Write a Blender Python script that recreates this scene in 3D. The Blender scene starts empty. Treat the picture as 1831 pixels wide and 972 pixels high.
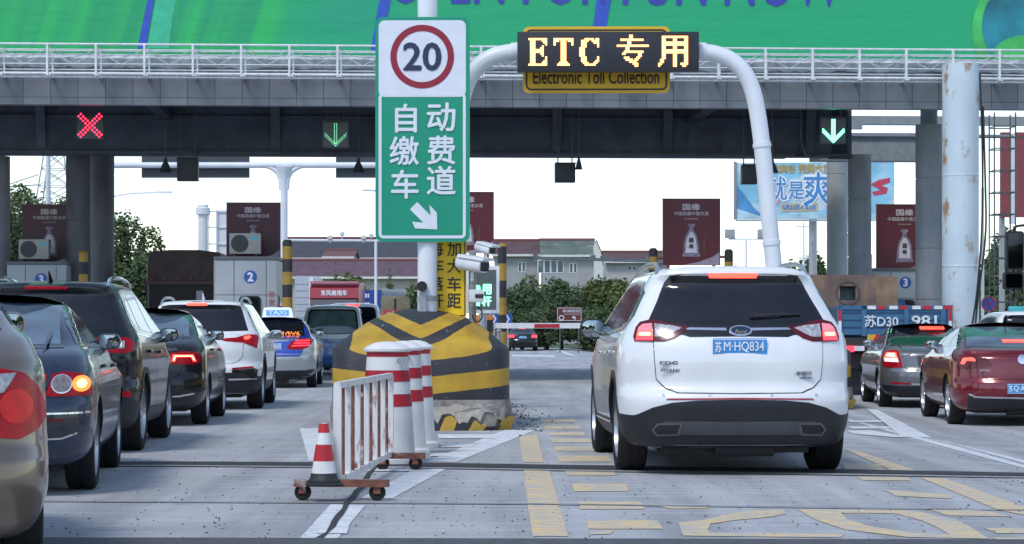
import bpy, bmesh, math, random
from mathutils import Vector, Matrix
from mathutils.bvhtree import BVHTree
from mathutils.geometry import delaunay_2d_cdt
from mathutils.interpolate import poly_3d_calc
R = math.radians
PI = math.pi
sc = bpy.context.scene
COL = sc.collection
random.seed(7)

# ------------------------------------------------------------------ camera
H, F, CX, HY = 1.18, 4000.0, 915.5, 591.0      # eye height, focal length in photo pixels, principal column, horizon row
cam_d = bpy.data.cameras.new('camera')
cam = bpy.data.objects.new('camera', cam_d)
COL.objects.link(cam)
cam.location = (0, 0, H)
cam.rotation_euler = (R(90), 0, 0)
cam_d.sensor_width = 36
cam_d.lens = 36 * F / 1831
cam_d.shift_y = (HY - 486) / 1831
cam_d.clip_end = 6000
cam_d.clip_start = 0.1
sc.camera = cam

# ------------------------------------------------------------------ sky, sun, exposure
SUN_EL, SUN_AZ = 52, 212          # degrees; azimuth clockwise from +Y
w = bpy.data.worlds.new('World')
sc.world = w
w.use_nodes = True
nt = w.node_tree
bg = nt.nodes['Background']
sky = nt.nodes.new('ShaderNodeTexSky')
sky.sky_type = 'NISHITA'
sky.sun_disc = False
sky.sun_elevation = R(SUN_EL)
sky.sun_rotation = R(SUN_AZ)
sky.air_density = 1.0
sky.dust_density = 0.3
sky.ozone_density = 1.5
hs = nt.nodes.new('ShaderNodeHueSaturation')
hs.inputs['Saturation'].default_value = 0.85
nt.links.new(sky.outputs[0], hs.inputs['Color'])
nt.links.new(hs.outputs[0], bg.inputs['Color'])
bg.inputs['Strength'].default_value = 0.15
sl = bpy.data.lights.new('sun', 'SUN')
sl.energy = 1.3
sl.angle = R(14)
sl.color = (1.0, 0.95, 0.88)
so = bpy.data.objects.new('sun', sl)
COL.objects.link(so)
so.rotation_euler = (R(90 - SUN_EL), 0, R(180 - SUN_AZ))
so.location = (0, -20, 60)
sc.view_settings.view_transform = 'Standard'
sc.view_settings.look = 'None'
sc.view_settings.gamma = 1.0
sc.view_settings.exposure = 0.55
sc.render.film_transparent = False
try:
    sc.cycles.use_denoising = True
    sc.cycles.max_bounces = 6
    sc.cycles.glossy_bounces = 3
    sc.cycles.transmission_bounces = 3
except Exception:
    pass

# ------------------------------------------------------------------ helpers
def P(px, py, d):
    return Vector(((px - CX) * d / F, d, H - (py - HY) * d / F))
def X(px, d): return (px - CX) * d / F
def Z(py, d): return H - (py - HY) * d / F
def gz(x):
    """the right-hand lanes lie a little lower than the rest of the plaza"""
    t = min(1, max(0, (x - 3.2) / 2.6))
    return -.15 * t * t * (3 - 2 * t)
def G(px, py, up=0):
    z = 0
    for _ in range(20):
        d = (H - z) * F / (py - HY)
        z = gz((px - CX) * d / F)
    return Vector(((px - CX) * d / F, d, z + up))

MATS = {}
def mat(name, col=(.5, .5, .5), rough=.5, metal=0, coat=0, var=.12, scale=6, bump=0, bscale=60, emis=0, ecol=None,
        spec=.5, rvar=.0, fine=0, trans=0, stain=None, stain_scale=1.5, stain_amt=.5, stretch=None):
    if name in MATS: return MATS[name]
    m = bpy.data.materials.new(name)
    m.use_nodes = True
    n = m.node_tree; L = n.links
    b = n.nodes['Principled BSDF']
    b.inputs['Roughness'].default_value = rough
    b.inputs['Metallic'].default_value = metal
    b.inputs['Coat Weight'].default_value = coat
    b.inputs['Coat Roughness'].default_value = .04
    b.inputs['Specular IOR Level'].default_value = spec
    if trans: b.inputs['Transmission Weight'].default_value = trans
    tc = n.nodes.new('ShaderNodeTexCoord')
    mp = n.nodes.new('ShaderNodeMapping')
    L.new(tc.outputs['Object'], mp.inputs[0])
    if stretch: mp.inputs['Scale'].default_value = stretch
    nz = n.nodes.new('ShaderNodeTexNoise')
    nz.inputs['Scale'].default_value = scale
    nz.inputs['Detail'].default_value = 5
    L.new(mp.outputs[0], nz.inputs['Vector'])
    cr = n.nodes.new('ShaderNodeValToRGB')
    cr.color_ramp.elements[0].position = .3
    cr.color_ramp.elements[1].position = .7
    cr.color_ramp.elements[0].color = tuple(max(0, c * (1 - var)) for c in col) + (1,)
    cr.color_ramp.elements[1].color = tuple(min(1, c * (1 + var)) for c in col) + (1,)
    L.new(nz.outputs[0], cr.inputs[0])
    out = cr.outputs[0]
    if stain:
        n2 = n.nodes.new('ShaderNodeTexNoise'); n2.inputs['Scale'].default_value = stain_scale; n2.inputs['Detail'].default_value = 8
        n2.inputs['Roughness'].default_value = .65
        L.new(mp.outputs[0], n2.inputs['Vector'])
        r2 = n.nodes.new('ShaderNodeValToRGB')
        r2.color_ramp.elements[0].position = 1 - stain_amt - .03
        r2.color_ramp.elements[1].position = 1 - stain_amt + .05
        L.new(n2.outputs[0], r2.inputs[0])
        mx = n.nodes.new('ShaderNodeMixRGB')
        mx.inputs[2].default_value = tuple(stain) + (1,)
        L.new(r2.outputs[0], mx.inputs[0]); L.new(out, mx.inputs[1])
        out = mx.outputs[0]
    L.new(out, b.inputs['Base Color'])
    if rvar:
        mr = n.nodes.new('ShaderNodeMapRange')
        mr.inputs['To Min'].default_value = max(0, rough - rvar); mr.inputs['To Max'].default_value = min(1, rough + rvar)
        L.new(nz.outputs[0], mr.inputs[0]); L.new(mr.outputs[0], b.inputs['Roughness'])
    if bump:
        nb = n.nodes.new('ShaderNodeTexNoise'); nb.inputs['Scale'].default_value = bscale; nb.inputs['Detail'].default_value = 4
        L.new(tc.outputs['Object'], nb.inputs['Vector'])
        bp = n.nodes.new('ShaderNodeBump'); bp.inputs['Strength'].default_value = bump; bp.inputs['Distance'].default_value = .02
        L.new(nb.outputs[0], bp.inputs['Height']); L.new(bp.outputs[0], b.inputs['Normal'])
    if emis:
        b.inputs['Emission Color'].default_value = tuple(ecol or col) + (1,)
        b.inputs['Emission Strength'].default_value = emis
    MATS[name] = m
    return m

class MB:
    def __init__(s):
        s.bm = bmesh.new(); s.mi = 0
    def _v(s, p): return s.bm.verts.new(p)
    def face(s, pts):
        try:
            f = s.bm.faces.new([s._v(p) for p in pts]); f.material_index = s.mi; return f
        except ValueError: return None
    def box(s, c, size, rz=0, bev=0, rot=None):
        x, y, z = (q / 2 for q in size)
        M = rot if rot is not None else Matrix.Rotation(rz, 3, 'Z')
        c = Vector(c)
        vs = [s._v(c + M @ Vector((sx * x, sy * y, sz * z))) for sz in (-1, 1) for sy in (-1, 1) for sx in (-1, 1)]
        fs = []
        for q in ((0, 2, 3, 1), (4, 5, 7, 6), (0, 1, 5, 4), (2, 6, 7, 3), (0, 4, 6, 2), (1, 3, 7, 5)):
            f = s.bm.faces.new([vs[i] for i in q]); f.material_index = s.mi; fs.append(f)
        if bev:
            es = list({e for f in fs for e in f.edges})
            r = bmesh.ops.bevel(s.bm, geom=es, offset=bev, segments=2, affect='EDGES', profile=.6)
            for f in r['faces']: f.material_index = s.mi
        return s
    def bx(s, x0, x1, y0, y1, z0, z1, bev=0):
        return s.box(((x0 + x1) / 2, (y0 + y1) / 2, (z0 + z1) / 2), (abs(x1 - x0), abs(y1 - y0), abs(z1 - z0)), bev=bev)
    def ringloft(s, rings, cap=True, closed=True):
        rows = [[s._v(p) for p in r] for r in rings]
        n = len(rows[0])
        for a, b in zip(rows[:-1], rows[1:]):
            for i in range(n if closed else n - 1):
                j = (i + 1) % n
                try:
                    f = s.bm.faces.new((a[i], a[j], b[j], b[i])); f.material_index = s.mi
                except ValueError: pass
        if cap:
            for r in (rows[0][::-1], rows[-1]):
                try:
                    f = s.bm.faces.new(r); f.material_index = s.mi
                except ValueError: pass
        return s
    def cyl(s, p0, p1, r0, r1=None, n=16, cap=True):
        p0, p1 = Vector(p0), Vector(p1)
        r1 = r0 if r1 is None else r1
        d = (p1 - p0).normalized()
        a = d.orthogonal().normalized(); b = d.cross(a)
        def rg(p, r): return [p + (a * math.cos(2 * PI * i / n) + b * math.sin(2 * PI * i / n)) * r for i in range(n)]
        return s.ringloft([rg(p0, r0), rg(p1, r1)], cap)
    def tube(s, pts, r, n=8, cap=True):
        pts = [Vector(p) for p in pts]
        rings = []; a = None
        for i, p in enumerate(pts):
            d = (pts[min(i + 1, len(pts) - 1)] - pts[max(i - 1, 0)]).normalized()
            a = d.orthogonal().normalized() if a is None else (a - d * a.dot(d)).normalized()
            b = d.cross(a)
            rr = r[i] if isinstance(r, (list, tuple)) else r
            rings.append([p + (a * math.cos(2 * PI * k / n) + b * math.sin(2 * PI * k / n)) * rr for k in range(n)])
        return s.ringloft(rings, cap)
    def lathe(s, prof, n=24, c=(0, 0, 0), axis='Z', cap=True):
        c = Vector(c); rings = []
        for r, h in prof:
            rg = []
            for i in range(n):
                t = 2 * PI * i / n
                q = Vector((r * math.cos(t), r * math.sin(t), h))
                if axis == 'X': q = Vector((h, q.x, q.y))
                if axis == 'Y': q = Vector((q.x, h, q.y))
                rg.append(c + q)
            rings.append(rg)
        return s.ringloft(rings, cap)
    def prism(s, poly, y0, y1, plane='XZ'):
        def m(p, y):
            return Vector((p[0], y, p[1])) if plane == 'XZ' else (Vector((y, p[0], p[1])) if plane == 'YZ' else Vector((p[0], p[1], y)))
        return s.ringloft([[m(p, y0) for p in poly], [m(p, y1) for p in poly]])
    def addmesh(s, me, M):
        vs = [s._v(M @ v.co) for v in me.vertices]
        for p in me.polygons:
            try:
                f = s.bm.faces.new([vs[i] for i in p.vertices]); f.material_index = s.mi
            except ValueError: pass
        return s
    def text(s, body, cx, y, cz, w=None, h=None, bold=0, ext=.003, shear=0, heavy=0):
        """lettering on a vertical plane at depth y, facing -Y"""
        me = text_mesh(body, bold, ext, shear)
        xs = [v.co.x for v in me.vertices]; ys = [v.co.y for v in me.vertices]
        if not xs: return s
        x0, x1, y0, y1 = min(xs), max(xs), min(ys), max(ys)
        kx = (w / (x1 - x0)) if w else None; ky = (h / (y1 - y0)) if h else None
        kx = kx or ky; ky = ky or kx
        mxx, myy = (x0 + x1) / 2, (y0 + y1) / 2
        off = [(0, 0)]
        if heavy: off += [(heavy, 0), (-heavy, 0), (0, heavy), (0, -heavy)]
        for q, (ox, oz) in enumerate(off):
            vs = [s._v((cx + (v.co.x - mxx + ox) * kx, y - v.co.z - q * .0006, cz + (v.co.y - myy + oz) * ky)) for v in me.vertices]
            for p in me.polygons:
                try:
                    f = s.bm.faces.new([vs[i] for i in p.vertices]); f.material_index = s.mi
                except ValueError: pass
        return s
    def build(s, name, m, parent=None, smooth=38, normals=True):
        bm = s.bm
        if normals: bmesh.ops.recalc_face_normals(bm, faces=bm.faces)
        if smooth:
            lim = R(smooth)
            for f in bm.faces: f.smooth = True
            for e in bm.edges:
                if len(e.link_faces) == 2:
                    if e.calc_face_angle(0) > lim: e.smooth = False
                elif len(e.link_faces) > 2: e.smooth = False
        me = bpy.data.meshes.new(name); bm.to_mesh(me); bm.free()
        for q in (m if isinstance(m, (list, tuple)) else [m]): me.materials.append(q)
        o = bpy.data.objects.new(name, me); COL.objects.link(o)
        if parent: o.parent = parent
        return o
TXT = {}
def text_mesh(body, bold=0, ext=.003, shear=0):
    k = (body, bold, ext, shear)
    if k in TXT: return TXT[k]
    cu = bpy.data.curves.new('t', 'FONT'); cu.body = body; cu.size = 1; cu.offset = bold; cu.extrude = ext; cu.resolution_u = 3
    cu.shear = shear
    ob = bpy.data.objects.new('t', cu); COL.objects.link(ob)
    dg = bpy.context.evaluated_depsgraph_get()
    me = bpy.data.meshes.new_from_object(ob.evaluated_get(dg))
    bpy.data.objects.remove(ob); bpy.data.curves.remove(cu)
    TXT[k] = me
    return me

def tag(o, label=None, cat=None, group=None, kind=None):
    if label: o['label'] = label
    if cat: o['category'] = cat
    if group: o['group'] = group
    if kind: o['kind'] = kind
    return o
def thing(name, label, cat, loc=(0, 0, 0), rz=0, group=None):
    o = bpy.data.objects.new(name, None); COL.objects.link(o)
    o.empty_display_size = .2
    o.location = loc; o.rotation_euler = (0, 0, rz)
    return tag(o, label, cat, group)
def copy_tree(o, parent=None):
    c = o.copy(); COL.objects.link(c)
    if parent: c.parent = parent
    for ch in list(o.children): copy_tree(ch, c)
    return c
def lift(o, loc):
    """move a one-mesh thing's origin to loc, keeping its shape where it is"""
    loc = Vector(loc)
    o.data.transform(Matrix.Translation(-loc)); o.location = loc
    return o
def rrect(x0, x1, z0, z1, r, n=5):
    pts = []
    for cx, cz, a in ((x1 - r, z1 - r, 0), (x0 + r, z1 - r, 90), (x0 + r, z0 + r, 180), (x1 - r, z0 + r, 270)):
        for i in range(n + 1):
            t = R(a + 90 * i / n); pts.append((cx + r * math.cos(t), cz + r * math.sin(t)))
    return pts

# ------------------------------------------------------------------ car builder
def pchip(xs, ys, x):
    n = len(xs)
    if x <= xs[0]: return ys[0]
    if x >= xs[-1]: return ys[-1]
    h = [xs[i + 1] - xs[i] for i in range(n - 1)]
    d = [(ys[i + 1] - ys[i]) / h[i] for i in range(n - 1)]
    m = [d[0]] + [0 if d[i - 1] * d[i] <= 0 else 2 * d[i - 1] * d[i] / (d[i - 1] + d[i]) for i in range(1, n - 1)] + [d[-1]]
    i = max(k for k in range(n - 1) if xs[k] <= x)
    t = (x - xs[i]) / h[i]
    return ((1 + 2 * t) * (1 - t) ** 2 * ys[i] + t * (1 - t) ** 2 * h[i] * m[i] + t * t * (3 - 2 * t) * ys[i + 1] + t * t * (t - 1) * h[i] * m[i + 1])

def outline(yr, yf, w, cr, nr, cf, nf, nq=14, ns=10):
    half = []
    for i in range(nq + 1):
        t = PI / 2 * i / nq
        r = (abs(math.sin(t)) ** nr + abs(math.cos(t)) ** nr) ** (-1 / nr)
        half.append((w * r * math.sin(t), yr + cr * (1 - r * math.cos(t))))
    for i in range(1, ns):
        half.append((w, yr + cr + (yf - cf - yr - cr) * i / ns))
    for i in range(nq + 1):
        t = PI / 2 * (1 - i / nq)
        r = (abs(math.sin(t)) ** nf + abs(math.cos(t)) ** nf) ** (-1 / nf)
        half.append((w * r * math.sin(t), yf - cf * (1 - r * math.cos(t))))
    return half + [(-x, y) for x, y in half[-2:0:-1]]

DARK = lambda: mat('dark_underbody', (.012, .012, .014), .7)
RUB = lambda: mat('tyre_rubber', (.009, .009, .010), .8, var=.3, scale=12, bump=.3, bscale=90)
ALLOY = lambda: mat('alloy_rim', (.55, .56, .58), .3, metal=.9, var=.15)
GLASS = lambda: mat('tinted_glass', (.010, .012, .017), .04, coat=.1, var=.2, spec=.5)
GLASS2 = lambda: mat('clear_car_glass', (.10, .145, .19), .06, coat=.1, var=.35, scale=3, spec=.5)
BLACK = lambda: mat('gloss_black_trim', (.008, .008, .01), .15, coat=.4)
PLAST = lambda: mat('black_plastic', (.014, .016, .021), .5, var=.15, bump=.1, bscale=300)
CHROME = lambda: mat('chrome', (.75, .76, .78), .12, metal=1, var=.05)
LENS = lambda: mat('red_lens', (.30, .002, .010), .22, coat=.05, var=.35, scale=14, spec=.2, emis=.05, ecol=(.9, .01, .03))
LENSD = lambda: mat('dark_red_lens', (.10, .004, .010), .15, coat=.25, spec=.4, var=.2)
LIT = lambda: mat('lit_brake_lens', (.9, .10, .06), .2, emis=2.3, ecol=(1.0, .055, .035), var=0)
LITR = lambda: mat('lit_red_bulb', (.9, .03, .04), .2, emis=2.4, ecol=(1.0, .03, .05), var=0)
AMBER = lambda: mat('lit_amber_lens', (.9, .16, .03), .2, emis=1.5, ecol=(1, .20, .03), var=.3, scale=30)
CLEARL = lambda: mat('clear_lens', (.40, .40, .43), .15, coat=.3, var=.45, scale=40)
PLBLUE = lambda: mat('plate_blue', (.06, .27, .60), .4)
PLWHITE = lambda: mat('plate_lettering', (.85, .87, .9), .45)
def paint(name, col, metal=.0, rough=.28, var=.05):
    dark = max(col) < .1
    return mat(name, col, rough, metal=metal, coat=.45 if dark else .9, var=var, scale=3, rvar=.06, spec=.3 if dark else .5)
CORE = lambda: mat('lamp_hot_core', (1, .5, .3), .2, emis=3.6, ecol=(1.0, .42, .24), var=.25, scale=40)

class Car:
    def __init__(s, name, label, cat, loc, yaw, keys, L, pnt, R_t=.34, axr=.95, wb=2.75, track=None, tw=.23, lower=None, group=None, arch=.055, lowmat=None, under=.2):
        s.root = thing(name, label, cat, loc, yaw, group)
        s.L = L; s.keys = sorted(keys); s.pnt = pnt
        ks = s.keys
        zs = [k[0] for k in ks]
        lev = set(zs)
        for a, b in zip(zs[:-1], zs[1:]):
            n = max(1, int((b - a) / .028))
            for i in range(1, n): lev.add(a + (b - a) * i / n)
        rings = []
        for z in sorted(lev):
            p = [pchip(zs, [k[j] for k in ks], z) for j in range(1, 8)]
            rings.append([Vector((x, y, z)) for x, y in outline(*p)])
        m = MB(); m.ringloft(rings)
        bmesh.ops.recalc_face_normals(m.bm, faces=m.bm.faces)
        s.W = max(k[3] for k in ks)
        m.bm.verts.ensure_lookup_table(); m.bm.faces.ensure_lookup_table(); m.bm.normal_update()
        s.bvh = BVHTree.FromBMesh(m.bm)
        s.fv = [[v.co.copy() for v in f.verts] for f in m.bm.faces]
        s.fn = [[v.normal.copy() for v in f.verts] for f in m.bm.faces]
        wheels = [axr, axr + wb]
        s.whe = wheels; s.R_t = R_t; s.axr = axr
        track = track or s.W - .02
        Rc = R_t + arch
        body = m.build('body', [pnt, DARK()], s.root, smooth=50)
        cut = MB()
        for y in wheels:
            for sx in (-1, 1):
                cut.cyl((sx * (s.W - .32), y, R_t), (sx * (s.W + .3), y, R_t), Rc, n=40)
        co = cut.build('cut', DARK(), None, smooth=0)
        co.matrix_world = s.root.matrix_world
        co.location = loc; co.rotation_euler = (0, 0, yaw)
        md = body.modifiers.new('b', 'BOOLEAN'); md.object = co; md.operation = 'DIFFERENCE'; md.solver = 'EXACT'
        bpy.context.view_layer.update()
        dg = bpy.context.evaluated_depsgraph_get()
        me = bpy.data.meshes.new_from_object(body.evaluated_get(dg))
        body.modifiers.clear(); body.data = me
        if len(me.materials) < 2: me.materials.append(DARK())
        bpy.data.objects.remove(co)
        for p in me.polygons:
            c = p.center
            dk = False
            for y in wheels:
                dd = math.hypot(c.y - y, c.z - R_t)
                if abs(dd - Rc) < .012 and abs(p.normal.x) < .6: dk = True
                if dd < Rc and abs(abs(c.x) - (s.W - .32)) < .01: dk = True
            p.material_index = 1 if dk or c.z < under else 0
        s.body = body; body.name = 'body'
        # wheels
        for y in wheels:
            for sx in (-1, 1):
                s.wheel(sx, sx * (track - tw / 2), y, R_t, tw)
    def wheel(s, sx, x, y, r, tw, spokes=7):
        t = MB(); h = tw / 2; ri = r * .69
        t.lathe([(ri, -h * .9), (r * .9, -h), (r * .975, -h * .86), (r, -h * .6), (r, -h * .2), (r * .985, -h * .15), (r * .985, h * .15), (r, h * .2), (r, h * .6), (r * .975, h * .86), (r * .9, h), (ri, h * .9)], 36, (x, y, r), 'X', cap=False)
        wh = t.build('wheel', RUB(), s.root)
        m = MB(); xo = x + sx * h * .72
        m.lathe([(ri * 1.0, -h * .95 * sx), (ri * 1.02, h * .9 * sx), (ri * .95, h * .93 * sx), (ri * .92, h * .6 * sx), (ri * .9, -h * .5 * sx)], 36, (x, y, r), 'X', cap=False)
        for k in range(spokes):
            a = 2 * PI * k / spokes
            d = Vector((0, math.cos(a), math.sin(a)))
            q = Vector((0, -math.sin(a), math.cos(a)))
            c = Vector((xo, y, r))
            pts = []
            for rr, hw in ((.04, .035), (ri * .94, .022)):
                pts.append((c + d * rr - q * hw, c + d * rr + q * hw))
            v = [pts[0][0], pts[0][1], pts[1][1], pts[1][0]]
            off = Vector((-sx * .03, 0, 0))
            m.ringloft([v, [p + off for p in v]])
        m.cyl((xo - sx * .03, y, r), (xo + sx * .012, y, r), .055, .045, 14)
        m.build('rim', ALLOY(), wh)
        b = MB(); b.cyl((x - sx * .02, y, r), (x + sx * .01, y, r), ri * .9, n=24); b.build('brake_disc', DARK(), wh)
    # --- projecting flat outlines onto the body so every fitting follows its curvature
    def patch(s, name, poly, m, axis='rear', side=1, off=.004, skirt=.006, res=.05, parent=None, mirror=False, sym=False, yhint=.3):
        if sym:
            poly = list(poly) + [(-a, b) for a, b in reversed(poly)]
        if mirror: poly = [(-a, b) for a, b in poly]
        pts = []
        n = len(poly)
        for i in range(n):
            a, b = Vector(poly[i]), Vector(poly[(i + 1) % n])
            k = max(1, int((b - a).length / res))
            for j in range(k): pts.append(a + (b - a) * j / k)
        nb = len(pts)
        edges = [(i, (i + 1) % nb) for i in range(nb)]
        xs = [p[0] for p in poly]; ys = [p[1] for p in poly]
        def inside(p):
            c = False
            for i in range(n):
                a, b = poly[i], poly[i - 1]
                if (a[1] > p[1]) != (b[1] > p[1]) and p[0] < (b[0] - a[0]) * (p[1] - a[1]) / (b[1] - a[1]) + a[0]: c = not c
            return c
        gx = min(xs) + res / 2
        while gx < max(xs):
            gy = min(ys) + res / 2
            while gy < max(ys):
                if inside((gx, gy)): pts.append(Vector((gx, gy)))
                gy += res
            gx += res
        vs, _, fs, _, _, _ = delaunay_2d_cdt([Vector((p[0], p[1])) for p in pts], edges, [], 1, 1e-5)
        co, nm = [], []
        for p in vs:
            if axis == 'rear': o, d, near = Vector((p.x, -3, p.y)), Vector((0, 1, 0)), Vector((p.x, yhint, p.y))
            elif axis == 'side': o, d, near = Vector((3 * side, p.x, p.y)), Vector((-side, 0, 0)), Vector((side * .9, p.x, p.y))
            else: o, d, near = Vector((p.x, p.y, 4)), Vector((0, 0, -1)), Vector((p.x, p.y, 1))
            hit, nrm, idx, dist = s.bvh.ray_cast(o, d)
            if hit is None: hit, nrm, idx, dist = s.bvh.find_nearest(near)
            wts = poly_3d_calc(s.fv[idx], hit)
            sn = sum((q * w_ for q, w_ in zip(s.fn[idx], wts)), Vector())
            co.append(hit); nm.append(sn.normalized() if sn.length > 1e-4 else nrm)
        mb = MB(); bm = mb.bm
        bv = [bm.verts.new(c + q * off) for c, q in zip(co, nm)]
        for f in fs:
            a_, b_, c_ = (co[i] for i in f[:3])
            q = list(f) if (b_ - a_).cross(c_ - a_).dot(nm[f[0]]) > 0 else list(f)[::-1]
            try: bm.faces.new([bv[i] for i in q])
            except ValueError: pass
        if skirt:
            bed = [e for e in bm.edges if len(e.link_faces) == 1]
            low = {}; skn = []; vid = {v: i for i, v in enumerate(bv)}
            for i, v in enumerate(bv): low[v] = (co[i] - nm[i] * max(skirt - off, .001))
            mk = {}
            for e in bed:
                for v in e.verts:
                    if v not in mk: mk[v] = bm.verts.new(low[v]); skn.append(nm[vid[v]])
            for e in bed:
                a, b = e.verts
                lp = e.link_loops[0]
                if lp.vert is not b: a, b = b, a
                try: bm.faces.new((a, b, mk[b], mk[a]))
                except ValueError: pass
        o = mb.build(name, m, parent or s.root, smooth=None, normals=False)
        me = o.data
        for p in me.polygons: p.use_smooth = True
        full = nm + [nm[0]] * (len(me.vertices) - len(nm))
        if skirt:
            full = nm + skn
        me.normals_split_custom_set_from_vertices(full)
        return o
    def both(s, name, poly, m, **k):
        a = s.patch(name, poly, m, **k); b = s.patch(name, poly, m, mirror=True, **k); return a, b
    def line(s, name, pts, m, wd=.006, **k):
        L, Rr = [], []
        pts = [Vector(p) for p in pts]
        for i, p in enumerate(pts):
            d = (pts[min(i + 1, len(pts) - 1)] - pts[max(i - 1, 0)]).normalized(); q = Vector((-d.y, d.x)) * wd / 2
            L.append(tuple(p + q)); Rr.append(tuple(p - q))
        return s.patch(name, L + Rr[::-1], m, **k)
    def plate(s, x, z, text, w=.44, h=.14, off=.02):
        hit, nrm, _, _ = s.bvh.ray_cast(Vector((x, -3, z)), Vector((0, 1, 0)))
        y = hit.y - off
        m = MB(); m.prism(rrect(x - w / 2, x + w / 2, z - h / 2, z + h / 2, .012, 3), y, y + .008); pl = m.build('license_plate', PLBLUE(), s.root)
        f = MB()
        for a, b, c, d in ((x - w / 2 + .008, x + w / 2 - .008, z + h / 2 - .012, z + h / 2 - .007), (x - w / 2 + .008, x + w / 2 - .008, z - h / 2 + .007, z - h / 2 + .012)):
            f.bx(a, b, y - .002, y + .002, c, d)
        f.text(text[0], x - w * .40, y - .002, z, h=.085, w=.05, heavy=.012)
        f.text(text[1:], x + w * .075, y - .002, z, w=w * .74, h=.088, heavy=.004)
        f.build('lettering', PLWHITE(), pl)
        return pl
    def mirror_(s, side, y, z, m=None, w=.19, h=.135, xoff=.10):
        hit, _, _, _ = s.bvh.ray_cast(Vector((side * 3, y, z)), Vector((-side, 0, 0)))
        x = abs(hit.x) + xoff + w / 2 - .09
        b = MB()
        rings = []
        for yy, k in ((-.045, .93), (-.03, 1.0), (.02, 1.0), (.08, .85), (.13, .5)):
            rings.append([Vector((side * x + (px) * k, y + yy, z + pz * k)) for px, pz in rrect(-w / 2, w / 2, -h / 2, h / 2, h * .42, 5)])
        b.ringloft(rings)
        b.tube([(side * (abs(hit.x) - .03), y + .05, z - h * .35), (side * (abs(hit.x) + .06), y + .04, z - h * .38), (side * (x - w * .25), y + .03, z - h * .3)], [.035, .028, .03], 8)
        mo = b.build('wing_mirror', m or s.pnt, s.root)
        g = MB()
        oo = [(a * .86, b_ * .84) for a, b_ in rrect(-w / 2, w / 2, -h / 2, h / 2, h * .4, 5)]
        g.ringloft([[Vector((side * x + a * k, y - .058 + ((a * k) ** 2 + (b_ * k) ** 2) * .85, z + b_ * k)) for a, b_ in oo] for k in (1, .8, .6, .4, .2, .04)])
        g.build('mirror_glass', mat('mirror_glass', (.34, .37, .40), .03, metal=1, var=.05), mo)
    def dlo(s, side, outer, wins, trim=None, trimmat=None):
        """side windows: trim outline, black surround, one pane per window"""
        if trim: s.patch('window_trim', trim, trimmat or CHROME(), axis='side', side=side, off=.003, skirt=.004)
        s.patch('window_surround', outer, BLACK(), axis='side', side=side, off=.005, skirt=.006)
        for q in wins: s.patch('side_window', q, GLASS(), axis='side', side=side, off=.0075, skirt=.003)
    def handle(s, side, y, z, m=None):
        hit, _, _, _ = s.bvh.ray_cast(Vector((side * 3, y, z)), Vector((-side, 0, 0)))
        b = MB(); b.box((hit.x + side * .018, y, z), (.026, .2, .03), bev=.008)
        b.box((hit.x + side * .006, y, z), (.02, .16, .02))
        b.build('door_handle', m or s.pnt, s.root)
    def doorlines(s, side, pl, m=None):
        for q in pl: s.line('panel_gap', q, m or DARK(), wd=.009, axis='side', side=side, off=.0015, skirt=0, res=.04)
    def rail(s, pts, m, r=.018):
        for sx in (-1, 1):
            b = MB(); b.tube([(sx * x, y, z) for x, y, z in pts], r, 8); b.build('roof_rail', m, s.root)
    def strip_top(s, name, m, pts, r):
        b = MB(); b.tube(pts, r, 8); return b.build(name, m, s.root)
    def underside(s, z=.22, y0=.35, w=.6):
        b = MB(); b.bx(-w, w, y0, s.L - .5, z - .04, z + .2); 
        b.cyl((-w * .3, y0 - .05, z), (w * .5, y0 - .05, z), .07, n=12)
        b.cyl((-s.W * .8, s.axr, s.R_t * .85), (s.W * .8, s.axr, s.R_t * .85), .05, n=10)
        b.build('underbody', DARK(), s.root)

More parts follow.
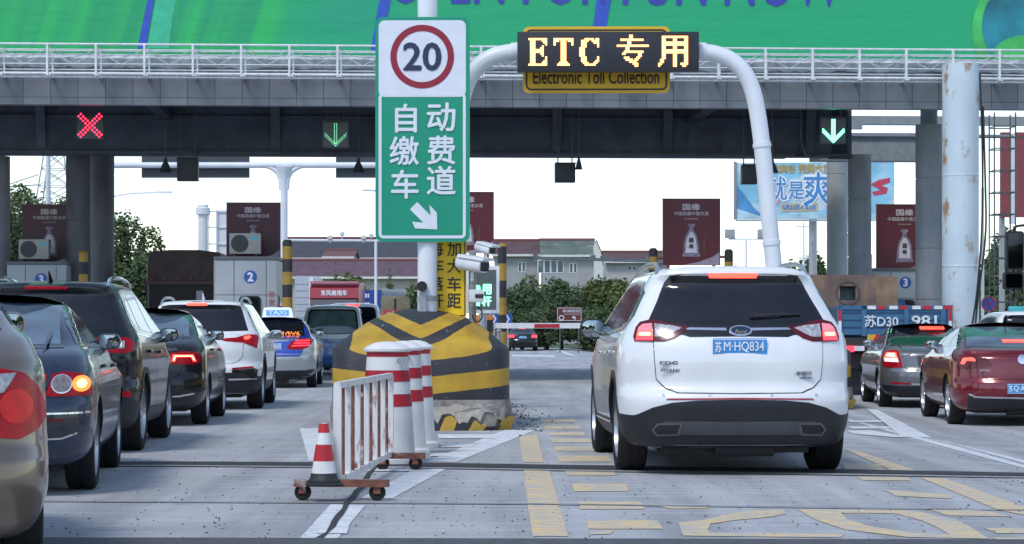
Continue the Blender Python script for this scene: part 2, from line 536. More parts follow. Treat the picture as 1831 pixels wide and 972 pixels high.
# ------------------------------------------------------------------ ground and road markings
def ground_mat():
    m = bpy.data.materials.new('worn_concrete'); m.use_nodes = True
    n = m.node_tree; L = n.links; b = n.nodes['Principled BSDF']; b.inputs['Roughness'].default_value = .82
    b.inputs['Specular IOR Level'].default_value = .35
    tc = n.nodes.new('ShaderNodeTexCoord')
    def noise(scale, det=6, st=None, rough=.6):
        q = n.nodes.new('ShaderNodeTexNoise'); q.inputs['Scale'].default_value = scale; q.inputs['Detail'].default_value = det; q.inputs['Roughness'].default_value = rough
        if st:
            mp = n.nodes.new('ShaderNodeMapping'); mp.inputs['Scale'].default_value = st; L.new(tc.outputs['Object'], mp.inputs[0]); L.new(mp.outputs[0], q.inputs['Vector'])
        else: L.new(tc.outputs['Object'], q.inputs['Vector'])
        return q.outputs[0]
    def ramp(src, p0, c0, p1, c1):
        r = n.nodes.new('ShaderNodeValToRGB'); e = r.color_ramp.elements
        e[0].position, e[1].position = p0, p1
        e[0].color = (*c0, 1) if isinstance(c0, tuple) else (c0, c0, c0, 1); e[1].color = (*c1, 1) if isinstance(c1, tuple) else (c1, c1, c1, 1)
        L.new(src, r.inputs[0]); return r.outputs[0]
    def mix(f, a, c, mode='MIX'):
        x = n.nodes.new('ShaderNodeMixRGB'); x.blend_type = mode
        if isinstance(f, float): x.inputs[0].default_value = f
        else: L.new(f, x.inputs[0])
        L.new(a, x.inputs[1])
        if isinstance(c, tuple): x.inputs[2].default_value = (*c, 1)
        else: L.new(c, x.inputs[2])
        return x.outputs[0]
    c = ramp(noise(.35), .3, (.335, .345, .36), .7, (.45, .46, .47))
    c = mix(ramp(noise(1.2, 8, (1.6, .10, 1)), .43, 0., .60, .6), c, (.22, .23, .245))     # tyre-darkened lanes
    c = mix(ramp(noise(3, 6, (.25, 2.2, 1)), .5, 0., .72, .6), c, (.56, .575, .59))          # pale worn cross streaks
    c = mix(ramp(noise(14, 8), .62, 0., .68, .5), c, (.20, .20, .21))                       # oil spots
    c = mix(ramp(noise(55, 4), .66, 0., .70, .75), c, (.06, .06, .062))                       # grit
    c = mix(ramp(noise(.55, 9, (1.5, .22, 1), .7), .54, 0., .70, .6), c, (.24, .25, .265))     # broad grime patches
    c = mix(.35, c, ramp(noise(120, 3), .3, .2, .7, .95), 'OVERLAY')
    L.new(c, b.inputs['Base Color'])
    bp = n.nodes.new('ShaderNodeBump'); bp.inputs['Strength'].default_value = .35; bp.inputs['Distance'].default_value = .01
    L.new(noise(90, 5), bp.inputs['Height']); L.new(bp.outputs[0], b.inputs['Normal'])
    return m
GM = ground_mat()
xs = [-1500, -300, -60, -20, -8, 0] + [3 + i * .2 for i in range(16)] + [6.5, 8, 10, 14, 20, 60, 300, 1500]
ys = [-60, -10, 0, 5, 10, 15, 20, 30, 40, 60, 90, 140, 300, 800, 3000]
m = MB()
g = [[m._v((x, y, gz(x))) for x in xs] for y in ys]
for i in range(len(ys) - 1):
    for j in range(len(xs) - 1): m.bm.faces.new((g[i][j], g[i][j + 1], g[i + 1][j + 1], g[i + 1][j]))
tag(m.build('ground', GM), kind='structure')
m = MB()
m.face([(-300, 150, .012), (-40, 150, .012), (-14, 152, .012), (-2.5, 158, .012), (9, 150, .012), (12, 140, -.138), (300, 140, -.138), (300, 900, -.1), (-300, 900, .05)])
tag(m.build('grass_verge', mat('grass_green', (.06, .10, .03), .9, var=.4, scale=2, bump=.4)), kind='structure')

def wornpaint(name, col, amt=.42):
    m = bpy.data.materials.new(name); m.use_nodes = True
    n = m.node_tree; L = n.links; b = n.nodes['Principled BSDF']; b.inputs['Roughness'].default_value = .7
    tc = n.nodes.new('ShaderNodeTexCoord')
    mp = n.nodes.new('ShaderNodeMapping'); mp.inputs['Scale'].default_value = (1.6, 9, 1); L.new(tc.outputs['Object'], mp.inputs[0])
    q = n.nodes.new('ShaderNodeTexNoise'); q.inputs['Scale'].default_value = 2.2; q.inputs['Detail'].default_value = 9; q.inputs['Roughness'].default_value = .72; L.new(mp.outputs[0], q.inputs['Vector'])
    r = n.nodes.new('ShaderNodeValToRGB'); r.color_ramp.elements[0].position = amt + .08; r.color_ramp.elements[1].position = amt + .2; L.new(q.outputs[0], r.inputs[0])
    q2 = n.nodes.new('ShaderNodeTexNoise'); q2.inputs['Scale'].default_value = 60; q2.inputs['Detail'].default_value = 3; L.new(tc.outputs['Object'], q2.inputs['Vector'])
    r2 = n.nodes.new('ShaderNodeValToRGB'); r2.color_ramp.elements[0].color = tuple(k * .75 for k in col) + (1,); r2.color_ramp.elements[1].color = (*col, 1); r2.color_ramp.elements[0].position = .35; r2.color_ramp.elements[1].position = .55
    L.new(q2.outputs[0], r2.inputs[0])
    x = n.nodes.new('ShaderNodeMixRGB'); L.new(r.outputs[0], x.inputs[0]); L.new(r2.outputs[0], x.inputs[1]); x.inputs[2].default_value = (.40, .415, .435, 1)
    L.new(x.outputs[0], b.inputs['Base Color'])
    return m
YEL = wornpaint('worn_yellow_paint', (.84, .60, .25), .36)
WHT = wornpaint('worn_white_paint', (.82, .84, .86), .40)
def marking(name, polys, m, up=.004):
    b = MB()
    for pl in polys:
        n = len(pl); pts = []
        for i in range(n):
            a, c = Vector(pl[i]), Vector(pl[(i + 1) % n])
            k = max(1, int((c - a).length / 60)) if a.x > 1200 or c.x > 1200 else 1
            pts += [a + (c - a) * j / k for j in range(k)]
        vs = [b._v(G(p.x, p.y, up)) for p in pts]
        f = b.bm.faces.new(vs)
        if f.calc_area() > 0: f.normal_update()
        if f.normal.z < 0: f.normal_flip()
    bmesh.ops.triangulate(b.bm, faces=b.bm.faces)
    return tag(b.build(name, m, smooth=0, normals=False), kind='structure')
z7 = lambda *q: [(880 + x / 1.925, 700 + y / 1.925) for x, y in q]
marking('yellow_lane_line', [z7((92, 150), (155, 150), (178, 245), (106, 245)), z7((108, 262), (195, 262), (246, 440), (262, 500), (140, 500), (124, 400))], YEL)
for q in (((165, 95), (285, 95), (289, 107), (170, 107)), ((178, 118), (300, 118), (305, 130), (182, 130)), ((190, 140), (315, 140), (320, 152), (198, 152)), ((200, 162), (336, 162), (342, 176), (206, 176)),
          ((213, 190), (352, 190), (368, 205), (220, 205)), ((222, 222), (398, 222), (410, 242), (232, 242)), ((248, 274), (418, 274), (426, 290), (258, 290)), ((275, 318), (462, 318), (470, 345), (282, 345)),
          ((297, 380), (512, 380), (524, 406), (304, 406)), ((325, 445), (570, 445), (588, 474), (330, 474)), ((335, 482), (420, 480), (405, 492), (338, 494)),
          ((1205, 248), (1330, 250), (1352, 270), (1215, 270)), ((1255, 293), (1430, 295), (1440, 307), (1275, 307)), ((1345, 338), (1585, 358), (1580, 370), (1390, 360)), ((1490, 402), (1700, 412), (1790, 432), (1570, 428)),
          ((1690, 470), (1850, 474), (1880, 490), (1740, 490)), ((1720, 505), (1900, 503), (1900, 516), (1760, 518))):
    marking('yellow_dash', [z7(*q)], YEL)
marking('yellow_edge_line', [z7((1215, 200), (1245, 200), (1475, 278), (1385, 278)), z7((1475, 298), (1562, 300), (1850, 405), (1850, 430), (1740, 408))], YEL)
# stretched digits painted in the lane
zq = lambda q: [(915 + x / 1.828, 440 + y / 1.828) for x, y in q]
marking('lane_numeral', [zq([(480, 851), (640, 851), (640, 858), (520, 860)]),
                         zq([(700, 880), (760, 868), (890, 862), (897, 876), (830, 888), (740, 896), (650, 908), (640, 930), (650, 938), (1085, 943), (1075, 954), (560, 948), (545, 905), (620, 897)])], YEL)
o_ = [(935, 862), (1100, 861), (1315, 866), (1450, 895), (1500, 920), (1560, 958), (1300, 953), (1090, 928), (990, 894)]
i_ = [(1078, 874), (1150, 873), (1260, 876), (1345, 900), (1390, 920), (1430, 943), (1310, 938), (1165, 916), (1095, 893)]
marking('lane_numeral', [zq([o_[k], o_[(k + 1) % 9], i_[(k + 1) % 9], i_[k]]) for k in range(9)], YEL)
# white lines: nose hatching on the left, splay lines on the right
z3 = lambda *q: [(500 + x / 2.25, 540 + y / 2.25) for x, y in q]
marking('white_line', [z3((80, 507), (160, 507), (158, 640), (118, 640)), z3((905, 515), (1025, 517), (715, 643), (590, 643)), z3((575, 655), (700, 655), (455, 790), (325, 790)), z3((205, 815), (345, 818), (235, 950), (165, 980), (60, 975))], WHT)
for q in (((635, 534), (872, 534), (868, 550), (640, 550)), ((645, 570), (790, 570), (780, 585), (650, 585)), ((600, 608), (695, 608), (690, 622), (606, 622)), ((390, 660), (552, 660), (535, 682), (350, 682)), ((180, 890), (285, 890), (270, 935), (150, 935))):
    marking('white_hatch', [z3(*q)], WHT, .007)
marking('white_line', [z7((1290, 60), (1325, 62), (1515, 160), (1405, 152)), z7((1220, 97), (1240, 97), (1600, 190), (1860, 262), (1860, 272), (1560, 192)), z7((1500, 163), (1560, 172), (1860, 244), (1860, 255), (1600, 184))], WHT)
for q in (((1222, 100), (1340, 100), (1350, 107), (1235, 107)), ((1222, 121), (1375, 121), (1388, 129), (1240, 129)), ((1222, 136), (1300, 134), (1440, 158), (1380, 158), (1240, 146))):
    marking('white_hatch', [z7(*q)], WHT, .007)
marking('white_road_stripe', [[(915, 634), (990, 635), (993, 638), (915, 637)], [(985, 624), (1010, 628), (1030, 636), (1022, 636)]], WHT)
SEAM = mat('tar_seam', (.035, .037, .042), .8, var=.4, scale=15)
marking('expansion_joint', [[(60, 827), (300, 826), (800, 829), (1120, 834), (1500, 840), (1860, 847), (1860, 853), (1500, 847), (1100, 841), (800, 836), (300, 832), (60, 833)]], SEAM, .009)
marking('joint_lip', [[(60, 833), (300, 832.5), (800, 837), (1100, 842), (1500, 848), (1860, 854), (1860, 856), (1500, 850.5), (1100, 844.5), (800, 839), (300, 834.5), (60, 835)]], mat('joint_concrete', (.34, .34, .35), .9, var=.3, scale=20), .009)
marking('tar_strip', [[(-200, 963), (900, 966), (2100, 968), (2100, 1040), (-200, 1040)]], mat('dark_asphalt', (.085, .09, .10), .85, var=.3, scale=18, bump=.3, bscale=80), .012)
marking('slab_joint', [[(-100, 895.6), (900, 901), (1850, 913), (1850, 914), (900, 902.4), (-100, 897)]], mat('pale_joint', (.22, .225, .23), .9), .008)
rnd = random.Random(3)
pl, pr = [], []
for i in range(15):
    t = i / 14; x = 682 + (566 - 682) * t + rnd.uniform(-4, 4); y = 825 + 150 * t
    pl.append((x - rnd.uniform(2, 5 + 4 * t), y)); pr.append((x + rnd.uniform(2, 5 + 4 * t), y))
marking('road_crack', [pl + pr[::-1]], SEAM, .010)

# grit lying on the concrete
m = MB(); r_ = random.Random(11)
def pebble(x, y, s):
    z = gz(x)
    vs = [m._v((x + r_.uniform(-1, 1) * s, y + r_.uniform(-1, 1) * s, z + (0 if k < 3 else s * r_.uniform(.5, 1)))) for k in range(4)]
    for t in ((0, 1, 3), (1, 2, 3), (2, 0, 3)): m.bm.faces.new([vs[i] for i in t])
for _ in range(1400):
    px, py = r_.uniform(90, 1831), r_.uniform(742, 985)
    p = G(px, py); pebble(p.x, p.y, r_.uniform(.004, .015))
for _ in range(260):
    x = r_.gauss(.2, .22); y = r_.uniform(26.2, 36)
    pebble(x - .03 * (y - 26), y, r_.uniform(.012, .035))
tag(m.build('grit', mat('grit_dark', (.09, .09, .092), .9, var=.5), smooth=0), kind='stuff')

# ------------------------------------------------------------------ toll canopy
def fascia_mat():
    m = bpy.data.materials.new('fascia_panels'); m.use_nodes = True
    n = m.node_tree; L = n.links; b = n.nodes['Principled BSDF']; b.inputs['Roughness'].default_value = .45
    tc = n.nodes.new('ShaderNodeTexCoord'); sp = n.nodes.new('ShaderNodeSeparateXYZ'); L.new(tc.outputs['Object'], sp.inputs[0])
    def mt(op, a, v=None, c=None):
        q = n.nodes.new('ShaderNodeMath'); q.operation = op
        L.new(a, q.inputs[0])
        if v is not None: q.inputs[1].default_value = v
        if c is not None: L.new(c, q.inputs[1])
        return q.outputs[0]
    fx = mt('FRACT', mt('DIVIDE', sp.outputs[0], .6)); sx = mt('LESS_THAN', fx, .022)
    s2 = mt('COMPARE', sp.outputs[2], 6.33); n.nodes[-1].inputs[2].default_value = .006
    sm = mt('MAXIMUM', sx, c=s2)
    wn = n.nodes.new('ShaderNodeTexWhiteNoise'); wn.noise_dimensions = '1D'; L.new(mt('FLOOR', mt('DIVIDE', sp.outputs[0], .6)), wn.inputs['W'])
    r = n.nodes.new('ShaderNodeValToRGB'); r.color_ramp.elements[0].color = (.155, .17, .195, 1); r.color_ramp.elements[1].color = (.20, .215, .24, 1); L.new(wn.outputs[0], r.inputs[0])
    nz = n.nodes.new('ShaderNodeTexNoise'); nz.inputs['Scale'].default_value = 2; nz.inputs['Detail'].default_value = 8; L.new(tc.outputs['Object'], nz.inputs['Vector'])
    r2 = n.nodes.new('ShaderNodeValToRGB'); r2.color_ramp.elements[0].position = .3; r2.color_ramp.elements[0].color = (.75, .75, .75, 1); r2.color_ramp.elements[1].position = .7; L.new(nz.outputs[0], r2.inputs[0])
    mm = n.nodes.new('ShaderNodeMixRGB'); mm.blend_type = 'MULTIPLY'; mm.inputs[0].default_value = 1; L.new(r.outputs[0], mm.inputs[1]); L.new(r2.outputs[0], mm.inputs[2])
    x = n.nodes.new('ShaderNodeMixRGB'); L.new(sm, x.inputs[0]); L.new(mm.outputs[0], x.inputs[1]); x.inputs[2].default_value = (.015, .018, .022, 1)
    L.new(x.outputs[0], b.inputs['Base Color'])
    return m
CY = R(3.0)
canopy = thing('toll_canopy', 'long grey toll plaza canopy on round columns over all the lanes', 'canopy', (0, 50, 0), CY)
FAS = fascia_mat()
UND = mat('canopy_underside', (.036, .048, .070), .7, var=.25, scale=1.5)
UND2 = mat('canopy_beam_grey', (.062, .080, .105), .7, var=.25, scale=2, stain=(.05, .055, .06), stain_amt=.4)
m = MB(); m.bx(-26, 26, -.15, .15, 6.17, 7.15); m.build('fascia', FAS, canopy)
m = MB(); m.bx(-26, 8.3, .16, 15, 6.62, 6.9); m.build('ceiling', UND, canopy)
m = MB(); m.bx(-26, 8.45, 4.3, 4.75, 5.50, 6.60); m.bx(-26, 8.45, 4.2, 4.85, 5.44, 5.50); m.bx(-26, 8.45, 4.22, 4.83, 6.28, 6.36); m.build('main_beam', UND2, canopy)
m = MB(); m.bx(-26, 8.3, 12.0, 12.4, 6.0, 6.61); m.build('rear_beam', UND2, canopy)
for u in (-24, -17.6, -11.2, -5.6, -2.9, 1.2, 3.9, 7.4):
    m = MB(); m.ringloft([[Vector((u + a, 4.29, 5.5)) , Vector((u + a, 4.0, 6.61)), Vector((u + a, 4.29, 6.61))] for a in (0, .22)]); m.build('bracket', UND2, canopy)
for u in (-21, -14.5, -8.1, -1.8, 4.6):
    m = MB(); m.bx(u - .15, u + .15, .2, 12, 6.25, 6.6); m.build('cross_beam', UND, canopy)
COLM = mat('concrete_column', (.23, .245, .265), .75, var=.12, scale=3, stain=(.15, .155, .16), stain_amt=.36, stretch=(2, 2, .5), bump=.15)
def column(x, y, r, top, name='column', m_=COLM, par=canopy, bands=(2.2, 3.9, 5.5)):
    Mi = par.matrix_world.inverted() if par else Matrix.Identity(4)
    p = Matrix.Translation((0, 50, 0)) @ Matrix.Rotation(CY, 4, 'Z')
    q = p.inverted() @ Vector((x, y, 0))
    b = MB()
    z0 = gz(x) - .1; prof = [(r, z0)]
    for z in bands:
        if z < top: prof += [(r, z - .05), (r, z - .02), (r - .012, z - .012), (r - .012, z + .012), (r, z + .02), (r, z + .05)]
    prof += [(r, top)]
    b.lathe(prof, 32, (q.x, q.y, 0))
    return b.build(name, m_, par)
column(X(-4, 55.5), 55.5, .30, 5.5)
column(X(140, 55), 55, .30, 6.4, m_=mat('shade_toned_column', (.10, .105, .115), .75, var=.15, scale=3, stain=(.07, .07, .075), stain_amt=.4, stretch=(2, 2, .5)))  # stained concrete with the canopy's shade put into its colour
column(X(183, 62), 62, .33, 6.6)
column(X(1537, 55), 55, .285, 5.5, bands=(3.0, 4.4)); 
b = MB(); b.bx(8.05, 8.55, 4.3, 4.7, 5.4, 6.6); b.build('column_head', UND2, canopy)
column(X(1497, 62), 62, .29, 6.6, m_=mat('pale_column', (.42, .46, .49), .65, var=.1, scale=3, stain=(.22, .2, .18), stain_amt=.28))
column(X(1661, 52.6), 52.6, .315, 6.02, bands=(1.9, 3.1, 4.75))
column(X(1661, 52.6), 52.6, .2, 6.62, name='column_head')
m = MB(); m.bx(8.6, 12.2, 9.6, 10.2, 5.75, 6.5); m.bx(8.6, 14, 9.5, 9.6, 6.4, 6.46); m.build('side_beam', mat('pale_beam', (.30, .33, .36), .6), canopy)
m = MB()
for a, c in ((8.62, 6.75), (9.0, 6.75), (9.4, 6.75)): m.bx(a, a + .3, 8.5, 8.7, 6.5, 6.62)
m.bx(8.55, 26, 8.5, 8.75, 6.62, 6.85); m.build('side_truss', mat('truss_grey', (.34, .37, .40), .6), canopy)

# billboard over the canopy
def bill_mat():
    m = bpy.data.materials.new('green_banner'); m.use_nodes = True
    n = m.node_tree; L = n.links; b = n.nodes['Principled BSDF']; b.inputs['Roughness'].default_value = .5
    tc = n.nodes.new('ShaderNodeTexCoord'); sp = n.nodes.new('ShaderNodeSeparateXYZ'); L.new(tc.outputs['Object'], sp.inputs[0])
    mp = n.nodes.new('ShaderNodeMapping'); mp.inputs['Scale'].default_value = (1.7, 0, -.35); L.new(tc.outputs['Object'], mp.inputs[0])
    mp.inputs['Rotation'].default_value = (0, 0, 0)
    wv = n.nodes.new('ShaderNodeTexNoise'); wv.noise_dimensions = '2D'; wv.inputs['Scale'].default_value = 1.6; wv.inputs['Detail'].default_value = 2
    cb = n.nodes.new('ShaderNodeMath'); cb.operation = 'MULTIPLY_ADD'; cb.inputs[1].default_value = -.3; L.new(sp.outputs[2], cb.inputs[0]); L.new(sp.outputs[0], cb.inputs[2])
    cx = n.nodes.new('ShaderNodeCombineXYZ'); L.new(cb.outputs[0], cx.inputs[0]); L.new(cx.outputs[0], wv.inputs['Vector'])
    r = n.nodes.new('ShaderNodeValToRGB'); e = r.color_ramp.elements
    e[0].position = .42; e[0].color = (.010, .33, .13, 1); e[1].position = .62; e[1].color = (.022, .45, .115, 1); L.new(wv.outputs[0], r.inputs[0])
    # broad printed blend: stripes fade to plain green past the first blue band, teal towards the right end
    g = n.nodes.new('ShaderNodeMapRange'); g.inputs['From Min'].default_value = -7.8; g.inputs['From Max'].default_value = -7.4; L.new(cb.outputs[0], g.inputs[0])
    mx = n.nodes.new('ShaderNodeMixRGB'); mx.inputs[2].default_value = (.010, .37, .155, 1); L.new(g.outputs[0], mx.inputs[0]); L.new(r.outputs[0], mx.inputs[1])
    g2 = n.nodes.new('ShaderNodeTexNoise'); g2.inputs['Scale'].default_value = .22; L.new(tc.outputs['Object'], g2.inputs['Vector'])
    r2 = n.nodes.new('ShaderNodeValToRGB'); r2.color_ramp.elements[0].position = .5; r2.color_ramp.elements[1].position = .7; r2.color_ramp.elements[1].color = (.7, .7, .7, 1); L.new(g2.outputs[0], r2.inputs[0])
    m2 = n.nodes.new('ShaderNodeMixRGB'); m2.inputs[2].default_value = (.012, .29, .22, 1); L.new(r2.outputs[0], m2.inputs[0]); L.new(mx.outputs[0], m2.inputs[1])
    L.new(m2.outputs[0], b.inputs['Base Color'])
    mq = n.nodes.new('ShaderNodeMapping'); mq.inputs['Scale'].default_value = (.5, 1, 2.2); L.new(tc.outputs['Object'], mq.inputs[0])
    nb = n.nodes.new('ShaderNodeTexNoise'); nb.inputs['Scale'].default_value = 1.6; nb.inputs['Detail'].default_value = 5; L.new(mq.outputs[0], nb.inputs['Vector'])
    bp = n.nodes.new('ShaderNodeBump'); bp.inputs['Strength'].default_value = .22; bp.inputs['Distance'].default_value = .1; L.new(nb.outputs[0], bp.inputs['Height']); L.new(bp.outputs[0], b.inputs['Normal'])
    return m
bill = thing('billboard', 'huge green advertising banner with blue letters above the toll canopy', 'billboard', (0, 50, 0), CY)
m = MB(); m.bx(-26, 26, .25, .45, 7.25, 11.6); m.build('banner', bill_mat(), bill)
UB = mat('banner_blue', (.030, .085, .48), .5)
def pk(px, py): return (X(px, 50.2) * 1.0, Z(py, 50.2))
for q in ([(278, -40), (288, -40), (266, 90), (251, 90)], [(690, -60), (712, -60), (692, 40), (676, 92), (664, 92)], [(1076, -60), (1104, -60), (1086, 46), (1062, 46)]):
    m = MB(); m.prism([pk(*p) for p in q], .235, .248); m.build('blue_band', UB, bill)
m = MB(); m.prism([pk(*p) for p in [(292, -40), (325, -40), (306, 90), (268, 90)]], .241, .248); m.build('light_band', mat('banner_light_green', (.04, .46, .26), .5), bill)
m = MB(); m.text('OPEN FOR FUN NOW', X(1105, 50), .24, Z(5, 50) + .62, w=X(1515, 50) - X(695, 50), h=1.2, heavy=.015); m.build('lettering', mat('banner_violet_blue', (.035, .05, .36), .5), bill)
m = MB(); m.prism([pk(1868 + 118 * math.cos(t), 48 + 118 * math.sin(t)) for t in [2 * PI * i / 40 for i in range(40)]], .236, .248); m.build('ball_disc', mat('banner_leaf_green', (.05, .42, .10), .5, var=.5, scale=1.2), bill)
m = MB(); m.prism([pk(1868 + 100 * math.cos(t), 40 + 96 * math.sin(t)) for t in [2 * PI * i / 40 for i in range(40)]], .226, .240); m.build('ball_disc', mat('banner_deep_blue', (.012, .17, .22), .5, var=.6, scale=1.5), bill)
m = MB(); m.prism([pk(1850 + 62 * math.cos(t), 92 + 36 * math.sin(t)) for t in [2 * PI * i / 40 for i in range(40)]], .216, .230); m.build('ball_disc', mat('banner_leaf_green', (.05, .42, .10), .5), bill)
GP = mat('rusty_white_steel', (.52, .62, .68), .45, var=.06, scale=2, stain=(.34, .22, .13), stain_scale=2.1, stain_amt=.42, stretch=(1, 1, .55))
q = (Matrix.Translation((0, 50, 0)) @ Matrix.Rotation(CY, 4, 'Z')).inverted() @ Vector((X(1717.5, 49.4), 49.4, 0))
m = MB(); m.lathe([(.40, -.2), (.401, 2.55), (.401, 2.59), (.406, 2.6), (.401, 2.61), (.401, 2.65), (.401, 4.55), (.401, 4.59), (.406, 4.6), (.401, 4.61), (.401, 4.65), (.401, 7.05)], 40, (q.x, q.y, 0)); m.build('support_pole', GP, bill)
for u in (-20, -13.3, -6.6, 0, 6.6, 13.3, 20):
    m = MB(); m.bx(u - .06, u + .06, .5, .62, 6.9, 11.5); m.bx(u - .04, u + .04, .6, 2.2, 7.0, 7.1); m.tube([(u, .6, 11), (u, 2.2, 7.05)], .04); m.build('back_frame', mat('frame_steel', (.3, .31, .32), .5, metal=.5), bill)
# rolled white tarpaulin below the banner
m = MB(); rr = random.Random(5); prev = None; rows = []
u = -26
while u < 26:
    s_ = rr.uniform(-.03, .03); z_ = 7.26 + rr.uniform(-.012, .012)
    rows.append([Vector((u, .12, 7.30)), Vector((u, -.26 + s_, 7.28)), Vector((u, -.32 + s_, z_ - .08)), Vector((u, -.24 + s_ * 2, z_ - .20 + rr.uniform(-.02, .02))), Vector((u, -.17 + s_, 6.985 + rr.uniform(-.02, .03)))])
    u += rr.uniform(.1, .22)
m.ringloft(rows, cap=False, closed=False); m.build('tarpaulin', mat('white_tarp', (.50, .53, .57), .6, var=.25, scale=6), bill)
# maintenance catwalk
CW = mat('catwalk_white', (.66, .68, .71), .5, var=.15, scale=8, stain=(.32, .28, .25), stain_amt=.3, stain_scale=4)
cat_ = thing('catwalk', 'white tubular maintenance catwalk hung along the canopy fascia', 'catwalk', (0, 50, 0), CY)
for z, v, r in ((7.43, -.75, .024), (6.79, -.75, .03), (6.72, -.70, .018), (7.30, -.6, .012), (7.0, -.74, .012), (6.9, -.5, .014), (7.36, -.35, .014)):
    m = MB(); m.cyl((-26, v, z), (26, v, z), r, n=8); m.build('rail', CW, cat_)
u = -25.9; k = 0
mz = MB()
while u < 26:
    m = MB(); m.bx(u - .045, u, -.80, -.72, 6.74, 7.42); m.bx(u + .035, u + .07, -.5, -.44, 6.74, 7.36); m.bx(u - .03, u + .05, -.78, -.16, 6.74, 6.78); m.tube([(u, -.75, 7.36), (u + .30, -.4, 7.24), (u + .7, -.3, 7.27)], .008, 5)
    m.tube([(u, -.75, 7.36), (u - .30, -.4, 7.24)], .008, 5); m.tube([(u, -.46, 7.3), (u + .52, -.74, 6.99), (u + 1.05, -.46, 7.3)], .007, 5); m.bx(u + .04, u + .06, -.74, -.46, 7.28, 7.30)
    m.build('post', CW, cat_); u += 1.05
for i in range(int(52 / .12)):
    a = -26 + i * .12; mz.tube([(a, -.75, 6.79), (a + .06, -.70, 6.72), (a + .12, -.75, 6.79)], .009, 4, cap=False)
mz.build('lattice', CW, cat_)
m = MB(); m.tube([(12.2, -.55, 7.2), (13.5, -.5, 7.05), (14.5, -.5, 7.03), (17, -.5, 7.15)], .035, 6); m.build('cable', PLAST(), cat_)

# ------------------------------------------------------------------ lane signals, lamps and boxes under the canopy
HOUS = mat('signal_housing', (.045, .055, .065), .6)
ROD = mat('hanger_steel', (.07, .08, .09), .6)
def signal(label, px, py, s, d, kind, em):
    t = thing('lane_signal', label, 'signal', P(px, py, d), CY)
    h = s / 2; m = MB(); m.bx(-h, h, 0, .14, -h, h); m.bx(-h - .015, h + .015, -.04, .0, h, h + .02); m.build('housing', HOUS, t)
    m = MB(); m.prism(rrect(-h + .02, h - .02, -h + .02, h - .02, .01, 2), -.006, .0); m.build('face_panel', mat('signal_face', (.035, .045, .05), .3), t)
    top = 6.62 - Z(py, d)
    for x in (-h * .6, h * .6):
        m = MB(); m.cyl((x, .07, h), (x, .07, top), .018, n=6); m.build('hanger', ROD, t)
    dm = MB(); n = 9; pt = (s * .88) / n
    def dot(x, z, r=.022): dm.cyl((x, -.012, z), (x, -.006, z), r, n=8)
    if kind == 'x':
        for i in range(10):
            a = (i - 4.5) * s * .084
            for o in (-1, 1):
                q = o * s * .043
                dot(a + q, a - q, .0235); dot(a + q, -a + q, .0235)
    else:
        r = .024 if kind == 'bold' else .010
        for i in range(11):
            z = h * .80 - i * s * .075
            for o in (-.5, .5): dot(o * s * .085, z, r)
        for i in range(7):
            for o in (0, 1):
                for sx in (-1, 1): dot(sx * (i * s * .062 + .01), -h * .86 + i * s * .062 + o * s * .09, r)
    dm.build('lit_symbol', em, t)
LEDR = mat('red_led', (1, .05, .08), .4, emis=3.2, ecol=(1, .02, .07))
LEDG = mat('green_led', (.1, 1, .5), .4, emis=3.0, ecol=(.16, 1, .42))
LEDG2 = mat('pale_green_led', (.1, .6, .3), .4, emis=1.3, ecol=(.25, 1, .5))
signal('lane signal showing a red cross above the left lanes', 161, 224, .62, 51.2, 'x', LEDR)
signal('lane signal with a thin dotted green arrow left of the speed sign', 600, 240, .60, 51.2, 'thin', LEDG2)
signal('lane signal with a bold bright green arrow at the right end of the beam', 1490, 233, .60, 51.2, 'bold', LEDG)
SPM = mat('lamp_iron', (.06, .065, .07), .5, metal=.5)
for (px, py, d), lb in zip(((296, 297, 52.5), (641, 298, 52.5), (1381, 298, 52.5), (1432, 270, 52.5), (1035, 292, 52.8)), ('bell shaped lamp hanging in front of the left dark sign panel', 'bell shaped lamp hanging just left of the speed sign', 'bell shaped lamp half behind the leaning white post', 'bell shaped lamp hanging alone left of the bold green arrow', 'small lamp hanging beside the middle black box')):
    t = thing('hanging_lamp', lb, 'lamp', P(px, py, d), 0, 'bell lamps hung under the canopy'); k = 1 if px != 1035 else .6
    m = MB(); m.lathe([(.15 * k, -.14), (.14 * k, -.13), (.09 * k, .02), (.05 * k, .10), (.03, .2)], 20, cap=True); m.build('lamp_shade', SPM, t)
    m = MB(); m.cyl((0, 0, .19), (0, 0, 6.6 - Z(py, d)), .014, n=6); m.build('hanger', ROD, t)
for (px, py, w_, h_, d), lb in zip(((1011, 308, .48, .46, 53), (1341, 311, .36, .46, 53), (335, 302, .50, .55, 53)), ('black box hung below the beam over the open lane', 'black box hung below the beam touching the leaning white post', 'black box hung in front of the left dark sign panel')):
    t = thing('hanging_box', lb, 'equipment box', P(px, py, d), CY, 'black boxes hung under the canopy')
    m = MB(); m.bx(-w_ / 2, w_ / 2, 0, .3, -h_ / 2, h_ / 2, bev=.02); m.bx(-w_ / 2 - .01, w_ / 2 + .01, -.06, 0, h_ / 2 - .02, h_ / 2 + .005); m.build('housing', mat('box_black', (.02, .024, .03), .5), t)
    for x in (-w_ * .35, w_ * .35):
        m = MB(); m.cyl((x, .15, h_ / 2), (x, .15, 6.6 - Z(py, d)), .016, n=6); m.build('hanger', ROD, t)

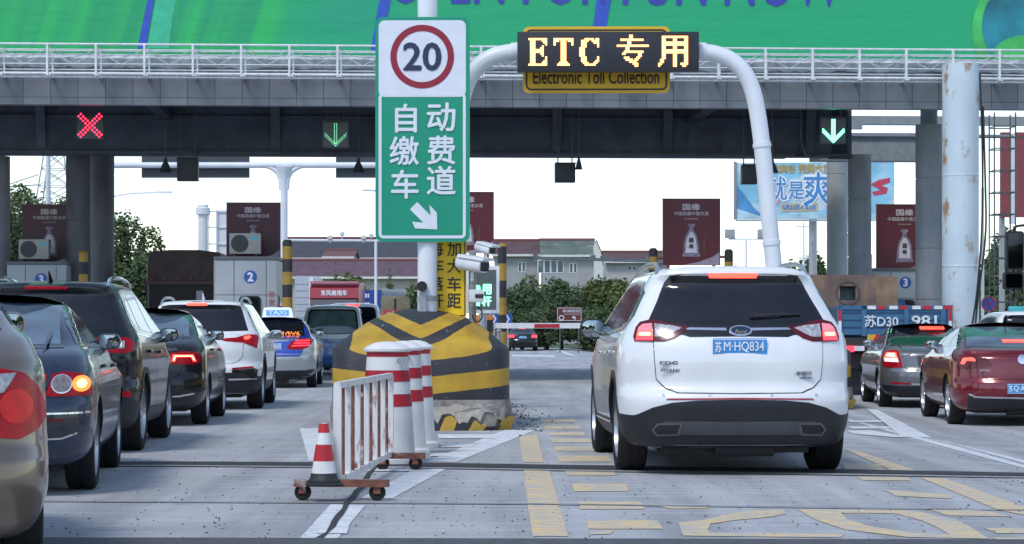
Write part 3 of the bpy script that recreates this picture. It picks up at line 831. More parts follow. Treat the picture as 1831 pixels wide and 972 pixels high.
# ------------------------------------------------------------------ white SUV in the open lane
FK = [ # z, yr, yf, w, cr, nr, cf, nf
 (.20, .50, 4.2, .72, .5, 3, .5, 3),
 (.25, .16, 4.6, .86, .5, 3, .6, 3),
 (.36, .05, 4.72, .925, .62, 3.0, .9, 2.6),
 (.50, .015, 4.77, .955, .66, 2.9, 1.0, 2.4),
 (.60, .0, 4.78, .962, .66, 2.9, 1.0, 2.4),
 (.665, .012, 4.77, .963, .66, 2.9, 1.0, 2.4),
 (.70, .065, 4.76, .962, .64, 2.9, 1.0, 2.4),
 (.76, .085, 4.74, .96, .62, 2.9, 1.0, 2.4),
 (.90, .075, 4.65, .96, .60, 2.9, 1.0, 2.4),
 (1.00, .085, 4.3, .955, .58, 2.9, 1.0, 2.6),
 (1.10, .12, 3.95, .94, .54, 2.9, .8, 3),
 (1.18, .165, 3.75, .905, .46, 3.0, .5, 3),
 (1.25, .22, 3.62, .86, .40, 3.2, .4, 3),
 (1.40, .33, 3.3, .785, .36, 3.4, .4, 3),
 (1.58, .46, 2.95, .70, .34, 3.4, .4, 3),
 (1.64, .42, 2.85, .665, .34, 3.4, .4, 3),
 (1.675, .44, 2.7, .63, .36, 3.2, .4, 3),
 (1.70, .62, 2.5, .54, .4, 2.8, .4, 3),
 (1.718, 1.0, 2.2, .36, .5, 2.5, .4, 2.6),
 (1.725, 1.3, 1.9, .15, .3, 2.2, .3, 2.2)]
WHITE = paint('pearl_white_paint', (.78, .79, .80), rough=.3)
fd = Car('white_suv', 'pearl white SUV with glowing tail lights driving alone into the open toll lane', 'car', (1.845, 18.0, 0), R(1.7), FK, 4.78, WHITE, R_t=.37, axr=.97, wb=2.85, tw=.25)
fd.underside()
# black lower bumper, skid panel, exhaust tips
fd.patch('lower_bumper', [(0, .625), (.35, .618), (.55, .60), (.70, .56), (.82, .50), (.93, .47), (.94, .26), (.80, .255), (.70, .25), (.45, .235), (0, .235)], PLAST(), sym=True, off=.006, skirt=.01)
fd.patch('skid_panel', [(0, .45), (.60, .45), (.64, .43), (.60, .345), (0, .345)], mat('grey_skid', (.06, .065, .07), .45), sym=True, off=.014, skirt=.01)
for sx in (1, -1):
    tp = [(sx * a, b) for a, b in ((.46, .44), (.66, .435), (.70, .38), (.665, .335), (.49, .345))]
    t = fd.patch('exhaust_tip', tp, mat('dark_chrome', (.16, .16, .17), .3, metal=.8), off=.022, skirt=.012)
    cx, cz = .60 * sx, .385
    fd.patch('pipe_mouth', [(cx + (a - cx) * .84, cz + (b - cz) * .72) for a, b in tp], DARK(), off=.024, skirt=0, parent=t)
fd.patch('reflector', [(.0, .638), (.58, .632), (.60, .622), (.0, .628)], LENS(), sym=True, off=.008, skirt=.006)
# tailgate panel over a dark gap
tg = [(.0, .675), (.50, .68), (.60, .72), (.665, .79), (.68, .95), (.685, 1.10), (.60, 1.13), (.45, 1.14), (.40, 1.165), (0, 1.165)]
fd.patch('panel_gap', [(a * 1.012, .71 + (b - .71) * 1.012 - .006) for a, b in tg], DARK(), sym=True, off=.001, skirt=0)
tgo = fd.patch('tailgate', tg, WHITE, sym=True, off=.007, skirt=.008, res=.04)
# rear window
fd.patch('window_surround', [(.0, 1.655), (.42, 1.65), (.53, 1.63), (.57, 1.58), (.64, 1.42), (.715, 1.27), (.735, 1.23), (.0, 1.20)], BLACK(), sym=True, off=.005, skirt=.008)
rw = fd.patch('rear_window', [(.0, 1.61), (.42, 1.605), (.52, 1.58), (.61, 1.40), (.685, 1.25), (.0, 1.235)], GLASS(), sym=True, off=.009, skirt=.004)
fd.patch('spoiler', [(0, 1.695), (.40, 1.69), (.53, 1.665), (.55, 1.635), (.42, 1.645), (0, 1.65)], WHITE, sym=True, off=.022, skirt=.03, res=.03)
fd.patch('brake_light', [(-.215, 1.648), (.185, 1.648), (.18, 1.622), (-.21, 1.622)], LIT(), off=.026, skirt=.01)
# band with chrome strip and oval badge
fd.patch('trim_band', [(0, 1.225), (.42, 1.225), (.50, 1.20), (.46, 1.145), (.40, 1.125), (0, 1.13)], BLACK(), sym=True, off=.010, skirt=.012)
for sx in (1, -1):
    fd.patch('chrome_strip', [(sx * a, b) for a, b in ((.10, 1.195), (.40, 1.198), (.43, 1.185), (.10, 1.178))], CHROME(), off=.016, skirt=.01, res=.04)
bd = fd.patch('badge', [(.014 + .092 * math.cos(t), 1.172 + .040 * math.sin(t)) for t in [2 * PI * i / 28 for i in range(28)]], CHROME(), off=.022, skirt=.014, res=.03)
fd.patch('badge_face', [(.014 + .080 * math.cos(t), 1.172 + .031 * math.sin(t)) for t in [2 * PI * i / 28 for i in range(28)]], mat('badge_blue', (.012, .02, .06), .2, coat=.5), off=.025, skirt=.003, res=.03, parent=bd)
m = MB(); m.text('Ford', .014, fd.bvh.ray_cast(Vector((.014, -3, 1.172)), Vector((0, 1, 0)))[0].y - .034, 1.172, w=.095, h=.034, shear=.25, heavy=.015); m.build('lettering', CHROME(), bd)
# tail lights
for sx in (1, -1):
    mir = lambda q: [(sx * a, b) for a, b in q]
    tl = fd.patch('tail_light', mir([(.40, 1.205), (.52, 1.225), (.62, 1.255), (.70, 1.265), (.78, 1.245), (.815, 1.20), (.835, 1.13), (.83, 1.095), (.69, 1.09), (.60, 1.09), (.52, 1.115), (.46, 1.155)]), LENSD(), off=.016, skirt=.02, res=.03)
    fd.patch('clear_lens', mir([(.455, 1.195), (.54, 1.213), (.67, 1.228), (.672, 1.125), (.60, 1.125), (.55, 1.145)]), CLEARL(), off=.021, skirt=.006, res=.03, parent=tl)
    fd.patch('pink_lens', mir([(.69, 1.232), (.76, 1.225), (.79, 1.20), (.80, 1.17), (.69, 1.17)]), mat('pink_lens', (.6, .22, .27), .15, coat=.5, emis=.35, ecol=(1, .2, .25)), off=.021, skirt=.006, res=.03, parent=tl)
    fd.patch('lit_bulb', mir([(.69, 1.166), (.80, 1.166), (.808, 1.128), (.69, 1.125)]), LIT(), off=.023, skirt=.006, res=.03, parent=tl)
    fd.patch('bulb_core', mir([(.705, 1.158), (.785, 1.158), (.79, 1.136), (.705, 1.134)]), CORE(), off=.026, skirt=.004, res=.03, parent=tl)
    fd.patch('red_lens', mir([(.69, 1.122), (.81, 1.124), (.815, 1.10), (.69, 1.098)]), LITR(), off=.022, skirt=.006, res=.03, parent=tl)
fd.plate(.0, 1.048, '苏M·HQ834')
for tx, x, z, w_, h_, hv in (('EDGE', -.55, .92, .19, .026, .03), ('TITANIUM', -.535, .858, .22, .026, .03), ('长安福特', .50, .835, .175, .032, .01), ('EcoBoost', .53, .80, .11, .016, .03)):
    m = MB(); m.text(tx, x, fd.bvh.ray_cast(Vector((x, -3, z)), Vector((0, 1, 0)))[0].y - .012, z, w=w_, h=h_, heavy=hv)
    m.build('chrome_lettering', mat('dull_chrome', (.22, .23, .25), .25, metal=.8), fd.root)
for x in (-.62, -.25, .25, .62):
    fd.patch('parking_sensor', [(x + .012 * math.cos(t), .66 + .012 * math.sin(t)) for t in [PI * i / 5 for i in range(10)]], mat('sensor_grey', (.5, .5, .52), .4), off=.004, skirt=0, res=.02)
# wiper
b = MB(); hy = lambda x, z: fd.bvh.ray_cast(Vector((x, -3, z)), Vector((0, 1, 0)))[0].y - .03
b.tube([(.13, hy(.13, 1.30), 1.30), (.35, hy(.35, 1.312), 1.312), (.52, hy(.52, 1.315), 1.315)], [.022, .016, .008], 8)
b.tube([(.10, hy(.1, 1.292), 1.292), (.35, hy(.35, 1.298) + .01, 1.298)], .012, 6); b.build('wiper', PLAST(), fd.root)
for side in (-1, 1):
    fd.dlo(side, [(.62, 1.19), (.50, 1.30), (.60, 1.50), (.95, 1.60), (1.6, 1.625), (2.3, 1.60), (2.75, 1.50), (3.35, 1.23), (3.45, 1.14), (2.2, 1.135)],
           [[(.75, 1.25), (.66, 1.33), (.75, 1.48), (1.0, 1.555), (1.12, 1.56), (1.02, 1.23)], [(1.07, 1.215), (1.17, 1.56), (1.6, 1.585), (2.0, 1.57), (2.02, 1.18)], [(2.10, 1.175), (2.08, 1.565), (2.3, 1.55), (2.7, 1.46), (3.2, 1.22), (3.2, 1.165)]])
    fd.doorlines(side, [[(2.06, .30), (2.05, .7), (2.07, 1.13)], [(3.25, .35), (3.28, .8), (3.30, 1.12)], [(1.38, .62), (1.25, .75), (1.12, 1.0), (1.08, 1.14)]])
    fd.handle(side, 1.35, 1.0, CHROME()); fd.handle(side, 2.4, .985, CHROME())
    fd.mirror_(side, 3.12, 1.20, PLAST(), w=.24, h=.185, xoff=.07)
    fd.patch('sill_cladding', [(1.42, .26), (1.42, .42), (3.38, .40), (3.38, .25)], PLAST(), axis='side', side=side, off=.008, skirt=.01)
    fd.patch('sill_trim', [(1.5, .385), (1.5, .40), (3.3, .385), (3.3, .37)], CHROME(), axis='side', side=side, off=.014, skirt=.004)
    fd.patch('bumper_side', [(.02, .50), (.20, .49), (.50, .50), (.575, .52), (.60, .24), (.15, .24), (.02, .3)], PLAST(), axis='side', side=side, off=.009, skirt=.012)
    for y in fd.whe:
        Rr = fd.R_t + .055
        arc = [(y + math.cos(t) * rr, fd.R_t + math.sin(t) * rr) for rr, seq in ((Rr + .055, range(25)), (Rr - .0, range(24, -1, -1))) for t in [R(4 + 172 * i / 24) for i in seq]]
        fd.patch('arch_cladding', arc, PLAST(), axis='side', side=side, off=.008, skirt=.01, res=.04)
fd.rail([(.62, .58, 1.64), (.61, .75, 1.715), (.60, 1.0, 1.745), (.60, 1.7, 1.755), (.61, 2.3, 1.73), (.62, 2.6, 1.68)], mat('satin_silver', (.5, .51, .53), .3, metal=.8), r=.02)

# ------------------------------------------------------------------ the other cars
def sedan_keys(L=4.75, W=.91, Ht=1.46, belt=1.04, lip=.97, deck=.62, gt=1.55, bump=.64, fg=2.05):
    a = Ht / 1.46
    return [(.18, .5, L - .5, W * .76, .5, 3, .5, 3), (.23, .2, L - .25, W * .88, .5, 3, .6, 3), (.34, .05, L - .06, W * .965, .66, 2.7, .9, 2.4),
            (bump - .12, .0, L, W, .72, 2.6, 1.0, 2.3), (bump, .012, L, W, .72, 2.6, 1.0, 2.3), (bump + .04, .055, L - .01, W, .7, 2.6, 1.0, 2.3),
            (bump + .14, .07, L - .06, W * .995, .68, 2.6, 1.0, 2.3), (lip - .09, .085, L - .3, W * .985, .66, 2.6, 1.0, 2.3), (lip - .02, .11, L - .7, W * .965, .64, 2.6, 1.0, 2.4),
            (lip + .01, .17, L - 1.0, W * .945, .6, 2.7, .8, 2.6), (belt - .015, .34, L - 1.2, W * .915, .5, 2.8, .6, 3), (belt + .02, deck, L - 1.35, W * .865, .34, 3, .5, 3),
            (belt + .17, deck + (gt - deck) * .42, L - 1.72, W * .765, .34, 3, .45, 3), (Ht - .12 * a, gt - .10, L - fg - .1, W * .665, .36, 3, .45, 3), (Ht - .055, gt + .16, L - fg - .35, W * .60, .4, 2.8, .45, 2.8),
            (Ht - .022, gt + .42, L - fg - .6, W * .47, .45, 2.6, .4, 2.6), (Ht - .006, gt + .66, L - fg - .85, W * .26, .3, 2.3, .3, 2.3), (Ht, gt + .8, L - fg - 1.0, W * .1, .1, 2.2, .1, 2.2)]
def suv_keys(L, W, Ht):
    kz = Ht / 1.725; kw = W / .963
    return [((z - .2) * (Ht - .2) / 1.525 + .2, yr, yf + L - 4.78, w_ * kw, cr, nr, cf, nf) for z, yr, yf, w_, cr, nr, cf, nf in FK]
def sedan_glass(c, belt, Ht, deck, gt, bw, tw_, gl=None, fg=2.05, chrome=False, sides=(-1, 1)):
    """rear screen, side windows, door lines, handles, mirrors"""
    gl = gl or GLASS()
    z0, z1 = belt + .035, Ht - .068
    c.patch('window_surround', [(0, z1 + .02), (tw_ * .8, z1 + .015), (tw_ + .02, z1 - .01), (bw + .03, z0 - .01), (0, z0 - .02)], BLACK(), sym=True, off=.004, skirt=.006)
    c.patch('rear_window', [(0, z1), (tw_ * .8, z1 - .006), (tw_, z1 - .03), (bw, z0 + .015), (0, z0)], gl, sym=True, off=.007, skirt=.004)
    L = c.L
    e = L - fg
    out = [(deck + .30, belt + .05), (deck + .62, belt + .19), (gt - .02, Ht - .14), (gt + .40, Ht - .075), (gt + 1.0, Ht - .06), (e - .45, Ht - .10), (e + .05, belt + .20), (e + .55, belt + .03), (e - .1, belt + .015), (deck + 1.2, belt + .02)]
    cx = sum(p[0] for p in out) / len(out); cz = sum(p[1] for p in out) / len(out)
    grow = lambda k: [(cx + (a - cx) * k, cz + (b - cz) * (k + (k - 1) * 3)) for a, b in out]
    B = gt + .98                      # centre pillar
    wins = [[(deck + .42, belt + .065), (deck + .66, belt + .175), (gt - .02, Ht - .165), (gt + .12, Ht - .135), (gt + .1, belt + .05)],
            [(gt + .15, belt + .05), (gt + .17, Ht - .13), (gt + .42, Ht - .10), (B - .06, Ht - .085), (B - .04, belt + .045)],
            [(B + .04, belt + .045), (B + .02, Ht - .085), (e - .47, Ht - .122), (e + .02, belt + .185), (e + .40, belt + .05)]]
    for sd in sides:
        c.dlo(sd, out, wins, trim=grow(1.025) if chrome else None)
        c.doorlines(sd, [[(B, .30), (B - .01, belt)], [(c.whe[0] + .42, .55), (c.whe[0] + .2, .78), (gt - .1, belt)], [(c.whe[1] - .45, .30), (c.whe[1] - .43, belt - .02)], [(c.whe[0] + .45, .28), (c.whe[1] - .44, .28)]])
        c.handle(sd, B - .85, belt - .12); c.handle(sd, B + .25, belt - .13)
        c.mirror_(sd, e + .12, belt + .06, w=.185, h=.13)
def trunk(c, z0, z1, w0, w1, m):
    pl = [(0, z0), (w0 - .05, z0), (w0, z0 + .04), (w1, z1 - .03), (w1 - .04, z1), (0, z1)]
    zc = (z0 + z1) / 2
    c.patch('panel_gap', [(a * 1.015, zc + (b - zc) * 1.05) for a, b in pl], DARK(), sym=True, off=.001, skirt=0)
    return c.patch('boot_lid', pl, m, sym=True, off=.006, skirt=.006)
def circ(x, z, r, n=18): return [(x + r * math.cos(2 * PI * i / n), z + r * math.sin(2 * PI * i / n)) for i in range(n)]

# --- dark blue saloon, second in the left queue
NAVY = paint('dark_blue_grey_paint', (.036, .050, .085), metal=.3, rough=.25)
K = dict(belt=1.03, Ht=1.46, deck=.62, gt=1.60)
c = Car('dark_saloon', 'dark blue grey saloon with twin round tail lamps and an amber one lit', 'car', (-3.87, 15.6, 0), R(6.5), sedan_keys(4.75, .915, 1.46, 1.03, .93, .62, 1.60, .66), 4.75, NAVY, R_t=.325, axr=1.0, wb=2.7, tw=.22)
c.underside()
trunk(c, .70, .955, .58, .66, NAVY)
sedan_glass(c, 1.03, 1.46, .62, 1.60, .64, .56, gl=GLASS2())
for sx in (1, -1):
    q = lambda pl: [(sx * a, b) for a, b in pl]
    t = c.patch('tail_light', q([(.59, .715), (.63, .87), (.70, .885), (.82, .875), (.875, .83), (.885, .74), (.86, .715)]), LENS(), off=.012, skirt=.016, res=.03)
    c.patch('lamp_ring', circ(sx * .69, .80, .068), CHROME(), off=.016, skirt=.006, res=.03, parent=t)
    c.patch('reverse_lamp', circ(sx * .69, .80, .060), mat('smoky_lens', (.26, .22, .23), .2, coat=.2, var=.4, scale=25), off=.019, skirt=.004, res=.03, parent=t)
    c.patch('indicator', circ(sx * .815, .80, .056), AMBER(), off=.019, skirt=.004, res=.03, parent=t)
    c.patch('bulb_core', circ(sx * .815, .80, .03), mat('amber_hot_core', (1, .6, .2), .2, emis=3, ecol=(1, .55, .15), var=.2), off=.022, skirt=.003, res=.02, parent=t)
    c.patch('tail_light', q([(.36, .75), (.40, .85), (.60, .87), (.565, .72), (.42, .72)]), LENS(), off=.014, skirt=.016, res=.03)
    c.patch('bumper_strip', q([(.1, .60), (.80, .60), (.88, .605), (.88, .588), (.1, .584)]), CHROME(), off=.008, skirt=.008)
    c.patch('reflector', q([(.45, .555), (.72, .56), (.70, .535), (.45, .535)]), LENSD(), off=.006, skirt=.006)
c.patch('bumper_recess', [(0, .57), (.80, .575), (.84, .56), (.78, .44), (.70, .42), (0, .41)], mat('dark_bumper_recess', (.022, .026, .036), .35, coat=.5), sym=True, off=.003, skirt=.004)
c.line('bumper_trim', [(.1, .405), (.70, .415), (.80, .45)], CHROME(), wd=.012)
c.patch('boot_trim', [(0, .905), (.42, .90), (.44, .888), (0, .888)], CHROME(), sym=True, off=.014, skirt=.008)
c.plate(0, .79, '苏M·7A216')
# --- champagne car nearest the camera
CHAMP = paint('champagne_paint', (.17, .125, .09), metal=.45, rough=.3)
c = Car('champagne_car', 'champagne beige car cut by the left edge with a large red tail lamp', 'car', (-2.885, 9.75, 0), R(17), sedan_keys(4.5, .91, 1.50, 1.16, 1.06, .50, 1.5, .60), 4.5, CHAMP, R_t=.31, axr=.95, wb=2.6, tw=.2)
c.underside()
sedan_glass(c, 1.16, 1.50, .50, 1.5, .66, .56, gl=GLASS2())
trunk(c, .64, 1.02, .55, .62, CHAMP)
for sx in (1, -1):
    q = lambda pl: [(sx * a, b) for a, b in pl]
    t = c.patch('tail_light', q([(.46, .74), (.50, .985), (.62, 1.01), (.76, .985), (.825, .93), (.865, .85), (.875, .78), (.82, .72), (.74, .685), (.60, .70)]), LENS(), off=.014, skirt=.02, res=.03)
    c.patch('lamp_bowl', circ(sx * .72, .835, .08), mat('red_lamp_bowl', (.40, .006, .014), .2, coat=.1, var=.4, scale=12, emis=.12, ecol=(1, .02, .03), spec=.2), off=.018, skirt=.006, res=.03, parent=t)
    c.patch('clear_lens', q([(.50, .975), (.72, .985), (.66, .90), (.53, .88)]), CLEARL(), off=.018, skirt=.006, res=.03, parent=t)
c.plate(0, .80, '苏M·5K308')
# --- black SUV, third in the left queue
BLK = paint('black_paint', (.010, .011, .014), rough=.2)
sk = suv_keys(4.43, .905, 1.68)
c = Car('black_suv', 'tall black SUV with silver roof rails and squared red tail lamps', 'car', (-4.47, 21.15, 0), R(3.2), sk, 4.43, BLK, R_t=.36, axr=.92, wb=2.6, tw=.235)
SUVZ = lambda z: (z - .2) * 1.48 / 1.525 + .2
def suv_rear(c, kx, gz0, gz1, gw0, gw1, m):
    c.patch('window_surround', [(0, gz1 + .03), (gw1 * .8, gz1 + .025), (gw1 + .03, gz1), (gw0 + .04, gz0 - .01), (0, gz0 - .03)], BLACK(), sym=True, off=.005, skirt=.008)
    c.patch('rear_window', [(0, gz1 - .01), (gw1 * .85, gz1 - .016), (gw1, gz1 - .04), (gw0, gz0 + .01), (0, gz0)], GLASS(), sym=True, off=.009, skirt=.004)
    tg = [(.0, .69), (.48, .69), (.58, .73), (.64, .80), (.66, 1.08), (.55, 1.12), (0, 1.13)]
    c.patch('panel_gap', [(a * 1.015, .9 + (b - .9) * 1.02) for a, b in tg], DARK(), sym=True, off=.001, skirt=0)
    c.patch('tailgate', tg, m, sym=True, off=.007, skirt=.008)
    c.patch('lower_bumper', [(0, .56), (.60, .555), (.80, .53), (.92, .49), (.93, .25), (.5, .235), (0, .235)], PLAST(), sym=True, off=.006, skirt=.01)
def suv_side(c, sd, Ht, L, chrome=False, clad=True):
    kz = (Ht - .2) / 1.525; ZZ = lambda z: (z - .2) * kz + .2; e = L - 4.78
    out = [(.66, ZZ(1.19)), (.55, ZZ(1.30)), (.64, ZZ(1.50)), (.95, ZZ(1.60)), (1.6, ZZ(1.625)), (2.3 + e, ZZ(1.60)), (2.75 + e, ZZ(1.50)), (3.35 + e, ZZ(1.23)), (3.45 + e, ZZ(1.14)), (2.2, ZZ(1.135))]
    tr = None
    if chrome:
        cx, cz = 2.0, ZZ(1.38); tr = [(cx + (a - cx) * 1.02, cz + (b - cz) * 1.09) for a, b in out]
    c.dlo(sd, out, [[(.79, ZZ(1.25)), (.70, ZZ(1.33)), (.79, ZZ(1.48)), (1.0, ZZ(1.555)), (1.12, ZZ(1.56)), (1.02, ZZ(1.23))], [(1.07, ZZ(1.215)), (1.17, ZZ(1.56)), (1.6, ZZ(1.585)), (1.9, ZZ(1.57)), (1.92, ZZ(1.18))], [(2.0, ZZ(1.175)), (1.98, ZZ(1.565)), (2.3 + e, ZZ(1.55)), (2.7 + e, ZZ(1.46)), (3.2 + e, ZZ(1.22)), (3.2 + e, ZZ(1.165))]], trim=tr)
    c.doorlines(sd, [[(1.96, .30), (1.96, ZZ(1.13))], [(c.whe[1] - .5, .35), (3.25 + e, ZZ(1.1))], [(1.38, .62), (1.25, .75), (1.1, ZZ(1.12))]])
    c.handle(sd, 1.3, ZZ(1.0), c.pnt); c.handle(sd, 2.25, ZZ(.985), c.pnt)
    if clad:
        for y in c.whe:
            Rr = c.R_t + .055
            arc = [(y + math.cos(t) * rr, c.R_t + math.sin(t) * rr) for rr, seq in ((Rr + .05, range(21)), (Rr, range(20, -1, -1))) for t in [R(4 + 172 * i / 20) for i in seq]]
            c.patch('arch_cladding', arc, PLAST(), axis='side', side=sd, off=.008, skirt=.01, res=.05)
        c.patch('sill_cladding', [(c.whe[0] + .46, .26), (c.whe[0] + .46, .42), (c.whe[1] - .46, .40), (c.whe[1] - .46, .25)], PLAST(), axis='side', side=sd, off=.008, skirt=.01)
    c.patch('bumper_side', [(.02, .50), (.20, .49), (.42, .50), (.5, .52), (.53, .24), (.15, .24), (.02, .3)], PLAST(), axis='side', side=sd, off=.009, skirt=.012)
c.underside()
suv_rear(c, 1, 1.20, 1.58, .63, .52, BLK)
for sd in (-1, 1):
    suv_side(c, sd, 1.68, 4.43, chrome=True)
    c.mirror_(sd, 2.85, 1.14, w=.20, h=.145, xoff=.08)
    q = lambda pl: [(sd * a, b) for a, b in pl]
    t = c.patch('tail_light', q([(.42, .975), (.42, 1.10), (.64, 1.12), (.80, 1.11), (.84, 1.06), (.84, .99), (.78, .965)]), LENS(), off=.013, skirt=.018, res=.03)
    for x0, x1 in ((.45, .60), (.64, .76)):
        u = c.patch('lamp_frame', q([(x0, 1.01), (x0, 1.075), (x1, 1.08), (x1, 1.01)]), CLEARL(), off=.018, skirt=.006, res=.03, parent=t)
        c.patch('lamp_core', q([(x0 + .025, 1.025), (x0 + .025, 1.06), (x1 - .025, 1.062), (x1 - .025, 1.025)]), mat('white_lamp_core', (.85, .85, .88), .2, emis=.3, ecol=(1, .95, .95)), off=.02, skirt=.004, res=.03, parent=t)
    c.patch('reflector', q([(.60, .60), (.82, .60), (.83, .545), (.60, .555)]), LENS(), off=.010, skirt=.008)
c.patch('brake_light', [(-.2, 1.605), (.2, 1.605), (.2, 1.585), (-.2, 1.585)], LENS(), off=.02, skirt=.01)
c.rail([(.58, .5, 1.60), (.575, .68, 1.675), (.57, .95, 1.70), (.57, 1.7, 1.71), (.575, 2.2, 1.68), (.58, 2.4, 1.64)], CHROME(), r=.019)
b = MB(); b.cyl((0, .75, 1.66), (0, .60, 1.76), .025, .006, 8); b.build('antenna', PLAST(), c.root)
c.plate(0, .85, '苏K·82D91')
# --- black saloon, fourth
BLK2 = paint('black_green_paint', (.012, .014, .017), rough=.2)
c = Car('black_saloon', 'black saloon with chrome window line and U-shaped brake lamps glowing', 'car', (-4.63, 27.3, 0), R(2.8), sedan_keys(4.5, .853, 1.47, 1.06, .985, .52, 1.42, .60), 4.5, BLK2, R_t=.305, axr=.98, wb=2.6, tw=.2)
c.underside()
trunk(c, .62, 1.0, .56, .64, BLK2)
sedan_glass(c, 1.06, 1.47, .52, 1.42, .62, .54, gl=GLASS2(), chrome=True)
for sx in (1, -1):
    q = lambda pl: [(sx * a, b) for a, b in pl]
    t = c.patch('tail_light', q([(.42, .77), (.42, .90), (.56, .925), (.74, .915), (.78, .87), (.77, .79), (.72, .765)]), LENS(), off=.012, skirt=.016, res=.03)
    c.patch('lit_bulb', q([(.455, .80), (.47, .885), (.70, .885), (.735, .80), (.70, .80), (.675, .855), (.51, .855), (.495, .80)]), LIT(), off=.017, skirt=.006, res=.03, parent=t)
    c.patch('bulb_core', q([(.475, .815), (.49, .87), (.69, .87), (.715, .815), (.705, .815), (.68, .862), (.50, .862), (.487, .815)]), CORE(), off=.020, skirt=.004, res=.03, parent=t)
    c.patch('bumper_strip', q([(.15, .375), (.55, .385), (.72, .415), (.72, .398), (.55, .368), (.15, .358)]), CHROME(), off=.008, skirt=.008)
m = MB(); m.text('SANTANA', .40, c.bvh.ray_cast(Vector((.4, -3, .955)), Vector((0, 1, 0)))[0].y - .014, .955, w=.26, h=.03, heavy=.03); m.build('chrome_lettering', CHROME(), c.root)
c.plate(0, .80, '苏M·30F62')
# --- white crossover, fifth
c = Car('white_crossover', 'white crossover with sharp pointed red tail lamps behind the black saloon', 'car', (-4.65, 33.1, 0), R(2.4), suv_keys(4.63, .925, 1.65), 4.63, WHITE, R_t=.37, axr=.93, wb=2.66, tw=.235)
c.underside()
suv_rear(c, 1, 1.19, 1.545, .68, .56, WHITE)
c.patch('bumper_recess', [(.5, .60), (.82, .62), (.86, .60), (.84, .48), (.5, .47)], BLACK(), off=.012, skirt=.01)
c.patch('bumper_trim', [(.45, .47), (.84, .475), (.85, .455), (.45, .445)], CHROME(), off=.018, skirt=.01)
for sd in (-1, 1):
    suv_side(c, sd, 1.65, 4.63, chrome=True)
    c.mirror_(sd, 3.0, 1.12, w=.20, h=.14, xoff=.08)
    q = lambda pl: [(sd * a, b) for a, b in pl]
    t = c.patch('tail_light', q([(.28, 1.055), (.55, 1.075), (.70, 1.12), (.83, 1.12), (.86, 1.08), (.845, .92), (.80, .945), (.66, 1.0), (.40, 1.02)]), LENS(), off=.014, skirt=.02, res=.03)
    c.patch('lit_bulb', q([(.66, 1.085), (.72, 1.105), (.76, 1.085), (.72, 1.045), (.66, 1.05)]), LIT(), off=.02, skirt=.006, res=.03, parent=t)
    c.patch('reflector', q([(.50, .625), (.80, .645), (.80, .625), (.50, .605)]), LENS(), off=.016, skirt=.008)
c.patch('brake_light', [(-.20, 1.585), (.10, 1.585), (.10, 1.56), (-.20, 1.56)], LIT(), off=.025, skirt=.01)
c.rail([(.60, .55, 1.57), (.59, .72, 1.645), (.585, 1.0, 1.68), (.585, 1.7, 1.69), (.59, 2.2, 1.665), (.60, 2.45, 1.62)], mat('satin_silver', (.5, .51, .53), .3, metal=.8), r=.02)
b = MB(); b.cyl((0, .95, 1.62), (0, .80, 1.74), .03, .008, 8); b.build('antenna', WHITE, c.root)
c.plate(0, .90, '苏M·19G75')
# --- taxi, sixth
SILV = paint('silver_paint', (.42, .43, .45), metal=.6, rough=.3)
BLUE = paint('taxi_blue_paint', (.02, .06, .42), rough=.25)
c = Car('taxi', 'blue and silver taxi with a lit roof sign reading TAXI', 'taxi', (-4.92, 45.7, 0), R(2.3), sedan_keys(4.65, .90, 1.47, 1.05, 1.0, .58, 1.48, .70), 4.65, SILV, R_t=.31, axr=1.0, wb=2.65, tw=.2)
c.body.data.materials.append(BLUE)
for p in c.body.data.polygons:
    if p.center.z > 1.045 and p.material_index == 0: p.material_index = 2
c.underside()
trunk(c, .66, 1.035, .60, .70, BLUE)
sedan_glass(c, 1.05, 1.47, .58, 1.48, .62, .54)
for sx in (1, -1):
    q = lambda pl: [(sx * a, b) for a, b in pl]
    t = c.patch('tail_light', q([(.30, .83), (.40, .95), (.60, 1.01), (.78, 1.0), (.80, .93), (.74, .84), (.60, .79), (.36, .80)]), LENS(), off=.014, skirt=.018, res=.03)
    for z in (.86, .91, .955):
        c.patch('lit_strip', q([(.40 + (z - .86) * .8, z), (.76, z + .01), (.76, z + .028), (.42 + (z - .86) * .8, z + .02)]), LITR(), off=.019, skirt=.005, res=.03, parent=t)
c.patch('boot_trim', [(0, .985), (.34, .98), (.36, .962), (0, .955)], CHROME(), sym=True, off=.014, skirt=.008)
c.patch('lower_bumper', [(0, .36), (.70, .37), (.86, .40), (.86, .25), (.5, .235), (0, .235)], PLAST(), sym=True, off=.006, skirt=.01)
c.plate(-.0, .86, '苏D·T6380')
sg = MB(); sg.prism([(-.33, 0), (.33, 0), (.29, .20), (.25, .215), (-.25, .215), (-.29, .20)], 2.0, 2.16)
sg = sg.build('roof_sign', mat('roof_sign_white', (.75, .78, .8), .4, emis=.25, ecol=(.9, .95, 1)), c.root); sg.location = (0, 0, 1.462)
m = MB(); m.bx(-.24, .24, 1.985, 2.002, .045, .165); m.build('sign_panel', mat('sign_sky_blue', (.06, .35, .75), .4, emis=.25, ecol=(.1, .45, .9)), sg)
m = MB(); m.text('TAXI', 0, 1.98, .105, w=.38, h=.085, heavy=.04); m.build('lettering', mat('white_lettering', (.85, .86, .88), .5), sg)
bmx = ['.#.#..##.#..#.#.', '####.#.##.##.##.', '.##.##.#.##.#.##', '#.##.##.##.#.##.']
m = MB()
for j, r_ in enumerate(bmx):
    for i, ch in enumerate(r_):
        if ch == '#': m.box((.12 + i * .028, .70, 1.15 - j * .028), (.02, .02, .02))
m.build('message_display', mat('orange_led', (1, .35, .05), .4, emis=1.6, ecol=(1, .22, .03)), c.root)
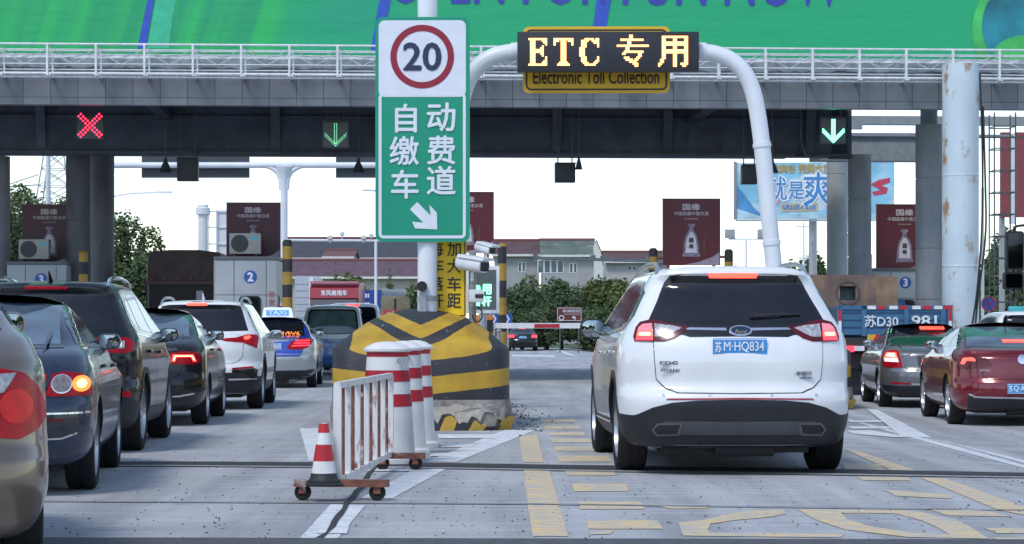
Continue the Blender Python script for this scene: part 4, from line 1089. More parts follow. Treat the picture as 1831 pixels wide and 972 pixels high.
# --- grey sedan and red sedan on the right
GREY = paint('grey_paint', (.15, .152, .17), metal=.4, rough=.3)
c = Car('grey_saloon', 'grey saloon between the blue lorry and the red saloon, brake lamps lit', 'car', (7.24, 38.1, -.15), R(-3.1), sedan_keys(4.84, .905, 1.46, 1.04, .97, .60, 1.75, .64), 4.84, GREY, R_t=.33, axr=1.02, wb=2.76, tw=.22)
c.underside()
trunk(c, .66, .985, .52, .58, GREY)
sedan_glass(c, 1.04, 1.46, .60, 1.75, .68, .57)
for sx in (1, -1):
    q = lambda pl: [(sx * a, b) for a, b in pl]
    t = c.patch('tail_light', q([(.56, .70), (.62, .98), (.70, 1.0), (.80, .98), (.86, .90), (.86, .74), (.80, .70)]), LENS(), off=.013, skirt=.018, res=.03)
    c.patch('lit_bulb', q([(.64, .87), (.66, .95), (.80, .95), (.84, .88)]), LIT(), off=.018, skirt=.006, res=.03, parent=t)
    c.patch('bulb_core', q([(.67, .885), (.685, .935), (.78, .935), (.81, .89)]), CORE(), off=.021, skirt=.004, res=.03, parent=t)
    c.patch('clear_lens', q([(.62, .79), (.64, .865), (.84, .865), (.83, .80)]), mat('white_lamp_core', (.85, .85, .88), .2), off=.018, skirt=.006, res=.03, parent=t)
    c.patch('reflector', q([(.45, .44), (.75, .45), (.74, .42), (.45, .415)]), LENS(), off=.006, skirt=.006)
c.patch('bumper_strip', [(0, .43), (.42, .43), (.42, .405), (0, .405)], CHROME(), sym=True, off=.008, skirt=.006)
c.patch('lower_bumper', [(0, .38), (.70, .385), (.86, .40), (.86, .25), (.5, .235), (0, .235)], PLAST(), sym=True, off=.006, skirt=.01)
c.patch('brake_light', [(-.07, 1.385), (.36, 1.385), (.36, 1.355), (-.07, 1.355)], LIT(), off=.025, skirt=.01)
m = MB(); m.text('SUPERB', -.48, c.bvh.ray_cast(Vector((-.45, -3, .93)), Vector((0, 1, 0)))[0].y - .014, .93, w=.22, h=.03, heavy=.03); m.build('chrome_lettering', CHROME(), c.root)
c.patch('plate_recess', [(-.33, .90), (.33, .90), (.30, .70), (-.30, .70)], mat('dark_recess', (.05, .05, .055), .5), off=.009, skirt=.006)
c.plate(0, .795, '苏D·30981')
REDP = paint('dark_red_paint', (.17, .003, .012), metal=.25, rough=.22)
c = Car('red_saloon', 'dark red saloon at the right edge with a small boot spoiler', 'car', (7.05, 30.85, -.15), R(-3.3), sedan_keys(4.85, .925, 1.45, 1.06, 1.0, .50, 1.55, .62), 4.85, REDP, R_t=.34, axr=1.0, wb=2.8, tw=.23)
c.underside()
trunk(c, .66, 1.03, .52, .60, REDP)
sedan_glass(c, 1.06, 1.45, .50, 1.55, .68, .56, chrome=True, gl=GLASS2())
for sx in (1, -1):
    q = lambda pl: [(sx * a, b) for a, b in pl]
    t = c.patch('tail_light', q([(.40, .84), (.46, .94), (.60, .985), (.78, .97), (.84, .90), (.84, .80), (.60, .81)]), LENSD(), off=.013, skirt=.018, res=.03)
    c.patch('lit_bulb', q([(.62, .93), (.66, .955), (.77, .945), (.80, .87), (.76, .86), (.73, .91), (.62, .905)]), LIT(), off=.018, skirt=.006, res=.03, parent=t)
c.patch('boot_spoiler', [(0, 1.06), (.60, 1.055), (.76, 1.03), (.76, 1.005), (.60, 1.015), (0, 1.02)], REDP, sym=True, off=.04, skirt=.03, res=.03)
c.patch('brake_light', [(-.16, 1.19), (.16, 1.19), (.16, 1.165), (-.16, 1.165)], LIT(), off=.02, skirt=.01)
c.patch('bumper_trim', [(0, .41), (.62, .42), (.70, .46), (.72, .45), (.64, .40), (0, .39)], CHROME(), sym=True, off=.01, skirt=.008)
c.patch('lower_bumper', [(0, .385), (.62, .39), (.72, .42), (.72, .25), (.5, .235), (0, .235)], PLAST(), sym=True, off=.007, skirt=.01)
m = MB(); m.text('IMAX', -.47, c.bvh.ray_cast(Vector((-.47, -3, .78)), Vector((0, 1, 0)))[0].y - .014, .78, w=.20, h=.03, heavy=.03); m.build('chrome_lettering', CHROME(), c.root)
c.patch('badge', circ(0, .93, .06), CHROME(), off=.02, skirt=.014, res=.03)
c.plate(0, .53, '苏Q·A7156')
b = MB(); b.cyl((.05, 1.9, 1.44), (.05, 1.75, 1.56), .03, .008, 8); b.build('antenna', PLAST(), c.root)
# --- white SUV ahead of the red saloon, minivans ahead of the taxi
c = Car('white_suv', 'white SUV whose pale roof shows above the red saloon', 'car', (10.0, 42.3, -.15), R(-2), suv_keys(4.6, .93, 1.72), 4.6, WHITE, R_t=.36, axr=.93, wb=2.66, tw=.235)
suv_rear(c, 1, 1.24, 1.60, .66, .56, WHITE)
for sd in (-1, 1):
    suv_side(c, sd, 1.72, 4.6)
    c.patch('tail_light', [(sd * a, b) for a, b in ((.62, 1.02), (.62, 1.2), (.78, 1.2), (.82, 1.02))], LENS(), off=.013, skirt=.018)
b = MB(); b.box((-.1, 1.4, 1.76), (.5, .16, .10), bev=.03); b.build('roof_sign', mat('teal_sign', (.05, .35, .38), .4), c.root)
c.plate(0, .90, '苏D·6L027')
def van_keys(L, W, Ht):
    return [(.2, .3, L - .4, W * .85, .3, 3.5, .5, 3), (.3, .06, L - .1, W * .96, .3, 3.6, .6, 3), (.5, 0, L, W, .32, 3.6, .8, 2.6), (.75, .02, L - .05, W, .32, 3.6, .8, 2.6),
            (1.0, .03, L - .3, W * .99, .32, 3.6, .7, 2.8), (1.15, .05, L - .6, W * .97, .32, 3.6, .6, 3), (Ht - .35, .14, L - 1.2, W * .90, .32, 3.6, .5, 3), (Ht - .12, .22, L - 1.6, W * .83, .32, 3.4, .5, 3),
            (Ht - .05, .30, L - 1.8, W * .74, .35, 3, .5, 3), (Ht - .015, .5, L - 2.1, W * .55, .4, 2.6, .4, 2.6), (Ht, .9, L - 2.5, W * .2, .3, 2.3, .3, 2.3)]
VG = paint('van_grey_paint', (.64, .70, .71), rough=.35)
def van(label, loc, yaw, m, low, gl, Ht, W, plate, brake):
    c = Car('minivan', label, 'van', loc, yaw, van_keys(4.3, W, Ht), 4.3, m, R_t=.30, axr=.75, wb=2.7, tw=.19)
    if low:
        c.body.data.materials.append(low)
        for p in c.body.data.polygons:
            if p.center.z < .98 and p.material_index == 0: p.material_index = 2
    c.patch('window_surround', [(0, Ht - .13), (W * .68, Ht - .135), (W * .76, Ht - .2), (W * .84, 1.10), (0, 1.08)], BLACK(), sym=True, off=.005, skirt=.008)
    c.patch('rear_window', [(0, Ht - .17), (W * .64, Ht - .175), (W * .71, Ht - .23), (W * .79, 1.14), (0, 1.12)], gl, sym=True, off=.009, skirt=.004)
    for sd in (-1, 1):
        c.dlo(sd, [(.3, 1.12), (.42, Ht - .2), (2.4, Ht - .17), (3.2, 1.2), (3.2, 1.12)], [[(.42, 1.16), (.5, Ht - .24), (1.3, Ht - .22), (1.3, 1.16)], [(1.36, 1.16), (1.36, Ht - .22), (2.2, Ht - .21), (2.2, 1.16)], [(2.28, 1.16), (2.28, Ht - .22), (2.4, Ht - .22), (3.0, 1.2), (3.0, 1.16)]])
        c.patch('tail_light', [(sd * a, b) for a, b in ((W * .8, .72), (W * .8, 1.0), (W * .95, 1.0), (W * .96, .72))], LENS(), off=.013, skirt=.018)
        c.mirror_(sd, 3.0, 1.2, PLAST(), w=.18, h=.22)
    if brake: c.patch('brake_light', [(-.2, Ht - .07), (.2, Ht - .07), (.2, Ht - .10), (-.2, Ht - .10)], LIT(), off=.03, skirt=.01)
    c.plate(0, .8, plate)
    return c
VGL = mat('green_tint_glass', (.10, .17, .16), .06, coat=.3, var=.3, scale=3, spec=.7)
van('small grey and blue minivan with a wide greenish rear window ahead of the taxi', (-4.78, 59.5, 0), R(2.3), VG, paint('van_blue_paint', (.05, .16, .42)), VGL, 1.88, .84, '苏M·4B552', False)
van('white minivan with dark rear window half hidden by the grey minivan', (-4.75, 66.5, 0), R(2.3), WHITE, None, GLASS(), 2.02, .90, '苏M·8P071', True)
# --- two cars far beyond the barrier
def far_car(label, X0, d, m, W=.9):
    c = Car('saloon', label, 'car', (X0, d, 0), R(1), sedan_keys(4.7, W, 1.48, 1.05, .98, .6, 1.6, .64), 4.7, m, R_t=.32, axr=1.0, wb=2.7, tw=.22, group='cars driving away beyond the barrier')
    c.patch('rear_window', [(0, 1.38), (.5, 1.37), (.64, 1.09), (0, 1.08)], GLASS(), sym=True, off=.007, skirt=.004)
    for sx in (1, -1): c.patch('tail_light', [(sx * a, b) for a, b in ((.50, .78), (.52, .94), (.80, .93), (.84, .80))], LITR(), off=.013, skirt=.018)
    c.patch('brake_light', [(-.2, 1.36), (.2, 1.36), (.2, 1.30), (-.2, 1.30)], LITR(), off=.02, skirt=.01)
    c.plate(0, .8, '苏M·20C16')
far_car('black saloon far down the road beyond the barrier, nearer of the pair', X(935, 130), 130, BLK)
far_car('dark red saloon far down the road beyond the barrier, half hidden', X(957, 138), 138, paint('maroon_paint', (.16, .02, .03)))

# ------------------------------------------------------------------ striped island noses
def chevron_mat():
    m = bpy.data.materials.new('black_yellow_chevron'); m.use_nodes = True
    n = m.node_tree; L = n.links; b = n.nodes['Principled BSDF']; b.inputs['Roughness'].default_value = .6
    tc = n.nodes.new('ShaderNodeTexCoord'); sp = n.nodes.new('ShaderNodeSeparateXYZ'); L.new(tc.outputs['Object'], sp.inputs[0])
    def mt(op, a, v=None, c=None, c2=None):
        q = n.nodes.new('ShaderNodeMath'); q.operation = op
        if a is not None: L.new(a, q.inputs[0])
        if v is not None: q.inputs[1].default_value = v
        if c is not None: L.new(c, q.inputs[1])
        return q.outputs[0]
    ax = mt('ABSOLUTE', sp.outputs[0])
    mr = n.nodes.new('ShaderNodeMapRange'); mr.interpolation_type = 'SMOOTHSTEP'; mr.inputs['From Min'].default_value = .85; mr.inputs['From Max'].default_value = 1.25; mr.inputs['To Min'].default_value = .11; mr.inputs['To Max'].default_value = .46
    L.new(sp.outputs[2], mr.inputs[0])
    nz = n.nodes.new('ShaderNodeTexNoise'); nz.inputs['Scale'].default_value = 5; nz.inputs['Detail'].default_value = 6; L.new(tc.outputs['Object'], nz.inputs['Vector'])
    v = mt('SUBTRACT', sp.outputs[2], c=mt('MULTIPLY', ax, c=mr.outputs[0]))
    v = mt('ADD', v, c=mt('MULTIPLY', nz.outputs[0], .02))
    x = n.nodes.new('ShaderNodeValToRGB'); cr = x.color_ramp; cr.interpolation = 'CONSTANT'
    BK, YW = (.030, .032, .040, 1), (.56, .34, .025, 1)
    cr.elements[0].position = 0; cr.elements[0].color = BK; cr.elements[1].position = .425 / 1.6; cr.elements[1].color = YW
    for k_, v_ in enumerate((.63, .82, 1.0, 1.10, 1.255)):
        e_ = cr.elements.new(v_ / 1.6); e_.color = BK if k_ % 2 == 0 else YW
    L.new(mt('DIVIDE', v, 1.6), x.inputs[0])
    n2 = n.nodes.new('ShaderNodeTexNoise'); n2.inputs['Scale'].default_value = 7; n2.inputs['Detail'].default_value = 9; n2.inputs['Roughness'].default_value = .7; L.new(tc.outputs['Object'], n2.inputs['Vector'])
    r = n.nodes.new('ShaderNodeValToRGB'); r.color_ramp.elements[0].position = .625; r.color_ramp.elements[1].position = .65; L.new(n2.outputs[0], r.inputs[0])
    y = n.nodes.new('ShaderNodeMixRGB'); y.inputs[2].default_value = (.33, .31, .28, 1); L.new(r.outputs[0], y.inputs[0]); L.new(x.outputs[0], y.inputs[1])
    n3 = n.nodes.new('ShaderNodeTexNoise'); n3.inputs['Scale'].default_value = 2.5; n3.inputs['Detail'].default_value = 7; L.new(tc.outputs['Object'], n3.inputs['Vector'])
    r3 = n.nodes.new('ShaderNodeValToRGB'); r3.color_ramp.elements[0].position = .35; r3.color_ramp.elements[1].position = .65; r3.color_ramp.elements[0].color = (.68, .66, .64, 1); L.new(n3.outputs[0], r3.inputs[0])
    z = n.nodes.new('ShaderNodeMixRGB'); z.blend_type = 'MULTIPLY'; z.inputs[0].default_value = 1; L.new(y.outputs[0], z.inputs[1]); L.new(r3.outputs[0], z.inputs[2])
    L.new(z.outputs[0], b.inputs['Base Color'])
    bp = n.nodes.new('ShaderNodeBump'); bp.inputs['Strength'].default_value = .4; bp.inputs['Distance'].default_value = .02; L.new(n2.outputs[0], bp.inputs['Height']); L.new(bp.outputs[0], b.inputs['Normal'])
    return m
CHEV = chevron_mat()
CONC = mat('rough_concrete', (.30, .28, .26), .85, var=.25, scale=6, bump=.6, bscale=25, stain=(.17, .155, .14), stain_scale=3, stain_amt=.45)
YPAINT = mat('faded_yellow', (.50, .32, .05), .6, var=.2)
BPAINT = mat('faded_black', (.03, .031, .036), .6, var=.3)
CREAM = mat('bare_plaster', (.44, .40, .34), .8, var=.2, scale=14)
def nose(label, loc, rz):
    t = thing('island_nose', label, 'barrier', loc, rz, 'striped bull noses at the island ends')
    hw = 1.075
    # arch profile extruded back and rounded towards the traffic
    def arch(k, top, n=40):
        pts = []
        for i in range(n + 1):
            s_ = -1 + 2 * i / n
            zz = .36 + (.60 + (top - .96) * (1 - abs(s_) ** 2.3)) if abs(s_) < 1 else .36 + .60
            pts.append((s_ * hw * k, zz))
        return [(-hw * k, .36)] + pts + [(hw * k, .36)]
    rows = []
    for y, k, top in ((.0, .72, 1.05), (.03, .80, 1.10), (.10, .88, 1.16), (.22, .94, 1.22), (.42, .985, 1.30), (.7, 1.0, 1.37), (1.1, 1.0, 1.42), (1.7, 1.0, 1.46), (2.6, 1.0, 1.46), (3.0, 1.0, 1.46)):
        rows.append([Vector((x, y, z)) for x, z in arch(k, top)])
    m = MB(); m.ringloft(rows, cap=True)
    m.build('dome', CHEV, t, smooth=75)
    m = MB(); rr = random.Random(2)
    rows = []
    base = [(-.84, -.04), (-.6, -.10), (0, -.14), (.6, -.10), (.88, -.02), (1.08, .25), (1.10, 1.0), (1.10, 12), (-1.10, 12), (-1.10, 1.0), (-1.06, .2)]
    dense = []
    for i in range(len(base)):
        a, b = Vector(base[i]), Vector(base[(i + 1) % len(base)])
        k = max(1, int((b - a).length / .09)) if a.y < 2 and b.y < 2 else 1
        for j in range(k): dense.append(a + (b - a) * j / k)
    for z, jit in ((-.2, .0), (.02, .012), (.12, .02), (.24, .02), (.33, .014), (.36, .0)):
        kk = 1.0 if z < .3 else .985
        rows.append([Vector((p.x * kk + rr.uniform(-jit, jit), p.y * 1 + rr.uniform(-jit, jit) + (0 if z < .3 else .012), z)) for p in dense])
    m.ringloft(rows); m.build('plinth', CONC, t, smooth=30)
    # chipped paint at the foot of the plinth
    pf = [(-.84, -.04), (-.6, -.10), (0, -.14), (.6, -.10), (.88, -.02), (1.08, .25)]
    def front(x):
        for a, b in zip(pf[:-1], pf[1:]):
            if a[0] <= x <= b[0]: return a[1] + (b[1] - a[1]) * (x - a[0]) / (b[0] - a[0])
        return .25
    x = -.8; k = 0
    while x < 1.0:
        w_ = .17; m = MB()
        top = .13 + .05 * math.sin(x * 7)
        pts = []
        for i in range(5):
            xx = x + w_ * i / 4; pts.append((xx, front(xx)))
        up = [Vector((a + .06, b - .026, top + rr.uniform(-.05, .04))) for a, b in pts]; lo = [Vector((a, b - .026, .0)) for a, b in pts]
        m.ringloft([lo + up[::-1], [v + Vector((0, .05, 0)) for v in lo + up[::-1]]])
        m.build('paint_remnant', YPAINT if k % 2 == 0 else BPAINT, t, smooth=0); x += w_; k += 1
    m = MB(); x = -.2
    ed = []
    while x < 1.02: ed.append((x, front(x))); x += .05
    up = [Vector((a, b - .034, .30 + rr.uniform(-.05, .03))) for a, b in ed]; lo = [Vector((a, b - .034, .165 + rr.uniform(-.09, .06))) for a, b in ed]
    m.ringloft([lo + up[::-1], [v + Vector((0, .05, 0)) for v in lo + up[::-1]]]); m.build('bare_patch', CREAM, t, smooth=0)
    return t
nose('black and yellow striped bull nose behind the red and white bollards', (X(753, 26.6), 26.5, 0), R(2))
nose('black and yellow striped bull nose mostly hidden behind the white SUV', (4.68, 37.6, -.13), R(-2))

# ------------------------------------------------------------------ bollards, rolling fence, cone
BW = mat('bollard_white', (.72, .72, .70), .5, var=.10, scale=5, stain=(.42, .38, .33), stain_scale=5, stain_amt=.34)
BR = mat('bollard_red', (.42, .010, .026), .5, var=.2, scale=6)
def bollard(label, px, d, k=1.0):
    t = thing('bollard', label, 'bollard', (X(px, d), d, 0), 0, 'red and white banded bollards')
    Rr = lambda z: (.238 - .066 * min(1, z / .98)) * k
    def seg(a, b): return [(Rr(a), a), (Rr(b), b)]
    m = MB(); m.lathe([(.27 * k, 0), (.27 * k, .05), (.25 * k, .07)] + [(Rr(.07), .07), (Rr(.30), .30), (Rr(.60), .60), (Rr(1.0), 1.0)], 32); m.build('post', BW, t, smooth=30)
    for a, b in ((.51, .62), (.73, .83), (.95, .995)):
        q = MB(); q.lathe([(Rr(a) + .004, a), (Rr(b) + .004, b)], 32, cap=False); q.build('red_band', BR, t)
    m = MB(); m.lathe([(Rr(1) + .005, .99), (Rr(1) + .034, .998), (Rr(1) + .036, 1.018), (Rr(1) * .98, 1.045), (Rr(1) * .7, 1.07), (Rr(1) * .35, 1.082), (.01, 1.085)], 32); m.build('cap', BW, t)
    for dx in (.10, .14) if px < 720 else (.06,):
        m = MB(); m.cyl((dx * k, -Rr(.93) * .86, .93 - dx * .1), (dx * k, -Rr(.93) * .86 - .05, .93 - dx * .1), .016, n=10); m.build('bolt', CHROME(), t)
    return t
bollard('nearest banded bollard, tallest and widest, right behind the rolling fence', 693, 19.9, 1.06)
bollard('second banded bollard, half hidden behind the nearest one', 722, 21.3, .92)
bollard('farthest banded bollard, touching the striped bull nose on the right', 742, 22.6, .88)
m = MB(); pts = []
for i in range(25):
    t_ = i / 24; a, b = P(695, 700, 19.68), P(716, 690, 21.1)
    p = a.lerp(b, t_); p.z -= .05 * math.sin(t_ * PI); pts.append(p)
for i, p in enumerate(pts[:-1]):
    q = pts[i + 1] - p; m.cyl(p - q * .1, p + q * 1.1, .012 if i % 2 else .009, n=6)
o = tag(m.build('chain', mat('chain_red_white', (.5, .30, .30), .4, metal=.3, var=.6, scale=30)), 'small chain hanging between the two front bollards', 'chain'); lift(o, pts[0])
FW = mat('fence_white', (.70, .69, .67), .5, var=.08, scale=6, stain=(.24, .07, .045), stain_scale=3.5, stain_amt=.41, stretch=(3, 3, .8))
FR = mat('fence_rust', (.20, .075, .05), .7, var=.5, scale=14, stain=(.5, .48, .46), stain_amt=.4, stain_scale=6)
A, B_ = Vector((X(603, 15.55), 15.55, 0)), Vector((X(698, 19.0), 19.0, 0))
dr = (B_ - A); Ln = dr.length; ang = math.atan2(dr.y, dr.x)
t = thing('rolling_fence', 'rusty white picket fence panel on a wheeled frame beside the cone', 'fence', A, ang)
for z in (.80, .135):
    m = MB(); m.bx(0, Ln, -.022, .022, z - .022, z + .022); m.build('rail', FW, t)
n_p = 13
for i in range(n_p):
    x = .02 + (Ln - .04) * i / (n_p - 1)
    m = MB(); w_ = .055 if i in (0, n_p - 1) else .042
    if i % 2 == 0 or i == n_p - 1: m.bx(x - .022, x + .022, -w_ / 2, w_ / 2, .12, .80)
    else: m.bx(x - .035, x + .035, -.010, .010, .14, .80)
    m.build('picket', FW if i % 2 == 0 else FR, t)
def foot(x, y0, y1, z=.125):
    m = MB(); m.bx(x - .05, x + .05, y0, y1, z - .028, z + .02); m.build('foot_bar', FR, t)
    for y in (y0 + .08, y1 - .06):
        m = MB(); m.lathe([(.02, -.022), (.052, -.022), (.058, -.012), (.058, .012), (.052, .022), (.02, .022)], 18, (x, y, .058), 'X'); w_ = m.build('castor', RUB(), t)
        m = MB()
        for q_ in (-1, 1):
            m = MB(); m.bx(x + q_ * .03 - .004, x + q_ * .03 + .004, y - .025, y + .025, .05, .10); m.build('castor_fork', FR, w_)
foot(.0, -.36, .30); foot(Ln - .05, -.30, .12)
CW_ = mat('cone_white', (.75, .74, .72), .45, var=.1, stain=(.4, .36, .33), stain_amt=.36)
CR_ = mat('cone_red', (.50, .014, .026), .45, var=.15)
t = thing('traffic_cone', 'small red and white traffic cone with a black foot on the fence frame', 'cone', P(579, 866, 15.48), R(8))
rc = lambda z: .098 - .068 * z / .42
m = MB(); m.lathe([(rc(.07), .07), (rc(.42), .42), (.012, .424)], 28, cap=True); m.build('cone_body', CW_, t)
for a, b in ((.165, .278), (.36, .422)):
    m = MB(); m.lathe([(rc(a) + .002, a), (rc(b) + .002, b)], 28, cap=False); m.build('red_band', CR_, t)
m = MB(); m.lathe([(.112, 0), (.114, .01), (.112, .03), (rc(.03) + .006, .04), (rc(.08) + .002, .08)], 28); m.box((0, 0, .006), (.25, .25, .02), bev=.006); m.build('foot', mat('cone_black_foot', (.02, .02, .023), .6), t)

# ------------------------------------------------------------------ speed sign, LED gantry
SGW = mat('sign_white', (.70, .73, .80), .4, var=.04)
SGG = mat('sign_green', (.002, .28, .165), .4, var=.06, scale=2)
POLEW = mat('pole_white', (.72, .75, .80), .4, var=.06, scale=2, stain=(.5, .48, .45), stain_amt=.3, stain_scale=2)
D = 27.6
sx, sz = lambda px: X(px, D), lambda py: Z(py, D)
c0 = sx(756)
t = thing('speed_sign', 'tall green and white sign showing 20 and an arrow to the lower right', 'sign', (c0, D, 0), R(-1.2))
LX = lambda px: sx(px) - c0
m = MB(); m.prism(rrect(LX(671), LX(840), sz(432), sz(30), .09, 8), 0, .03); m.build('sign_panel', SGG, t)
m = MB(); m.prism(rrect(LX(677), LX(833), sz(173), sz(36), .075, 8), -.004, 0); m.build('white_panel', SGW, t)
def ringstrip(x0, x1, z0, z1, r, w_, y):
    o_ = rrect(x0, x1, z0, z1, r, 8); i_ = rrect(x0 + w_, x1 - w_, z0 + w_, z1 - w_, max(.005, r - w_), 8)
    b = MB(); n = len(o_)
    F_ = [Vector((a, y, c)) for a, c in o_]; I_ = [Vector((a, y, c)) for a, c in i_]; F2 = [v + Vector((0, .004, 0)) for v in F_]; I2 = [v + Vector((0, .004, 0)) for v in I_]
    b.ringloft([F2, F_, I_, I2], cap=False); return b
ringstrip(LX(677), LX(833), sz(426), sz(166), .06, .036, -.006).build('white_border', SGW, t)
cx_, cz_, rd = LX(755), sz(101), 57 * D / F
def disc_ring(cx, cz, r0, r1, y, name, mt_, par):
    b = MB(); n = 56
    a = [Vector((cx + r1 * math.cos(2 * PI * i / n), y, cz + r1 * math.sin(2 * PI * i / n))) for i in range(n)]; c = [Vector((cx + r0 * math.cos(2 * PI * i / n), y, cz + r0 * math.sin(2 * PI * i / n))) for i in range(n)]
    b.ringloft([[v + Vector((0, .004, 0)) for v in a], a, c, [v + Vector((0, .004, 0)) for v in c]], cap=False); return b.build(name, mt_, par)
disc_ring(cx_, cz_, rd * .80, rd, -.009, 'red_ring', mat('sign_crimson', (.27, .008, .028), .4), t)
m = MB(); m.text('20', cx_, -.010, cz_, w=66 * D / F, h=48 * D / F, heavy=.022); m.build('numerals', mat('sign_navy', (.018, .026, .075), .4), t)
m = MB()
for ch, px, py in (('自', 726, 211), ('动', 789, 209), ('缴', 723, 269), ('费', 789, 268), ('车', 724, 329), ('道', 789, 322)):
    m = MB(); m.text(ch, LX(px), -.008, sz(py), h=50 * D / F, heavy=.018); m.build('character', SGW, t, smooth=0)
m = MB(); m.prism([(LX(a), sz(b)) for a, b in ((733, 374), (746, 361), (770, 385), (768, 366), (781, 380), (782, 410), (742, 408), (737, 396), (757, 398))], -.008, -.002); m.build('arrow', SGW, t, smooth=0)
m = MB(); m.cyl((LX(763), .16, .2), (LX(763), .16, 5.4), .122, n=28); m.build('pole', POLEW, t)
m = MB()
for z in (2.6, 4.4): m.bx(LX(763) - .2, LX(763) + .2, .03, .07, z - .04, z + .04)
m.build('bracket', mat('galvanised', (.4, .41, .43), .45, metal=.6), t)
m = MB(); m.lathe([(.03, -.05), (.062, -.05), (.066, -.03), (.06, .04), (.02, .06)], 24, (LX(755), -.03, sz(512)), 'Y'); m.build('horn', mat('horn_black', (.015, .015, .018), .5), t)
m = MB(); m.bx(LX(749), LX(762), -.02, .06, sz(562), sz(522)); m.bx(LX(747), LX(764), -.025, -.0, sz(541), sz(539)); m.build('control_box', mat('galvanised', (.4, .41, .43), .45, metal=.6), t)
m = MB()
for z in (.35, 1.55, 3.0): m.lathe([(.122, z), (.130, z + .005), (.130, z + .06), (.122, z + .065)], 28, (LX(763), .16, 0), cap=False)
m.build('pole_collar', mat('galvanised', (.4, .41, .43), .45, metal=.6), t)
# hoop carrying the LED board
D2 = 28.2
hx, hz = lambda px: X(px, D2), lambda py: Z(py, D2)
t = thing('sign_hoop', 'white curved tube hoop leaning over the open lane', 'sign gantry', (hx(1088), D2, 0), 0)
hc = hx(1088); rad = .105
pts = []
prof = [(1398, 640), (1392, 560), (1384, 480), (1376, 400), (1367, 300), (1358, 220), (1348, 165), (1333, 130), (1308, 106), (1280, 95), (1250, 92)]
prof[0] = (1402, HY + 1.3 * F / D2)
right = [Vector((hx(a) - hc, 0, hz(b))) for a, b in prof]
left = [Vector((-v.x, 0, v.z)) for v in right]
left = [Vector((v.x if v.x > LX(815) - 9 else v.x, 0, v.z)) for v in left]
def smooth_path(p, n=4):
    for _ in range(2):
        q = [p[0]]
        for a, b in zip(p[:-1], p[1:]): q += [a.lerp(b, .25), a.lerp(b, .75)]
        q.append(p[-1]); p = q
    return p
m = MB(); m.tube(smooth_path(right + [Vector((0, 0, hz(91)))] + left[::-1]), rad, 20); m.build('hoop_tube', POLEW, t)
m = MB()
for sx_ in (1, -1): m.bx(sx_ * right[0].x - .2, sx_ * right[0].x + .2, -.2, .2, .0 if sx_ < 0 else -.1, .03 if sx_ < 0 else -.03)
m.build('base_plate', mat('galvanised', (.4, .41, .43), .45, metal=.6), t)
for s_ in (1, -1):
    for a_, b_ in (((1250, 92), (1262, 92.6)), ((1362, 255), (1363, 263)), ((1379, 430), (1380, 438))):
        p_, q_ = Vector((s_ * (hx(a_[0]) - hc), 0, hz(a_[1]))), Vector((s_ * (hx(b_[0]) - hc), 0, hz(b_[1])))
        m = MB(); m.cyl(p_, q_, rad + .012, n=20); m.build('tube_collar', POLEW, t)
c1 = hx(1088)
t = thing('led_board', 'black LED board with amber lit letters ETC and two characters', 'led sign', (c1, D2 - .14, hz(91)), 0)
D3 = D2 - .3
bx_ = lambda px: X(px, D3) - c1
bz_ = lambda py: Z(py, D3) - hz(91)
m = MB(); m.bx(bx_(925), bx_(1250), -.16, .02, bz_(127), bz_(56), bev=.012); m.build('housing', mat('led_housing', (.018, .02, .028), .45), t)
GL = {
'E': '###########|.###....###|.###.....##|.###......#|.###....#..|.###...##..|.########..|.########..|.###...##..|.###....#..|.###......#|.###......#|.###.....##|.###....###|###########',
'T': '###########|###.###.###|#...###...#|#...###...#|....###....|....###....|....###....|....###....|....###....|....###....|....###....|....###....|....###....|...#####...|..#######..',
'C': '...#####.##|.####..####|.###....###|.###......#|.###......#|###........|###........|###........|###........|###........|.###......#|.###......#|.###.....##|..###...##.|...######..',
'专': '.......##.........|.......##.........|..#############...|......##..........|......##..........|################## |.....##...........|.....##...........|....###########...|...##.......##....|............##....|....###....##.....|.....####.##......|.......####.......|.........###......|..........##......',
'用': '..##############|..##....##....##|..##....##....##|..##############|..##############|..##....##....##|..##....##....##|..##############|..##############|..##....##....##|..##....##....##|..##....##....##|.##.....##....##|.##.....##....##|##......##..####|#.......##...##.'}
m = MB(); AMB = mat('amber_led', (1, .55, .2), .4, emis=3.6, ecol=(1, .37, .085))
for ch, x0, x1, y0, y1 in (('E', 947, 1001, 68, 117), ('T', 990, 1025, 68, 117), ('C', 1036, 1071, 68, 117), ('专', 1103, 1160, 62, 119), ('用', 1177, 1230, 64, 119)):
    rows = GL[ch].replace(' ', '').split('|')
    m = MB()
    if ch == 'E': x0, x1 = 945, 978
    nr, nc = len(rows), max(len(r) for r in rows)
    px_, pz_ = (bx_(x1) - bx_(x0)) / nc, (bz_(y0) - bz_(y1)) / nr
    for j, r_ in enumerate(rows):
        for i, c_ in enumerate(r_):
            if c_ == '#': m.box((bx_(x0) + (i + .5) * px_, -.166, bz_(y0) - (j + .5) * pz_), (px_ * .93, .008, pz_ * .93))
    m.build('character', AMB, t, smooth=0)
YS = mat('sign_amber_yellow', (.76, .45, .018), .45, var=.06, scale=2)
INK = mat('sign_black_ink', (.02, .02, .024), .5)
t = thing('toll_sign', 'yellow rounded sign reading Electronic Toll Collection behind the LED board', 'sign', (c1, D2 + .16, hz(106)), R(-1))
yx = lambda px: X(px, D2 + .16) - c1
yz = lambda py: Z(py, D2 + .16) - hz(106)
m = MB(); m.prism(rrect(yx(935), yx(1198), yz(166), yz(47), .08, 8), 0, .025); m.build('sign_panel', YS, t)
ringstrip(yx(940), yx(1193), yz(161), yz(52), .07, .022, -.004).build('black_border', INK, t)
